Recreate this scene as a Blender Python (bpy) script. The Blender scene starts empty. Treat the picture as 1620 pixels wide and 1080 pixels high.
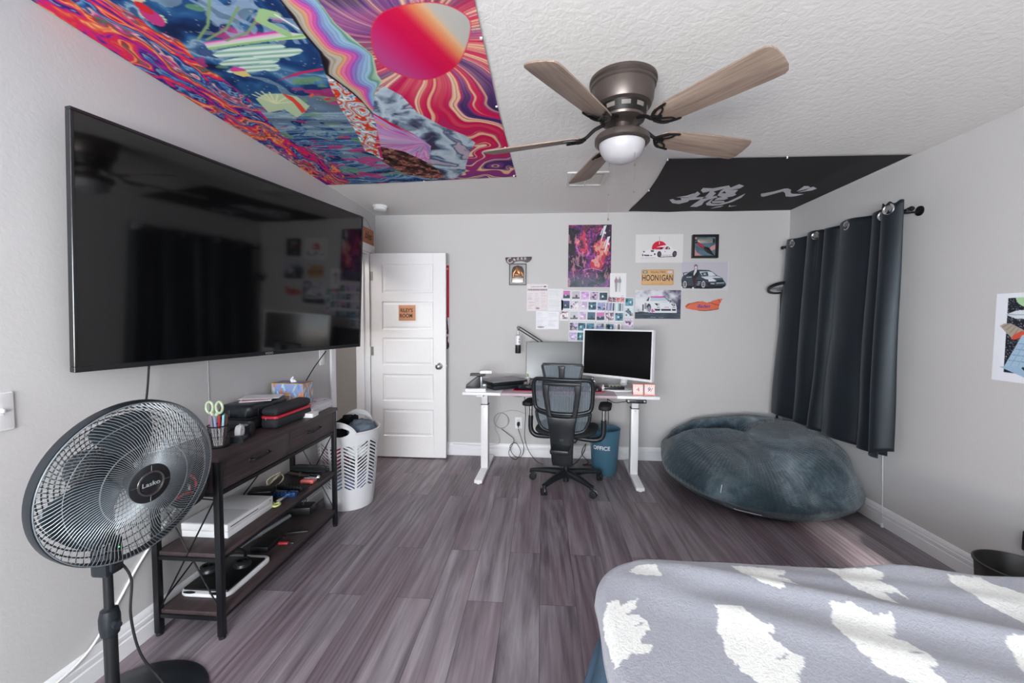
import bpy, bmesh, math, random
import numpy as np
from mathutils import Vector, Matrix
C = bpy.context.scene.collection
PI = math.pi
random.seed(7)
# ---------------------------------------------------------------- room dimensions (metres)
XL, XR, YB, YF, H = -1.702, 2.334, 4.213, -2.0, 2.44

# ---------------------------------------------------------------- colours and materials
def s2l(c):
    return c / 12.92 if c <= 0.04045 else ((c + 0.055) / 1.055) ** 2.4
def hexc(h):
    h = h.lstrip('#')
    return tuple(s2l(int(h[i:i + 2], 16) / 255) for i in (0, 2, 4))
def col4(h):
    return (*hexc(h), 1) if isinstance(h, str) else (*h, 1)
def rgb(h):
    h = h.lstrip('#')
    return np.array([int(h[i:i + 2], 16) / 255 for i in (0, 2, 4)])

class NT:
    def __init__(s, name):
        s.m = bpy.data.materials.new(name); s.m.use_nodes = True
        s.t = s.m.node_tree; s.n = s.t.nodes
        s.b = s.n['Principled BSDF']
    def add(s, typ, **kw):
        n = s.n.new(typ)
        for k, v in kw.items():
            if k in n.inputs.keys(): n.inputs[k].default_value = v
            else: setattr(n, k, v)
        return n
    def link(s, a, b): s.t.links.new(a, b)
    def set(s, **kw):
        for k, v in kw.items(): s.b.inputs[k].default_value = v
    def coords(s, scale=(1, 1, 1), kind='Object', rot=(0, 0, 0)):
        tc = s.add('ShaderNodeTexCoord'); mp = s.add('ShaderNodeMapping')
        mp.inputs['Scale'].default_value = scale; mp.inputs['Rotation'].default_value = rot
        s.link(tc.outputs[kind], mp.inputs['Vector']); return mp.outputs['Vector']
    def noise(s, vec, scale=5, detail=4, rough=.55, dist=0):
        n = s.add('ShaderNodeTexNoise'); n.inputs['Scale'].default_value = scale
        n.inputs['Detail'].default_value = detail; n.inputs['Roughness'].default_value = rough
        n.inputs['Distortion'].default_value = dist
        if vec is not None: s.link(vec, n.inputs['Vector'])
        return n.outputs['Fac']
    def ramp(s, fac, stops):
        r = s.add('ShaderNodeValToRGB'); e = r.color_ramp.elements
        while len(e) < len(stops): e.new(.5)
        for i, (p, c) in enumerate(stops): e[i].position = p; e[i].color = col4(c)
        s.link(fac, r.inputs['Fac']); return r.outputs['Color']
    def mix(s, fac, a, b, mode='MIX'):
        n = s.add('ShaderNodeMix'); n.data_type = 'RGBA'; n.blend_type = mode
        for v, i in ((fac, 0), (a, 6), (b, 7)):
            if hasattr(v, 'node'): s.link(v, n.inputs[i])
            elif i == 0: n.inputs[0].default_value = v
            else: n.inputs[i].default_value = col4(v)
        return n.outputs[2]
    def bump(s, height, strength=.3, dist=.002, prev=None):
        n = s.add('ShaderNodeBump'); n.inputs['Strength'].default_value = strength
        n.inputs['Distance'].default_value = dist
        s.link(height, n.inputs['Height'])
        if prev: s.link(prev, n.inputs['Normal'])
        s.link(n.outputs['Normal'], s.b.inputs['Normal']); return n.outputs['Normal']
    def base(s, c): s.link(c, s.b.inputs['Base Color'])

def mat(name, c, rough=.6, metal=0., var=None, vscale=8, bump=None, spec=.5, stretch=(1, 1, 1), **kw):
    t = NT(name); t.set(**{'Base Color': col4(c), 'Roughness': rough, 'Metallic': metal, 'Specular IOR Level': spec})
    for k, v in kw.items(): t.b.inputs[k.replace('_', ' ')].default_value = v
    v = t.coords(stretch)
    if var: t.base(t.ramp(t.noise(v, vscale, 5), [(.3, c), (.7, var)]))
    else: t.base(t.mix(t.noise(v, 30, 3), c, tuple(x * .94 for x in hexc(c))))
    if bump: t.bump(t.noise(v, bump[0], 3), bump[1], bump[2] if len(bump) > 2 else .002)
    return t.m

def wood(name, c1, c2, c3, axis=1, scale=1., rough=.5):
    t = NT(name); st = [22 * scale] * 3; st[axis] = 1.6 * scale
    v = t.coords(tuple(st))
    n1 = t.noise(v, 1, 8, .65, 1.2)
    st2 = [90 * scale] * 3; st2[axis] = 3 * scale
    n2 = t.noise(t.coords(tuple(st2)), 1, 3)
    c = t.ramp(n1, [(.3, c1), (.5, c2), (.72, c3)])
    t.base(t.mix(.35, c, t.ramp(n2, [(.35, c1), (.65, c3)])))
    t.set(Roughness=rough); t.bump(n2, .15, .001); return t.m

def printed(name, rough=.55, spec=.4):
    t = NT(name); a = t.add('ShaderNodeAttribute', attribute_name='Col')
    t.base(a.outputs['Color']); t.set(Roughness=rough, **{'Specular IOR Level': spec}); return t.m

# ---------------------------------------------------------------- mesh building
class MB:
    def __init__(s): s.v = []; s.f = []; s.mi = []
    def add(s, vs, fs, mi=0, M=None):
        o = len(s.v)
        if M is not None: vs = [M @ Vector(p) for p in vs]
        s.v += [tuple(p) for p in vs]
        for f in fs: s.f.append([i + o for i in f]); s.mi.append(mi)
        return s
    def bm(s, b, mi=0, M=None):
        b.verts.index_update()
        s.add([v.co.copy() for v in b.verts], [[v.index for v in f.verts] for f in b.faces], mi, M); b.free(); return s
    def box(s, x0, x1, y0, y1, z0, z1, bev=0, mi=0, M=None, seg=2):
        b = bmesh.new(); bmesh.ops.create_cube(b, size=1)
        for v in b.verts:
            v.co = Vector((x0 if v.co.x < 0 else x1, y0 if v.co.y < 0 else y1, z0 if v.co.z < 0 else z1))
        if bev: bmesh.ops.bevel(b, geom=b.edges[:], offset=bev, segments=seg, profile=.5, affect='EDGES')
        return s.bm(b, mi, M)
    def cyl(s, p0, p1, r0, r1=None, n=16, mi=0, M=None, cap=True):
        return s.tube([p0, p1], [r0, r0 if r1 is None else r1], n, mi, M, cap=cap)
    def tube(s, pts, r, n=8, mi=0, M=None, closed=False, cap=True):
        P = [Vector(p) for p in pts]; k = len(P)
        R = list(r) if hasattr(r, '__len__') else [r] * k
        T = []
        for i in range(k):
            if closed: t = P[(i + 1) % k] - P[i - 1]
            else: t = P[min(i + 1, k - 1)] - P[max(i - 1, 0)]
            T.append(t.normalized() if t.length > 1e-9 else Vector((0, 0, 1)))
        a = Vector((0, 0, 1)) if abs(T[0].z) < .9 else Vector((1, 0, 0))
        N = (a - T[0] * a.dot(T[0])).normalized(); vs = []; fs = []
        for i in range(k):
            N = N - T[i] * N.dot(T[i])
            N = N.normalized() if N.length > 1e-6 else T[i].orthogonal().normalized()
            B = T[i].cross(N)
            for j in range(n):
                w = 2 * PI * j / n
                vs.append(P[i] + (N * math.cos(w) + B * math.sin(w)) * R[i])
        for i in range(k if closed else k - 1):
            for j in range(n):
                a0 = i * n; b0 = ((i + 1) % k) * n
                fs.append([a0 + j, a0 + (j + 1) % n, b0 + (j + 1) % n, b0 + j])
        if cap and not closed:
            fs.append(list(range(n))[::-1]); fs.append([(k - 1) * n + j for j in range(n)])
        return s.add(vs, fs, mi, M)
    def lathe(s, prof, n=32, mi=0, M=None, a0=0, a1=2 * PI, cap=False):
        full = abs(a1 - a0 - 2 * PI) < 1e-6; m = n if full else n + 1; vs = []; fs = []
        for (r, z) in prof:
            for j in range(m):
                w = a0 + (a1 - a0) * j / n; vs.append((r * math.cos(w), r * math.sin(w), z))
        for i in range(len(prof) - 1):
            for j in range(n):
                k = (j + 1) % m
                fs.append([i * m + j, i * m + k, (i + 1) * m + k, (i + 1) * m + j])
        if cap and full:
            fs.append(list(range(m))[::-1]); fs.append([(len(prof) - 1) * m + j for j in range(m)])
        return s.add(vs, fs, mi, M)
    def prism(s, poly, z0, z1, mi=0, M=None, bev=0):
        b = bmesh.new(); vs = [b.verts.new((x, y, z0)) for x, y in poly]
        f = b.faces.new(vs); bmesh.ops.recalc_face_normals(b, faces=[f])
        e = bmesh.ops.extrude_face_region(b, geom=[f])
        bmesh.ops.translate(b, verts=[g for g in e['geom'] if isinstance(g, bmesh.types.BMVert)], vec=(0, 0, z1 - z0))
        bmesh.ops.recalc_face_normals(b, faces=b.faces[:])
        big = [f for f in b.faces if len(f.verts) > 4]
        if bev:
            ed = [e for e in b.edges if abs(e.verts[0].co.z - e.verts[1].co.z) < 1e-7]
            bmesh.ops.bevel(b, geom=ed, offset=bev, segments=2, profile=.5, affect='EDGES')
            big = [f for f in b.faces if len(f.verts) > 4]
        bmesh.ops.triangulate(b, faces=big)
        return s.bm(b, mi, M)
    def grid(s, fn, nu, nv, mi=0, M=None, cu=False, cv=False):
        vs = []; fs = []
        for i in range(nu):
            for j in range(nv):
                u = i / (nu if cu else nu - 1); v = j / (nv if cv else nv - 1); vs.append(fn(u, v))
        for i in range(nu if cu else nu - 1):
            for j in range(nv if cv else nv - 1):
                a, b = (i + 1) % nu, (j + 1) % nv
                fs.append([i * nv + j, a * nv + j, a * nv + b, i * nv + b])
        return s.add(vs, fs, mi, M)
    def text(s, txt, size, M, depth=.0006, mi=0, shear=0, fn=None, sx=1, bold=0):
        cu = bpy.data.curves.new('t', 'FONT'); cu.body = txt; cu.size = size; cu.extrude = depth; cu.shear = shear
        cu.align_x = 'CENTER'; cu.align_y = 'CENTER'; cu.resolution_u = 3; cu.offset = bold
        ob = bpy.data.objects.new('t', cu); C.objects.link(ob)
        dg = bpy.context.evaluated_depsgraph_get(); me = bpy.data.meshes.new_from_object(ob.evaluated_get(dg))
        vs = [Vector((v.co.x * sx, v.co.y, v.co.z)) for v in me.vertices]
        if fn: vs = [Vector(fn(p)) for p in vs]
        s.add(vs, [list(p.vertices) for p in me.polygons], mi, M)
        bpy.data.objects.remove(ob); bpy.data.curves.remove(cu); bpy.data.meshes.remove(me); return s
    def build(s, name, mats, parent=None, world=False, smooth=35, origin=None, clean=True):
        mats = mats if isinstance(mats, (list, tuple)) else [mats]
        vs = s.v
        if parent is not None and world:
            Mi = parent.matrix_basis.inverted()
            if parent.parent is not None: Mi = (parent.parent.matrix_basis @ parent.matrix_basis).inverted()
            vs = [tuple(Mi @ Vector(p)) for p in vs]
        loc = None
        if parent is None:
            if origin is None:
                a = np.array(vs); loc = ((a[:, 0].min() + a[:, 0].max()) / 2, (a[:, 1].min() + a[:, 1].max()) / 2, a[:, 2].min())
            else: loc = origin
            vs = [(p[0] - loc[0], p[1] - loc[1], p[2] - loc[2]) for p in vs]
        me = bpy.data.meshes.new(name); me.from_pydata(vs, [], s.f); 
        for m in mats: me.materials.append(m)
        me.polygons.foreach_set('material_index', s.mi)
        if clean:
            b = bmesh.new(); b.from_mesh(me); bmesh.ops.recalc_face_normals(b, faces=b.faces[:]); b.to_mesh(me); b.free()
        if smooth:
            me.polygons.foreach_set('use_smooth', [True] * len(me.polygons)); me.set_sharp_from_angle(angle=math.radians(smooth))
        me.update()
        o = bpy.data.objects.new(name, me); C.objects.link(o)
        if parent is not None: o.parent = parent
        else: o.location = loc
        return o

def tag(o, label, cat, group=None):
    o['label'] = label; o['category'] = cat
    if group: o['group'] = group
    return o
def thing(name, label, cat, loc, rz=0, group=None):
    o = bpy.data.objects.new(name, None); C.objects.link(o); o.empty_display_size = .05
    o.location = loc; o.rotation_euler = (0, 0, rz)
    o.matrix_basis = Matrix.Translation(loc) @ Matrix.Rotation(rz, 4, 'Z')
    return tag(o, label, cat, group)
def struct(o): o['kind'] = 'structure'; return o
def T(x, y, z, rx=0, ry=0, rz=0):
    return Matrix.Translation((x, y, z)) @ Matrix.Rotation(rz, 4, 'Z') @ Matrix.Rotation(ry, 4, 'Y') @ Matrix.Rotation(rx, 4, 'X')
def frame(o, x, y, z):
    """matrix from an origin and three axes"""
    x, y, z = Vector(x), Vector(y), Vector(z)
    return Matrix(((x.x, y.x, z.x, o[0]), (x.y, y.y, z.y, o[1]), (x.z, y.z, z.z, o[2]), (0, 0, 0, 1)))
def spline(pts, n=8):
    P = [Vector(p) for p in pts]; out = []
    for i in range(len(P) - 1):
        a, b, c, d = P[max(i - 1, 0)], P[i], P[i + 1], P[min(i + 2, len(P) - 1)]
        for k in range(n):
            t = k / n
            out.append(.5 * ((2 * b) + (c - a) * t + (2 * a - 5 * b + 4 * c - d) * t * t + (3 * b - a - 3 * c + d) * t ** 3))
    out.append(P[-1]); return out
def rrect(w, h, r, n=6, cx=0, cy=0):
    out = []
    for (sx, sy, a) in ((1, 1, 0), (-1, 1, PI / 2), (-1, -1, PI), (1, -1, 3 * PI / 2)):
        for k in range(n + 1):
            t = a + PI / 2 * k / n
            out.append((cx + sx * (w / 2 - r) + r * math.cos(t), cy + sy * (h / 2 - r) + r * math.sin(t)))
    return out

# ---------------------------------------------------------------- printed pictures: colour per vertex on a fine grid
def hash2(ix, iy, seed):
    h = np.sin(ix * 127.1 + iy * 311.7 + seed * 74.7) * 43758.5453
    return h - np.floor(h)
def vnoise(x, y, seed=0):
    ix, iy = np.floor(x), np.floor(y); fx, fy = x - ix, y - iy
    fx = fx * fx * (3 - 2 * fx); fy = fy * fy * (3 - 2 * fy)
    a, b = hash2(ix, iy, seed), hash2(ix + 1, iy, seed)
    c, d = hash2(ix, iy + 1, seed), hash2(ix + 1, iy + 1, seed)
    return (a * (1 - fx) + b * fx) * (1 - fy) + (c * (1 - fx) + d * fx) * fy
def fbm(x, y, seed=0, o=4):
    s = 0; a = .5; t = 0
    for i in range(o):
        s = s + a * vnoise(x * 2 ** i, y * 2 ** i, seed + i * 13); t += a; a *= .5
    return s / t
def grad(t, stops):
    ps = [p for p, _ in stops]; cs = np.array([rgb(c) for _, c in stops])
    t = np.clip(t, ps[0], ps[-1])
    return np.stack([np.interp(t, ps, cs[:, k]) for k in range(3)], -1)
class Canvas:
    """drawing surface, x right, y as given (y0 at the first row)"""
    def __init__(s, x0, x1, y0, y1, nx, ny, bg='#ffffff', ss=2):
        s.nx, s.ny, s.ss = nx, ny, ss
        s.X, s.Y = np.meshgrid(np.linspace(x0, x1, nx * ss), np.linspace(y0, y1, ny * ss))
        s.c = np.empty(s.X.shape + (3,)); s.c[:] = rgb(bg)
    def mask(s, poly):
        m = np.zeros(s.X.shape, bool); n = len(poly)
        xs = [p[0] for p in poly]; ys = [p[1] for p in poly]
        sel = (s.X >= min(xs)) & (s.X <= max(xs)) & (s.Y >= min(ys)) & (s.Y <= max(ys))
        if not sel.any(): return m
        X, Y = s.X[sel], s.Y[sel]; q = np.zeros(X.shape, bool)
        for i in range(n):
            (xa, ya), (xb, yb) = poly[i], poly[(i + 1) % n]
            if ya == yb: continue
            q ^= ((ya > Y) != (yb > Y)) & (X < (xb - xa) * (Y - ya) / (yb - ya) + xa)
        m[sel] = q; return m
    def put(s, m, c, a=1.):
        c = rgb(c) if isinstance(c, str) else (c[m] if getattr(c, 'ndim', 1) == 3 else c)
        s.c[m] = s.c[m] * (1 - a) + c * a; return s
    def poly(s, P, c, a=1.): return s.put(s.mask(P), c, a)
    def ell(s, cx, cy, rx, ry, c, rot=0, a=1.):
        dx, dy = s.X - cx, s.Y - cy; k, q = math.cos(rot), math.sin(rot)
        return s.put(((dx * k + dy * q) / rx) ** 2 + ((dy * k - dx * q) / ry) ** 2 < 1, c, a)
    def line(s, P, w, c, a=1.):
        for (xa, ya), (xb, yb) in zip(P[:-1], P[1:]):
            L = max((xb - xa) ** 2 + (yb - ya) ** 2, 1e-12)
            t = np.clip(((s.X - xa) * (xb - xa) + (s.Y - ya) * (yb - ya)) / L, 0, 1)
            s.put((s.X - xa - t * (xb - xa)) ** 2 + (s.Y - ya - t * (yb - ya)) ** 2 < (w / 2) ** 2, c, a)
        return s
    def rect(s, x0, x1, y0, y1, c, a=1.): return s.put((s.X >= x0) & (s.X <= x1) & (s.Y >= y0) & (s.Y <= y1), c, a)
    def out(s):
        k = s.ss; c = s.c.reshape(s.ny, k, s.nx, k, 3).mean((1, 3)); c = np.clip(c, 0, 1)
        return np.where(c <= .04045, c / 12.92, ((c + .055) / 1.055) ** 2.4)

def picture_mesh(name, cols, pos, m, th=None, parent=None, edge='#e8e8e8', origin=None):
    """cols (ny,nx,3) linear; pos (ny,nx,3) metres; th: vector from front to back (thickness)"""
    ny, nx = cols.shape[:2]; n = nx * ny
    V = pos.reshape(-1, 3).astype(float); K = cols.reshape(-1, 3)
    idx = np.arange(n).reshape(ny, nx)
    q = np.stack([idx[:-1, :-1], idx[:-1, 1:], idx[1:, 1:], idx[1:, :-1]], -1).reshape(-1, 4)
    if th is not None:
        ring = np.concatenate([idx[0, :], idx[1:, -1], idx[-1, -2::-1], idx[-2:0:-1, 0]])
        m_ = len(ring); fr = V[ring]; bk = V[ring] + np.array(th)
        V = np.concatenate([V, fr, bk]); e = np.array(hexc(edge)); K = np.concatenate([K, np.tile(e, (2 * m_, 1))])
        a = n + np.arange(m_); b = n + np.roll(np.arange(m_), -1)
        q = np.concatenate([q, np.stack([b, a, a + m_, b + m_], -1)])
    if parent is None:
        o3 = np.array([(V[:, 0].min() + V[:, 0].max()) / 2, (V[:, 1].min() + V[:, 1].max()) / 2, V[:, 2].min()]) if origin is None else np.array(origin)
        V = V - o3
    me = bpy.data.meshes.new(name); faces = q.tolist()
    if th is not None: faces.append([n + m_ + i for i in range(m_)])
    me.from_pydata(V.tolist(), [], faces)
    at = me.color_attributes.new('Col', 'FLOAT_COLOR', 'POINT')
    at.data.foreach_set('color', np.concatenate([K, np.ones((len(K), 1))], 1).astype(np.float32).ravel())
    me.materials.append(m); me.update()
    o = bpy.data.objects.new(name, me); C.objects.link(o)
    if parent is None: o.location = o3
    else: o.parent = parent
    return o
def flat_pos(nx, ny, o, ux, uy):
    """grid of points from corner o along ux (columns) and uy (rows)"""
    a = np.linspace(0, 1, nx)[None, :, None]; b = np.linspace(0, 1, ny)[:, None, None]
    return np.array(o) + a * np.array(ux) + b * np.array(uy)
# ================================================================ MATERIALS
def m_plaster(name, c, sc, st):
    t = NT(name); v = t.coords(); t.set(Roughness=.75, **{'Base Color': col4(c), 'Specular IOR Level': .25})
    a = t.noise(v, sc, 2, .5, .6); b = t.noise(v, sc * 3.1, 2)
    n = t.bump(a, st, .004); t.bump(b, st * .5, .002, n)
    t.base(t.mix(t.noise(v, 1.3, 2), c, tuple(x * .97 for x in hexc(c)))); return t.m
M = {}
M['wall'] = m_plaster('wall_paint', '#c5c3c3', 60, .12)
M['ceil'] = m_plaster('ceiling_texture', '#e6e4e2', 32, .55)
M['trim'] = mat('white_trim_paint', '#e9e9ec', .35)
M['door'] = mat('white_door_paint', '#e8e7e8', .4)
M['white'] = mat('white_plastic', '#e6e6e8', .35)
M['desk_white'] = mat('white_laminate', '#e4e3e6', .35)
M['black'] = mat('black_plastic', '#16181b', .42)
M['satin'] = mat('satin_black', '#1b2026', .35)
M['blackm'] = mat('black_metal', '#14161a', .4, .3)
M['rubber'] = mat('black_rubber', '#101113', .7)
M['chrome'] = mat('chrome', '#c8cacd', .18, 1)
M['nickel'] = mat('brushed_nickel', '#b4b2ae', .3, 1)
M['pewter'] = mat('dark_pewter', '#625955', .38, .75)
M['iron'] = mat('black_iron', '#1a1919', .45, .5)
M['paper'] = mat('white_paper', '#e2e2e6', .8)
M['print'] = printed('printed_paper')
M['cloth_print'] = printed('printed_cloth', .85, .1)
M['fleece_print'] = None
M['cable'] = mat('black_cable', '#151617', .55)
M['cable_grey'] = mat('grey_cable', '#9a9ca0', .55)
M['cable_white'] = mat('white_cable', '#dcdcdc', .5)
M['red'] = mat('red_plastic', '#c02838', .4)
M['frosted'] = mat('frosted_glass', '#aeacb0', .35)
M['blade'] = wood('weathered_oak', '#66564c', '#8d7a6d', '#a59386', 0, 1.0, .55)
M['console_wood'] = wood('dark_console_wood', '#271f20', '#3a2f30', '#4c4041', 1, 1.4, .5)
M['sign_wood'] = wood('sign_wood', '#a86a48', '#c58a63', '#d39b74', 0, 1.2, .6)
M['sign_wood_y'] = wood('sign_wood_dark', '#8e4f36', '#b06a4a', '#bd7b59', 1, 1.2, .6)

def floor_mat():
    t = NT('grey_plank_floor')
    tc = t.add('ShaderNodeTexCoord'); sp = t.add('ShaderNodeSeparateXYZ'); t.link(tc.outputs['Object'], sp.inputs[0])
    cb = t.add('ShaderNodeCombineXYZ'); t.link(sp.outputs['Y'], cb.inputs['X']); t.link(sp.outputs['X'], cb.inputs['Y'])
    br = t.add('ShaderNodeTexBrick'); t.link(cb.outputs[0], br.inputs['Vector']); br.offset = .37; br.offset_frequency = 2
    for k, v in dict(Scale=1., Mortar_Size=.0012, Mortar_Smooth=.1, Bias=0., Brick_Width=1.22, Row_Height=.178).items():
        br.inputs[k.replace('_', ' ')].default_value = v
    br.inputs['Color1'].default_value = (0, 0, 0, 1); br.inputs['Color2'].default_value = (1, 1, 1, 1); br.inputs['Mortar'].default_value = (.5, .5, .5, 1)
    sc = t.add('ShaderNodeSeparateColor'); t.link(br.outputs['Color'], sc.inputs[0])
    def vec(kx, ky, kz):
        m = t.add('ShaderNodeVectorMath', operation='MULTIPLY'); t.link(tc.outputs['Object'], m.inputs[0]); m.inputs[1].default_value = (kx, ky, 0)
        z = t.add('ShaderNodeMath', operation='MULTIPLY'); t.link(sc.outputs[0], z.inputs[0]); z.inputs[1].default_value = kz
        c = t.add('ShaderNodeCombineXYZ'); t.link(z.outputs[0], c.inputs['Z'])
        a = t.add('ShaderNodeVectorMath', operation='ADD'); t.link(m.outputs[0], a.inputs[0]); t.link(c.outputs[0], a.inputs[1]); return a.outputs[0]
    n1 = t.noise(vec(9, .75, 37), 1, 6, .6, .9)
    n2 = t.noise(vec(60, 2.2, 53), 1, 5, .65, .5)
    n3 = t.noise(vec(3.2, .8, 71), 1, 3)
    w = t.add('ShaderNodeTexWave', wave_type='RINGS', rings_direction='SPHERICAL'); t.link(vec(7, .55, 29), w.inputs['Vector'])
    w.inputs['Scale'].default_value = 2.2; w.inputs['Distortion'].default_value = 5; w.inputs['Detail'].default_value = 3
    a = t.ramp(n1, [(.30, '#342d32'), (.43, '#615960'), (.55, '#8a8389'), (.70, '#aca8ad')])
    a = t.mix(t.ramp(n3, [(.45, (0, 0, 0)), (.66, (.7, .7, .7))]), a, '#70545f', 'MIX')
    a = t.mix(.36, a, t.ramp(n2, [(.3, '#3a3236'), (.52, '#736a70'), (.7, '#989296')]), 'MIX')
    a = t.mix(.22, a, t.ramp(w.outputs['Fac'], [(.2, '#4c4348'), (.8, '#8b8388')]), 'MIX')
    tint = t.ramp(sc.outputs[0], [(0, (.84, .83, .85)), (.5, (1, .985, 1)), (1, (1.12, 1.11, 1.13))])
    a = t.mix(1., a, tint, 'MULTIPLY')
    a = t.mix(br.outputs['Fac'], a, '#3a3236')
    t.base(a); t.set(Roughness=.42, **{'Specular IOR Level': .45})
    n = t.bump(n2, .12, .001); t.bump(br.outputs['Fac'], -.4, .001, n)
    return t.m
M['floor'] = floor_mat()

# ================================================================ ROOM SHELL
XO = XL - .14
b = MB(); b.box(-3.1, XR + .14, YF - .14, YB + 1.3, -.1, 0); struct(b.build('floor', M['floor'], smooth=0, origin=(0, 0, 0)))
b = MB(); b.box(-3.1, XR + .14, YF - .14, YB + 1.3, H, H + .1); struct(b.build('ceiling', M['ceil'], smooth=0))
DY0, DY1, DZ = 3.32, 4.062, 2.04
b = MB(); b.box(XO, XL, YF - .14, DY0, 0, H); b.box(XO, XL, DY1, YB, 0, H); b.box(XO, XL, DY0, DY1, DZ, H)
struct(b.build('wall_left', M['wall'], smooth=0))
b = MB(); b.box(XO, XR + .14, YB, YB + .14, 0, H); struct(b.build('wall_back', M['wall'], smooth=0))
WY0, WY1, WZ0, WZ1 = 2.98, 3.82, .78, 1.98
b = MB(); b.box(XR, XR + .14, YF - .14, WY0, 0, H); b.box(XR, XR + .14, WY1, YB, 0, H)
b.box(XR, XR + .14, WY0, WY1, 0, WZ0); b.box(XR, XR + .14, WY0, WY1, WZ1, H)
struct(b.build('wall_right', M['wall'], smooth=0))
# front wall (behind the photographer) with a wide window and a narrow one
FX = [(-1.60, .55, .85, 2.12), (1.70, 2.00, .70, 2.12)]
b = MB(); b.box(XO, FX[0][0], YF - .14, YF, 0, H); b.box(FX[0][1], FX[1][0], YF - .14, YF, 0, H); b.box(FX[1][1], XR, YF - .14, YF, 0, H)
for x0, x1, z0, z1 in FX: b.box(x0, x1, YF - .14, YF, 0, z0); b.box(x0, x1, YF - .14, YF, z1, H)
struct(b.build('wall_front', M['wall'], smooth=0))
# hallway beyond the open doorway
b = MB(); b.box(-3.1, -2.95, 2.2, YB + 1.3, 0, H); b.box(-2.95, XO, 2.2, 2.35, 0, H); b.box(-2.95, XO, YB + 1.15, YB + 1.3, 0, H); b.box(XO - .02, XO, YB, YB + 1.15, 0, H)
struct(b.build('wall_hallway', M['wall'], smooth=0))

PROF = [(0, 0), (.0155, 0), (.0155, .066), (.012, .07), (.012, .078), (.0145, .081), (.0145, .094), (.0105, .099), (.0105, .106), (.0085, .112), (.005, .124), (0, .13)]
def baseboard(name, o, along, out, L):
    b = MB(); b.prism(PROF, 0, L, M=frame(o, out, (0, 0, 1), along)); struct(b.build(name, M['trim'], smooth=30))
baseboard('baseboard_left', (XL, YF, 0), (0, 1, 0), (1, 0, 0), 3.25 - YF)
baseboard('baseboard_back', (XL + .004, YB, 0), (1, 0, 0), (0, -1, 0), XR - XL - .008)
baseboard('baseboard_right', (XR, YF, 0), (0, 1, 0), (-1, 0, 0), YB - YF - .017)
baseboard('baseboard_front', (XL + .02, YF, 0), (1, 0, 0), (0, 1, 0), XR - XL - .04)

# doorway trim: jamb lining and casing
b = MB()
b.box(XO, XL, DY0, DY0 + .018, 0, DZ); b.box(XO, XL, DY1 - .018, DY1, 0, DZ); b.box(XO, XL, DY0 + .018, DY1 - .018, DZ - .018, DZ)
b.box(XO + .05, XO + .085, DY0 + .018, DY0 + .03, 0, DZ - .018); b.box(XO + .05, XO + .085, DY1 - .03, DY1 - .018, 0, DZ - .018)
struct(b.build('trim_1', M['trim'], smooth=0))
b = MB()
b.box(XL, XL + .017, DY0 - .07, DY0 + .004, 0, DZ, .004); b.box(XL, XL + .017, DY1 + .012, DY1 + .08, 0, DZ, .004); b.box(XL, XL + .019, DY0 - .07, DY1 + .085, DZ, DZ + .075, .004)
struct(b.build('trim_2', M['trim'], smooth=30))

# open door, folded back along the back wall
dw, dth = .757, .035
dr = bpy.data.objects.new('door_1', None); C.objects.link(dr); dr.location = (XL + .003, 4.058, .012)
dr.matrix_basis = Matrix.Translation(dr.location); struct(dr)
dr['label'] = 'white five panel interior door standing open against the back wall'
hh = 2.022; z_of = lambda y: hh - (y - 160) / 860 * hh
rows = [(205, 325), (360, 478), (512, 628), (665, 780), (815, 930)]
b = MB(); px0, px1 = .119, .632
b.box(0, px0, 0, dth, 0, hh, .002); b.box(px1, dw, 0, dth, 0, hh, .002)
zs = [hh] + [z for r in rows for z in (z_of(r[0]), z_of(r[1]))] + [0]
for i in range(0, len(zs), 2): b.box(px0, px1, 0, dth, zs[i + 1], zs[i])
def pane(x0, x1, z0, z1, y, s):
    m_ = .012; k = .02
    R = [(x0, z0), (x1, z0), (x1, z1), (x0, z1)]
    def ring(d, yy): return [(x0 + d, yy, z0 + d), (x1 - d, yy, z0 + d), (x1 - d, yy, z1 - d), (x0 + d, yy, z1 - d)]
    rs = [ring(0, y), ring(m_ * .6, y + s * .008), ring(m_ * 1.5, y + s * .008), ring(m_ * 2.6, y + s * .003)]
    vs = [p for r in rs for p in r]; fs = []
    for i in range(3):
        for j in range(4): fs.append([i * 4 + j, i * 4 + (j + 1) % 4, (i + 1) * 4 + (j + 1) % 4, (i + 1) * 4 + j])
    fs.append([12, 13, 14, 15]); b.add(vs, fs)
for a, c in rows:
    pane(px0, px1, z_of(c), z_of(a), 0, 1); pane(px0, px1, z_of(c), z_of(a), dth, -1)
o = b.build('door_leaf', M['door'], dr, smooth=20, clean=False)
b = MB(); Mk = T(dw - .065, 0, .918, PI / 2)
b.lathe([(0, .0), (.032, .0), (.033, .004), (.028, .008), (.013, .011), (.011, .03), (.02, .036), (.0275, .046), (.027, .056), (.018, .063), (0, .065)], 28, M=Mk)
o = b.build('door_knob', M['nickel'], dr); o['label'] = 'round nickel door knob'
b = MB(); b.box(dw - .001, dw + .008, .01, .024, .908, .928, .002); b.build('latch', M['nickel'], dr)
for z in (.30, 1.06, 1.80):
    b = MB(); b.cyl((-.002, -.006, z - .045), (-.002, -.006, z + .045), .0065, n=12); b.box(-.001, .03, -.0015, .0, z - .044, z + .044)
    b.build('hinge', M['nickel'], dr)

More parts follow.
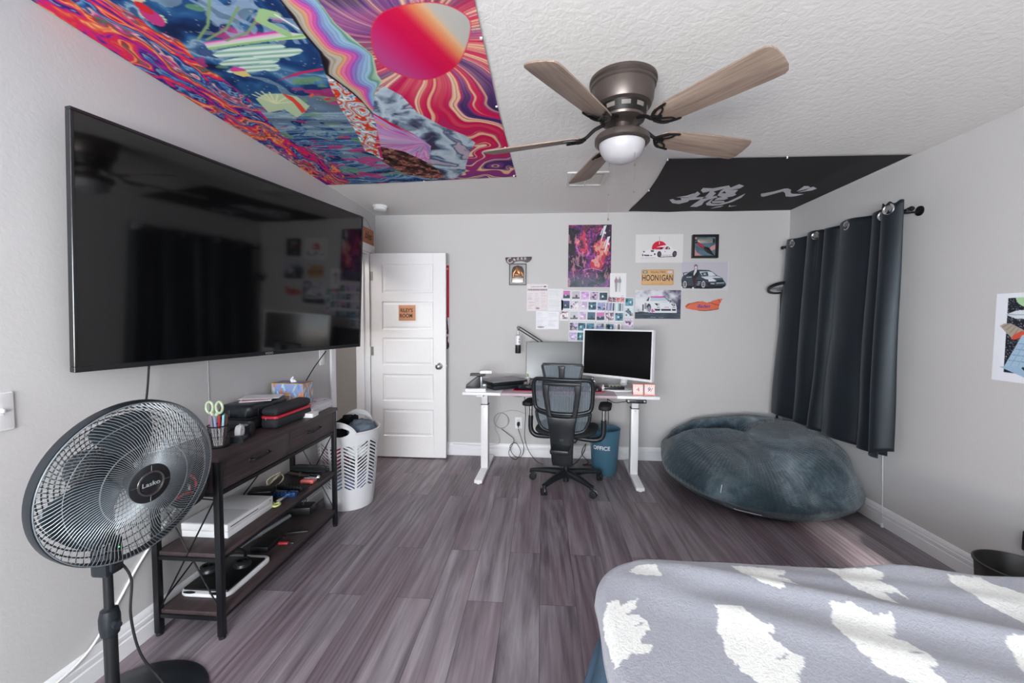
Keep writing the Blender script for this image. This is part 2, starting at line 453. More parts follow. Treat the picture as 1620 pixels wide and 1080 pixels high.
# right-hand window behind the black curtain
b = MB()
for y0, y1, z0, z1 in ((WY0, WY1, WZ0, WZ0 + .05), (WY0, WY1, WZ1 - .05, WZ1), (WY0, WY0 + .05, WZ0 + .05, WZ1 - .05), (WY1 - .05, WY1, WZ0 + .05, WZ1 - .05), (WY0 + .05, WY1 - .05, 1.36, 1.40)):
    b.box(XR + .07, XR + .12, y0, y1, z0, z1)
w = struct(b.build('window_1', M['white'], smooth=0))
gl = NT('window_glass'); gl.n.remove(gl.b)
tr = gl.add('ShaderNodeBsdfTransparent'); gs = gl.add('ShaderNodeBsdfGlossy'); gs.inputs['Roughness'].default_value = .02
mx = gl.add('ShaderNodeMixShader'); mx.inputs[0].default_value = .06
gl.link(tr.outputs[0], mx.inputs[1]); gl.link(gs.outputs[0], mx.inputs[2]); gl.link(mx.outputs[0], gl.n['Material Output'].inputs['Surface'])
b = MB(); b.box(XR + .094, XR + .098, WY0 + .05, WY1 - .05, WZ0 + .05, WZ1 - .05); b.build('pane', gl.m, w, world=True, smooth=0)
b = MB()
for x0, x1, z0, z1 in FX:
    for q in ((x0, x1, z0, z0 + .04), (x0, x1, z1 - .04, z1), (x0, x0 + .03, z0 + .04, z1 - .04), (x1 - .03, x1, z0 + .04, z1 - .04)):
        b.box(q[0], q[1], YF - .1, YF - .05, q[2], q[3])
w2_ = struct(b.build('window_2', M['white'], smooth=0))
# unseen opaque shade added to keep the sun out of the wide window
b = MB(); b.box(FX[0][0] + .01, FX[0][1] - .01, YF - .045, YF - .04, FX[0][2] + .005, FX[0][3] - .005)
b.build('sun_blocker', M['paper'], w2_, True, smooth=0)

# ================================================================ CAMERA AND LIGHT
cam = bpy.data.cameras.new('camera'); co = bpy.data.objects.new('camera', cam); C.objects.link(co)
F_, R_, U_ = Vector((-.0713, .9962, -.0506)), None, None
f_, yaw, pit, roll, ch = 664.46, .0715, .0506, .0057, 1.3857
Fv = Vector((-math.sin(yaw) * math.cos(pit), math.cos(yaw) * math.cos(pit), -math.sin(pit))); Rv = Vector((math.cos(yaw), math.sin(yaw), 0)); Uv = Rv.cross(Fv)
R2 = Rv * math.cos(roll) + Uv * math.sin(roll); U2 = -Rv * math.sin(roll) + Uv * math.cos(roll)
co.matrix_world = frame((0, 0, ch), R2, U2, -Fv)
cam.sensor_fit = 'HORIZONTAL'; cam.sensor_width = 36; cam.lens = f_ * 36 / 1620; cam.clip_start = .02
sc = bpy.context.scene; sc.camera = co
def area(name, loc, rot, sx, sy, power, c):
    l = bpy.data.lights.new(name, 'AREA'); l.shape = 'RECTANGLE'; l.size = sx; l.size_y = sy; l.energy = power; l.color = c
    o = bpy.data.objects.new(name, l); C.objects.link(o); o.location = loc; o.rotation_euler = rot; return o
# area lights added at the unseen window: cool daylight, warm fill for upper walls
area('window_skylight', (-.55, YF + .03, 1.55), (math.radians(90 + 16), 0, 0), 2.0, 1.1, 122, (.80, .915, 1.0))
area('window_warm_fill', (-.55, YF + .03, 1.0), (math.radians(90 + 40), 0, 0), 2.0, .35, 60, (1.0, .87, .76))
area('window_right_daylight', (XR + .3, 3.4, 1.4), (0, math.radians(90), 0), 1.1, .8, 6, (.9, .95, 1))
area('hall_fill', (-2.4, 3.4, H - .02), (0, 0, 0), .4, .4, 9, (1, .93, .86))  # unseen fill light added to brighten the hallway
sl = bpy.data.lights.new('sun', 'SUN'); sl.energy = 11; sl.angle = math.radians(3.5); sl.color = (1, .97, .88)
so = bpy.data.objects.new('sun', sl); C.objects.link(so); so.location = (1.9, -4, 3); so.rotation_euler = (math.radians(90 - 23.2), 0, math.radians(-1))
W = bpy.data.worlds.new('daylight'); sc.world = W; W.use_nodes = True
W.node_tree.nodes['Background'].inputs[0].default_value = (.75, .85, 1, 1); W.node_tree.nodes['Background'].inputs[1].default_value = .6
sc.view_settings.view_transform = 'Standard'; sc.view_settings.look = 'None'; sc.view_settings.gamma = 1; sc.view_settings.exposure = 1.0
sc.view_settings.use_curve_mapping = False
sc.cycles.max_bounces = 8; sc.cycles.diffuse_bounces = 5; sc.cycles.glossy_bounces = 4; sc.cycles.transparent_max_bounces = 12
sc.cycles.caustics_reflective = True; sc.cycles.caustics_refractive = False; sc.cycles.use_denoising = True; sc.cycles.sample_clamp_indirect = 6
# ================================================================ TELEVISION
c_ = Vector((-1.4279, 2.0995, 1.6438)); yw, tl = .2184, .0423
u_ = Vector((math.sin(yw), math.cos(yw), 0)); n_ = Vector((math.cos(yw) * math.cos(tl), -math.sin(yw) * math.cos(tl), -math.sin(tl))); v_ = n_.cross(u_)
if v_.z < 0: v_ = -v_
TVM = frame(c_, u_, v_, n_)
tw, th_ = 1.57, .90
tv = thing('television', 'huge black flat television angled out from the left wall on a bracket', 'television', (-1.5, 2.1, 1.2))
b = MB()
for q in ((-tw / 2, tw / 2, th_ / 2 - .011, th_ / 2), (-tw / 2, tw / 2, -th_ / 2, -th_ / 2 + .02), (-tw / 2, -tw / 2 + .011, -th_ / 2 + .02, th_ / 2 - .011), (tw / 2 - .011, tw / 2, -th_ / 2 + .02, th_ / 2 - .011)):
    b.box(*q, -.026, 0, .0015, M=TVM, seg=1)
b.build('bezel', mat('gloss_bezel', '#1a1b1e', .2), tv, True, smooth=0)
b = MB(); b.box(-tw / 2 + .011, tw / 2 - .011, -th_ / 2 + .02, th_ / 2 - .011, -.012, -.004, M=TVM)
o = b.build('screen', mat('tv_screen', '#050506', .06, spec=.8), tv, True, smooth=0)
b = MB(); b.box(-tw / 2 + .02, tw / 2 - .02, -th_ / 2 + .02, th_ / 2 - .02, -.034, -.0265, .004, M=TVM); b.box(-.5, .5, -.38, .2, -.06, -.034, .012, M=TVM)
b.build('back_cover', M['black'], tv, True)
b = MB(); b.text('VIZIO', .017, TVM @ T(.02, -th_ / 2 + .0095, .0004), .0002, sx=1.15); b.build('logo', mat('logo_grey', '#8a8c90', .4), tv, True, smooth=0)
b = MB(); pm = TVM @ Vector((0, 0, -.06)); el = Vector((-1.60, 1.86, pm.z))
b.box(-.25, .25, -.2, .2, -.075, -.06, .002, M=TVM); b.box(XL - .001, XL + .02, 1.98, 2.1, pm.z - .2, pm.z + .2, .002)
for dz in (-.06, .06):
    b.tube([(XL + .02, 2.04, pm.z + dz), (el.x, el.y, pm.z + dz), tuple(TVM @ Vector((0, dz, -.07)))], .016, 8)
b.build('tv_bracket', M['blackm'], tv, True)

# ================================================================ CEILING TAPESTRY (psychedelic desert landscape)
TP = {
'band':[(-0.871,1.321),(-0.874,1.374),(-0.888,1.524),(-0.889,1.566),(-0.887,1.652),(-0.939,1.799),(-0.904,1.9),(-0.88,2.012),(-0.874,2.149),(-0.819,2.045),(-0.788,1.961),(-0.713,1.861),(-0.716,1.813),(-0.683,1.684),(-0.716,1.587),(-0.745,1.5),(-0.749,1.382),(-0.751,1.329)],
'swirl':[(-0.939,1.799),(-0.904,1.9),(-0.877,2.041),(-0.886,2.203),(-0.913,2.311),(-0.992,2.472),(-1.06,2.732),(-1.08,2.647),(-1.111,2.605),(-1.045,2.304),(-1.015,2.095),(-0.975,1.922)],
'marble':[(-0.722,1.901),(-0.75,1.92),(-0.802,1.988),(-0.869,2.136),(-0.8,2.265),(-0.72,2.402),(-0.678,2.544),(-0.73,2.708),(-0.767,2.815),(-0.737,2.935),(-0.729,3.146),(-0.667,3.149),(-0.558,3.02),(-0.526,2.874),(-0.456,2.643),(-0.404,2.515),(-0.449,2.41),(-0.548,2.295),(-0.64,2.137),(-0.667,1.979)],
'pink':[(-0.874,2.149),(-0.822,2.279),(-0.72,2.402),(-0.678,2.544),(-0.767,2.815),(-0.866,2.619),(-0.987,2.536),(-0.916,2.311)],
'brown':[(-0.987,2.536),(-0.866,2.619),(-0.767,2.815),(-0.737,2.935),(-0.729,3.146),(-0.877,3.11),(-0.996,3.009),(-1.064,2.798)],
'fore':[(-1.436,1.298),(-1.402,1.368),(-1.405,1.475),(-1.358,1.543),(-1.41,1.693),(-1.39,1.771),(-1.398,1.98),(-1.48,2.358),(-1.42,2.587),(-1.422,2.921),(-1.475,3.193),(-1.731,3.336),(-1.739,2.569),(-1.704,1.962),(-1.701,1.349),(-1.619,1.286)],
'cact':[(-1.293,1.562),(-1.132,1.543),(-0.971,1.522),(-0.878,1.552),(-0.897,1.572),(-1.03,1.575),(-1.113,1.584),(-1.309,1.606)],
'lobe0':[(-0.998,1.611),(-1.03,1.629),(-1.097,1.646),(-1.181,1.657),(-1.26,1.659),(-1.311,1.651),(-1.319,1.636),(-1.283,1.617),(-1.214,1.601),(-1.132,1.59),(-1.058,1.589),(-1.009,1.596)],
'lobe1':[(-0.945,1.64),(-0.968,1.657),(-1.016,1.671),(-1.075,1.68),(-1.128,1.681),(-1.162,1.673),(-1.166,1.658),(-1.14,1.642),(-1.092,1.627),(-1.035,1.619),(-0.983,1.619),(-0.95,1.626)],
'lobe2':[(-1.052,1.669),(-1.08,1.685),(-1.139,1.7),(-1.214,1.71),(-1.285,1.712),(-1.33,1.706),(-1.339,1.693),(-1.308,1.678),(-1.247,1.663),(-1.173,1.654),(-1.106,1.652),(-1.061,1.657)],
'lobe3':[(-1.07,1.686),(-1.085,1.698),(-1.11,1.709),(-1.138,1.714),(-1.162,1.713),(-1.175,1.706),(-1.173,1.694),(-1.157,1.682),(-1.133,1.671),(-1.105,1.666),(-1.082,1.667),(-1.069,1.674)],
'lobe4':[(-1.098,1.725),(-1.123,1.739),(-1.175,1.752),(-1.24,1.762),(-1.302,1.764),(-1.341,1.758),(-1.348,1.747),(-1.321,1.732),(-1.268,1.719),(-1.204,1.71),(-1.145,1.708),(-1.106,1.714)],
'lobe5':[(-1.104,1.742),(-1.114,1.751),(-1.131,1.759),(-1.151,1.763),(-1.167,1.762),(-1.176,1.757),(-1.175,1.748),(-1.164,1.739),(-1.147,1.732),(-1.128,1.728),(-1.112,1.729),(-1.103,1.734)],
'fish':[(-1.299,1.929),(-1.225,1.934),(-1.167,1.965),(-1.157,2.055),(-1.218,2.115),(-1.288,2.165),(-1.301,2.078),(-1.402,2.104),(-1.375,1.97)],
'fishred':[(-1.222,1.929),(-1.191,1.964),(-1.19,2.029),(-1.201,2.103),(-1.235,2.121),(-1.217,2.021),(-1.222,1.962)],
'mush':[(-1.32,1.73),(-1.287,1.718),(-1.262,1.733),(-1.265,1.765),(-1.265,1.788),(-1.304,1.791),(-1.328,1.766)],
'dot1':[(-1.104,1.958),(-1.074,1.938),(-1.08,1.959),(-1.111,1.98)],
'dot2':[(-1.047,1.99),(-1.014,1.986),(-1.023,2.003),(-1.05,2.007)],
'wand':[(-1.189,1.837),(-1.054,1.778),(-0.929,1.754),(-0.933,1.767),(-1.065,1.796)],
}
def closed_spline(P, n=6):
    P = [Vector((*p, 0)) for p in P]; k = len(P); out = []
    for i in range(k):
        a, b_, c, d = P[i - 1], P[i], P[(i + 1) % k], P[(i + 2) % k]
        for j in range(n):
            t = j / n; q = .5 * ((2 * b_) + (c - a) * t + (2 * a - 5 * b_ + 4 * c - d) * t * t + (3 * b_ - a - 3 * c + d) * t ** 3); out.append((q.x, q.y))
    return out
def tapestry():
    nx, ny = 400, 620
    cv = Canvas(0, 1, 0, 1, nx, ny, '#5a3a80', ss=2)
    S, Tt = cv.X.copy(), cv.Y.copy()
    def warp(S, Tt):
        xr = np.interp(Tt, [0, .25, .6, 1], [-.232, -.232, -.228, -.199]); yb = 3.232 - .096 * S
        return -1.694 + S * (xr + 1.694), .80 + Tt * (yb - .80)
    cv.X, cv.Y = warp(S, Tt); X, Y = cv.X, cv.Y
    # ray field round the sun
    cx, cy = -.468, 1.61
    dx, dy = X - cx, Y - cy; r = np.hypot(dx, dy); a = np.arctan2(dy, dx)
    wob = fbm(X * 3, Y * 3, 5, 3) - .5
    aa = a + 1.5 * wob * np.clip(r - .15, 0, 1) + .12 * np.sin(r * 9)
    n1 = vnoise(aa * 16, r * .6, 3); n2 = vnoise(aa * 60, r * 1.2, 9)
    base = grad(fbm(aa * 7, r * 1.5, 21, 3), [(.2, '#3a2a5c'), (.38, '#7a3a86'), (.5, '#b8285f'), (.62, '#c8124f'), (.8, '#d0405a')])
    dark = np.clip((-(dx * .55 + dy * .85) + .02) * 4, 0, 1)[..., None]
    base = base * (1 - dark) + grad(fbm(X * 6, Y * 6, 31, 3), [(.25, '#2b2644'), (.5, '#5a3a7e'), (.75, '#8a4a8e')]) * dark
    cream = np.clip((n1 - .52) * 9, 0, 1) * np.clip((np.sin(aa * 95 + n2 * 5) + .55) * 3, 0, 1) * (1 - .45 * dark[..., 0])
    halo = np.exp(-((r - .26) / .16) ** 2) * (n2 * .9)
    cream = np.clip(cream + halo * .55, 0, 1)[..., None]
    cv.c[:] = base * (1 - cream) + grad(n2, [(0, '#dc9a78'), (.5, '#e8bd98'), (1, '#e6d2b8')]) * cream
    # blue desert
    xl = np.interp(Y, [p[1] for p in TP['band'][:9]], [p[0] for p in TP['band'][:9]])
    bl = ((X < xl) & (Y < 2.15)) | cv.mask([(-.874, 2.149), (-1.06, 2.4), (-1.064, 2.8), (-.996, 3.009), (-.877, 3.11), (-.72, 3.147), (-.70, 3.3), (-1.8, 3.4), (-1.8, 2.1)])
    w1, w2 = fbm(X * 4, Y * 4, 41, 3), fbm(X * 4, Y * 4, 51, 3)
    low = np.clip((Y - 2.1) * 2, 0, 1)
    v = fbm(X * (3 + 0 * low) + w1 * 3.2, Y * (5 + 9 * low) + w2 * 3.2, 61, 5)
    q = grad(v, [(.22, '#141f40'), (.36, '#1d3c6c'), (.46, '#2b5886'), (.54, '#4a769e'), (.6, '#93adc2'), (.66, '#35557f'), (.8, '#565a8c')])
    st = (hash2(np.floor(X * 160), np.floor(Y * 160), 5) > .985)[..., None]
    q = np.where(st, q * .4 + .5, q)
    cv.put(bl, q)
    ws = fbm(X * 9 + w1 * 5, Y * 9 + w2 * 5, 71, 4)
    cv.put(bl & (ws > .62), '#b7c6c0', .45); cv.put(bl & (fbm(X * 7, Y * 15, 81, 3) > .68), '#c23a78', .75)
    cv.put(bl & (fbm(X * 6, Y * 14, 91, 3) > .69), '#6f9a66', .7)
    # marbled pools in the top part
    rr = np.sin((fbm(X * 5, Y * 5, 17, 3) + .6 * w1) * 46)
    cv.put(bl & (Y < 1.6) & (X > -1.17) & (rr > .2), '#8fa9c6', .75)
    # cactus, shells, wands
    for k in ('lobe5', 'lobe4', 'lobe3', 'lobe2', 'lobe1', 'lobe0'):
        P = TP[k]; m = cv.mask(P); ys = [p[1] for p in P]; t = (Y - min(ys)) / (max(ys) - min(ys))
        g = grad(.5 + .5 * np.cos(t * 15 + X * 4), [(0, '#7fb09a'), (.5, '#bcd3c8'), (1, '#d9e6df')]); cv.put(m, g)
    P = TP['cact']; m = cv.mask(P); t = (Y - np.interp(X, [-1.3, -.88], [1.56, 1.515])) / .06
    cv.put(m, grad(t, [(.05, '#d23aa0'), (.22, '#dcb9cf'), (.5, '#c9dcc8'), (.62, '#86b86a'), (.85, '#c6dcb4'), (1, '#6a9a6a')]))
    for (xa, ya, xb, yb) in ((-1.30, 1.545, -1.10, 1.36), (-1.27, 1.55, -1.03, 1.40), (-1.2, 1.56, -.98, 1.44)):
        cv.line([(xa, ya), (.5 * (xa + xb), .45 * ya + .55 * yb + .03), (xb, yb)], .009, '#7c9a6e')
    cv.line([(-.95, 1.54), (-1.0, 1.47), (-.96, 1.43), (-.93, 1.445)], .035, '#9cc08a'); cv.line([(-.93, 1.445), (-.89, 1.52)], .008, '#dfe0da')
    for k, cc in (('fish', '#b6c9a4'), ('fishred', '#d8483a'), ('mush', '#d9c47a'), ('dot1', '#e0603c'), ('dot2', '#d8284c'), ('wand', '#c82a5c')): cv.poly(TP[k], cc)
    cv.poly([(-1.32, 1.73), (-1.287, 1.718), (-1.262, 1.733), (-1.258, 1.75), (-1.325, 1.75)], '#d0489a')
    for k in range(7): cv.line([(-1.31, 2.02), (-1.31 + .09 * math.cos(-2.2 + k * .35), 2.02 + .11 * math.sin(-2.2 + k * .35))], .008, '#d8dcae')
    for (x, y, rr_) in ((-1.33, 1.30, .05), (-1.36, 1.42, .035), (-1.30, 1.22, .04)):
        for k in range(24): cv.ell(x + rr_ * math.cos(k * .45) * (1 - k * .02), y + rr_ * math.sin(k * .45) * (1 - k * .02), .007, .007, '#b8d0a0')
    cv.ell(-1.33, 1.30, .035, .06, '#cbb49c', .3); cv.ell(-1.36, 1.42, .03, .05, '#b83a7a', .3); cv.ell(-1.35, 1.38, .02, .03, '#c22a34')
    # rainbow dune
    xr = np.interp(Y, sorted(p[1] for p in TP['band'][9:]), [p[0] for p in sorted(TP['band'][9:], key=lambda p: p[1])])
    m = cv.mask(TP['band']); t = (X - xl) / np.maximum(xr - xl, .02) + (.15 * np.sin(Y * 24 + X * 6) + .05 * np.sin(Y * 51 + X * 15)) * np.clip((X - xl) * 12, 0, 1) * np.clip((xr - X) * 20, 0, 1)
    g = grad(t, [(0, '#241c22'), (.06, '#2b2228'), (.09, '#b8b0a4'), (.2, '#c4b8a4'), (.26, '#e2a670'), (.33, '#e684a0'), (.44, '#e060a8'), (.52, '#b85cc0'), (.6, '#8a7cc4'), (.72, '#8fa8d4'), (.88, '#9cc4de'), (.95, '#78a894'), (1., '#c2d0b0')])
    cv.put(m, np.clip(g * (1 - .14 * (np.sin(t * 62) > .55))[..., None], 0, 1))
    # swirl ridge, marble mountain, pink slope, brown slope
    m = cv.mask(TP['swirl']); z = np.sin((fbm(X * 11, Y * 8, 101, 3) + .35 * fbm(X * 22, Y * 17, 103, 2)) * 27)
    cv.put(m, grad(z, [(-1, '#c7382c'), (-.6, '#d8703a'), (-.3, '#dfe3e6'), (.2, '#a9c0d6'), (.6, '#3a649c'), (.85, '#e2d2b8'), (1, '#efefe8')]))
    m = cv.mask(TP['marble']); z = fbm(X * 8 + 2.2 * w1, Y * 8 + 2.2 * w2, 111, 5)
    cv.put(m, grad(z, [(.25, '#3a3850'), (.36, '#6a7a90'), (.45, '#a9bccb'), (.55, '#c4d2da'), (.63, '#8aa0b4'), (.68, '#4c5878'), (.76, '#b8a8b8')]))
    m = cv.mask(TP['pink']); an = np.arctan2(Y - 2.50, X + .70); z = fbm(an * 9 + w1 * 2.4, r * 4, 121, 4)
    cv.put(m, grad(z, [(.25, '#8a78b8'), (.38, '#b8b0d8'), (.46, '#d86ab4'), (.54, '#d8c0d4'), (.62, '#c052a8'), (.72, '#a8b8d8'), (.8, '#e0a070')]))
    m = cv.mask(TP['brown']); z = fbm(X * 30, Y * 26, 131, 4)
    cv.put(m, grad(z, [(.25, '#1c1416'), (.42, '#4a2c2c'), (.55, '#7a4a40'), (.66, '#b08a78'), (.75, '#8a2c2c')]))
    # foreground of swirling colours along the wall
    m = cv.mask([(x - .012 * (x > -1.6), y) for x, y in closed_spline(TP['fore'][:11], 1)] + TP['fore'][11:])
    d1, d2 = fbm(X * 6 + Y, Y * 2.6, 141, 4), fbm(X * 6, Y * 2.6, 151, 4)
    z = (fbm(X * 9 + 3.5 * d1 - Y * 2.2, Y * 1.6 + 2.6 * d2, 161, 5) * 3.6 + .25 * fbm(X * 40, Y * 18, 171, 2)) % 1
    g = grad(z, [(0, '#1f2f6c'), (.09, '#2f62a0'), (.16, '#8fb0cc'), (.2, '#232454'), (.3, '#5c2a8c'), (.37, '#c8287c'), (.46, '#d02a4c'), (.54, '#e06a44'), (.6, '#e8b488'), (.64, '#e6803c'), (.72, '#b81c40'), (.8, '#3f7a58'), (.86, '#c02a80'), (.93, '#e2c8b0'), (1, '#1f2f6c')])
    cv.put(m, g)
    # the sun
    S8 = [(-.268, 1.55), (-.30, 1.458), (-.404, 1.423), (-.558, 1.463), (-.643, 1.577), (-.666, 1.748), (-.533, 1.857), (-.368, 1.767)]
    sp = closed_spline(S8); m = cv.mask(sp)
    big = [(cx + (x - cx) * 1.02, cy + (y - cy) * 1.02) for x, y in sp]
    cv.poly(big, '#d8384a')
    t = ((X + .487) * .157 + (Y - 1.591) * -.064) / .0287
    cv.put(m, grad(t, [(-1.1, '#b84484'), (-.6, '#c8286a'), (-.2, '#cc1050'), (.25, '#d01846'), (.55, '#dc8058'), (.78, '#dcb088'), (.9, '#bcb8b0'), (1.4, '#b4b4b0')]))
    pos = np.zeros((ny, nx, 3)); s, t = np.meshgrid(np.linspace(0, 1, nx), np.linspace(0, 1, ny)); x, y = warp(s, t)
    pos[..., 0] = x; pos[..., 1] = y; pos[..., 2] = 2.4335 + .003 * np.sin(x * 4 + y * 3)
    o = picture_mesh('ceiling_tapestry', cv.out(), pos, M['cloth_print'], th=(0, 0, .0015), edge='#3a2a58')
    return o
tap = tag(tapestry(), 'colourful psychedelic desert tapestry with red sun pinned to the ceiling', 'tapestry')

# ================================================================ BLACK BANNER with white brush writing on the ceiling
KANJI = [[(1.258,3.521),(1.251,3.458),(1.332,3.472),(1.427,3.407),(1.463,3.462),(1.423,3.481),(1.37,3.549),(1.338,3.543),(1.297,3.581)],[(1.338,3.543),(1.36,3.544),(1.407,3.602),(1.414,3.693),(1.441,3.672),(1.47,3.728),(1.423,3.774),(1.402,3.839),(1.422,3.945),(1.4,4.017),(1.34,4.005),(1.342,3.906),(1.35,3.762),(1.355,3.69),(1.346,3.584)],[(1.235,3.653),(1.241,3.546),(1.286,3.61),(1.285,3.718),(1.357,3.706),(1.389,3.732),(1.35,3.762),(1.26,3.79),(1.263,3.841),(1.209,3.908),(1.143,3.878),(1.086,3.773),(1.107,3.749),(1.148,3.801),(1.194,3.787),(1.166,3.728),(1.228,3.723)],[(1.126,3.702),(1.193,3.659),(1.232,3.592),(1.243,3.7),(1.201,3.711)],[(1.463,3.462),(1.491,3.381),(1.544,3.42),(1.543,3.48),(1.504,3.513),(1.451,3.538),(1.451,3.589),(1.455,3.672),(1.442,3.656),(1.42,3.544),(1.423,3.481)],[(1.447,3.538),(1.546,3.522),(1.559,3.61),(1.589,3.649),(1.583,3.694),(1.542,3.724),(1.57,3.757),(1.555,3.797),(1.475,3.813),(1.476,3.736),(1.507,3.714),(1.448,3.672),(1.454,3.607),(1.494,3.609)],[(1.465,3.834),(1.565,3.831),(1.592,3.875),(1.546,3.898),(1.492,3.892)],[(1.443,3.911),(1.439,3.791),(1.45,3.751),(1.464,3.868),(1.496,3.913),(1.561,3.934),(1.613,3.859),(1.634,3.728),(1.649,3.622),(1.669,3.738),(1.65,3.869),(1.596,3.963),(1.534,3.987),(1.473,3.966)],[(1.55,4.078),(1.577,4.022),(1.626,3.983),(1.62,4.032)],[(1.69,4.032),(1.669,3.961),(1.697,4.004),(1.74,3.988),(1.703,4.023)]]
KANA = [[(1.78,3.64),(1.85,3.581),(1.894,3.511),(1.915,3.504),(1.963,3.544),(1.993,3.607),(2.032,3.654),(2.128,3.665),(2.097,3.716),(2.062,3.734),(2.018,3.718),(1.961,3.624),(1.919,3.579),(1.863,3.684),(1.841,3.722),(1.815,3.708)],[(2.029,3.584),(2.008,3.453),(2.04,3.455),(2.072,3.485),(2.069,3.526)],[(2.056,3.611),(2.084,3.557),(2.076,3.491),(2.09,3.475),(2.141,3.518),(2.132,3.565)]]
BEARS = [[(0.27,1.266),(0.303,1.299),(0.359,1.295),(0.363,1.237),(0.343,1.232),(0.291,1.247)],[(0.162,1.073),(0.187,1.126),(0.217,1.137),(0.215,1.118),(0.269,1.146),(0.255,1.108),(0.223,1.079),(0.256,1.087),(0.274,1.055),(0.277,1.035),(0.238,0.989),(0.255,0.977),(0.268,0.987),(0.268,0.973),(0.242,0.948),(0.215,0.946),(0.169,0.905),(0.16,0.931),(0.161,0.992),(0.155,1.021)],[(0.465,1.114),(0.512,1.112),(0.533,1.116),(0.532,1.092),(0.559,1.053),(0.574,1.055),(0.576,1.032),(0.55,1.028),(0.58,0.985),(0.598,0.961),(0.59,0.943),(0.561,0.919),(0.55,0.889),(0.55,0.852),(0.507,0.845),(0.469,0.886),(0.444,0.921),(0.43,0.96),(0.439,1.005),(0.437,1.038),(0.461,1.081)],[(0.593,1.305),(0.682,1.313),(0.749,1.301),(0.73,1.274),(0.7,1.261),(0.73,1.246),(0.74,1.207),(0.721,1.222),(0.688,1.219),(0.689,1.186),(0.657,1.191),(0.621,1.214),(0.597,1.249)],[(0.886,1.337),(0.947,1.33),(1.012,1.326),(1.027,1.302),(1.008,1.272),(0.983,1.265),(1.002,1.229),(1.011,1.192),(0.995,1.21),(0.965,1.21),(0.961,1.162),(0.934,1.18),(0.91,1.209),(0.886,1.252),(0.893,1.305)],[(1.216,1.312),(1.316,1.318),(1.321,1.291),(1.355,1.27),(1.368,1.239),(1.361,1.203),(1.295,1.158),(1.283,1.115),(1.23,1.116),(1.216,1.149),(1.199,1.193),(1.201,1.254),(1.195,1.277)],[(0.77,1.141),(0.824,1.14),(0.844,1.122),(0.863,1.105),(0.902,1.111),(0.892,1.084),(0.866,1.053),(0.839,1.046),(0.869,1.03),(0.882,0.992),(0.879,0.955),(0.854,0.94),(0.86,0.91),(0.849,0.888),(0.796,0.901),(0.756,0.931),(0.736,0.976),(0.734,1.019),(0.729,1.052),(0.744,1.093),(0.766,1.121)],[(1.093,1.034),(1.123,1.048),(1.179,1.05),(1.162,1.006),(1.058,0.922),(1.044,0.935),(1.066,0.978),(1.091,1.013)]]
BEARGAPS = [[(0.227,1.026),(0.264,1.057),(0.258,1.046),(0.229,1.027)],[(0.54,0.959),(0.578,0.976),(0.564,0.963),(0.545,0.955)],[(0.838,0.988),(0.874,0.993),(0.863,0.982),(0.847,0.98)]]
E4 = [(.803, 2.843), (2.300, 2.856), (2.316, 4.172), (1.75, 4.195), (1.42, 4.165), (1.2, 4.19), (.813, 4.14), (.838, 3.7), (.845, 3.5), (.832, 3.2)]
def inside_grid(b, poly, z):
    b.prism(poly, z, z + .0012)
b = MB(); inside_grid(b, E4, 2.4325)
for P in KANJI + KANA: b.prism(P, 2.4312, 2.4324, 1)
o = b.build('ceiling_banner', [mat('black_cloth', '#1d1a1d', .85, bump=(300, .1)), mat('white_ink', '#cfcfd6', .8)], smooth=0)
tag(o, 'black cloth banner with white brush lettering pinned to the ceiling in the corner', 'banner')
b = MB()

# push pins of the two cloths
for (x, y) in ((.803, 2.85), (1.55, 2.855), (.845, 3.5), (1.0, 4.17)):
    b = MB(); b.cyl((x, y, 2.4385), (x, y, 2.426), .006, .005, 10); tag(b.build('push_pin', M['white']), 'small white push pin along the edge of the black banner', 'pin', 'pins of the black banner')
for (x, y) in ((-.236, 1.6), (-.233, 2.1), (-.235, 2.6), (-.215, 3.1), (-.9, 3.17)):
    b = MB(); b.cyl((x, y, 2.4385), (x, y, 2.426), .006, .005, 10); tag(b.build('push_pin', M['white']), 'small white push pin along the edge of the colourful tapestry', 'pin', 'pins of the colourful tapestry')
# ================================================================ CEILING FAN
M['vent_slot'] = mat('vent_slot_light', '#6f6863', .5)
fx, fy = .345, 1.935
cf = thing('ceiling_fan', 'ceiling fan with five weathered oak blades and a frosted globe', 'ceiling fan', (fx, fy, 2.1))
FM = T(fx, fy, 0)
b = MB(); b.lathe([(0, 2.44), (.145, 2.44), (.146, 2.428), (.138, 2.42), (.141, 2.415), (.141, 2.406), (.135, 2.40), (.134, 2.385), (.131, 2.35), (.122, 2.325), (.108, 2.318)], 48, M=FM)
b.lathe([(.098, 2.275), (.095, 2.266), (.078, 2.258), (.05, 2.252), (0, 2.25)], 48, M=FM)
b.build('motor_housing', M['pewter'], cf, True)
b = MB(); b.lathe([(.108, 2.318), (.104, 2.30), (.099, 2.275)], 48, M=FM)
o = b.build('vent_band', mat('vent_band_black', '#171514', .4, .4), cf, True)
for k in range(10):
    a0 = k * 2 * PI / 10 + .1
    b = MB(); b.lathe([(.1075, 2.309), (.1045, 2.292)], 6, M=FM, a0=a0, a1=a0 + .36)
    b.build('vent_slot', M['vent_slot'], cf, True)
b = MB(); b.lathe([(0, 2.252), (.038, 2.252), (.038, 2.222), (.05, 2.212), (.085, 2.208), (.112, 2.2), (.119, 2.19), (.119, 2.172), (.113, 2.166), (.104, 2.163), (.10, 2.17)], 48, M=FM)
b.build('light_kit_ring', M['pewter'], cf, True)
b = MB(); b.lathe([(.1, 2.168), (.0995, 2.16), (.094, 2.138), (.08, 2.115), (.06, 2.098), (.035, 2.088), (0, 2.084)], 48, M=FM)
b.build('globe', M['frosted'], cf, True)
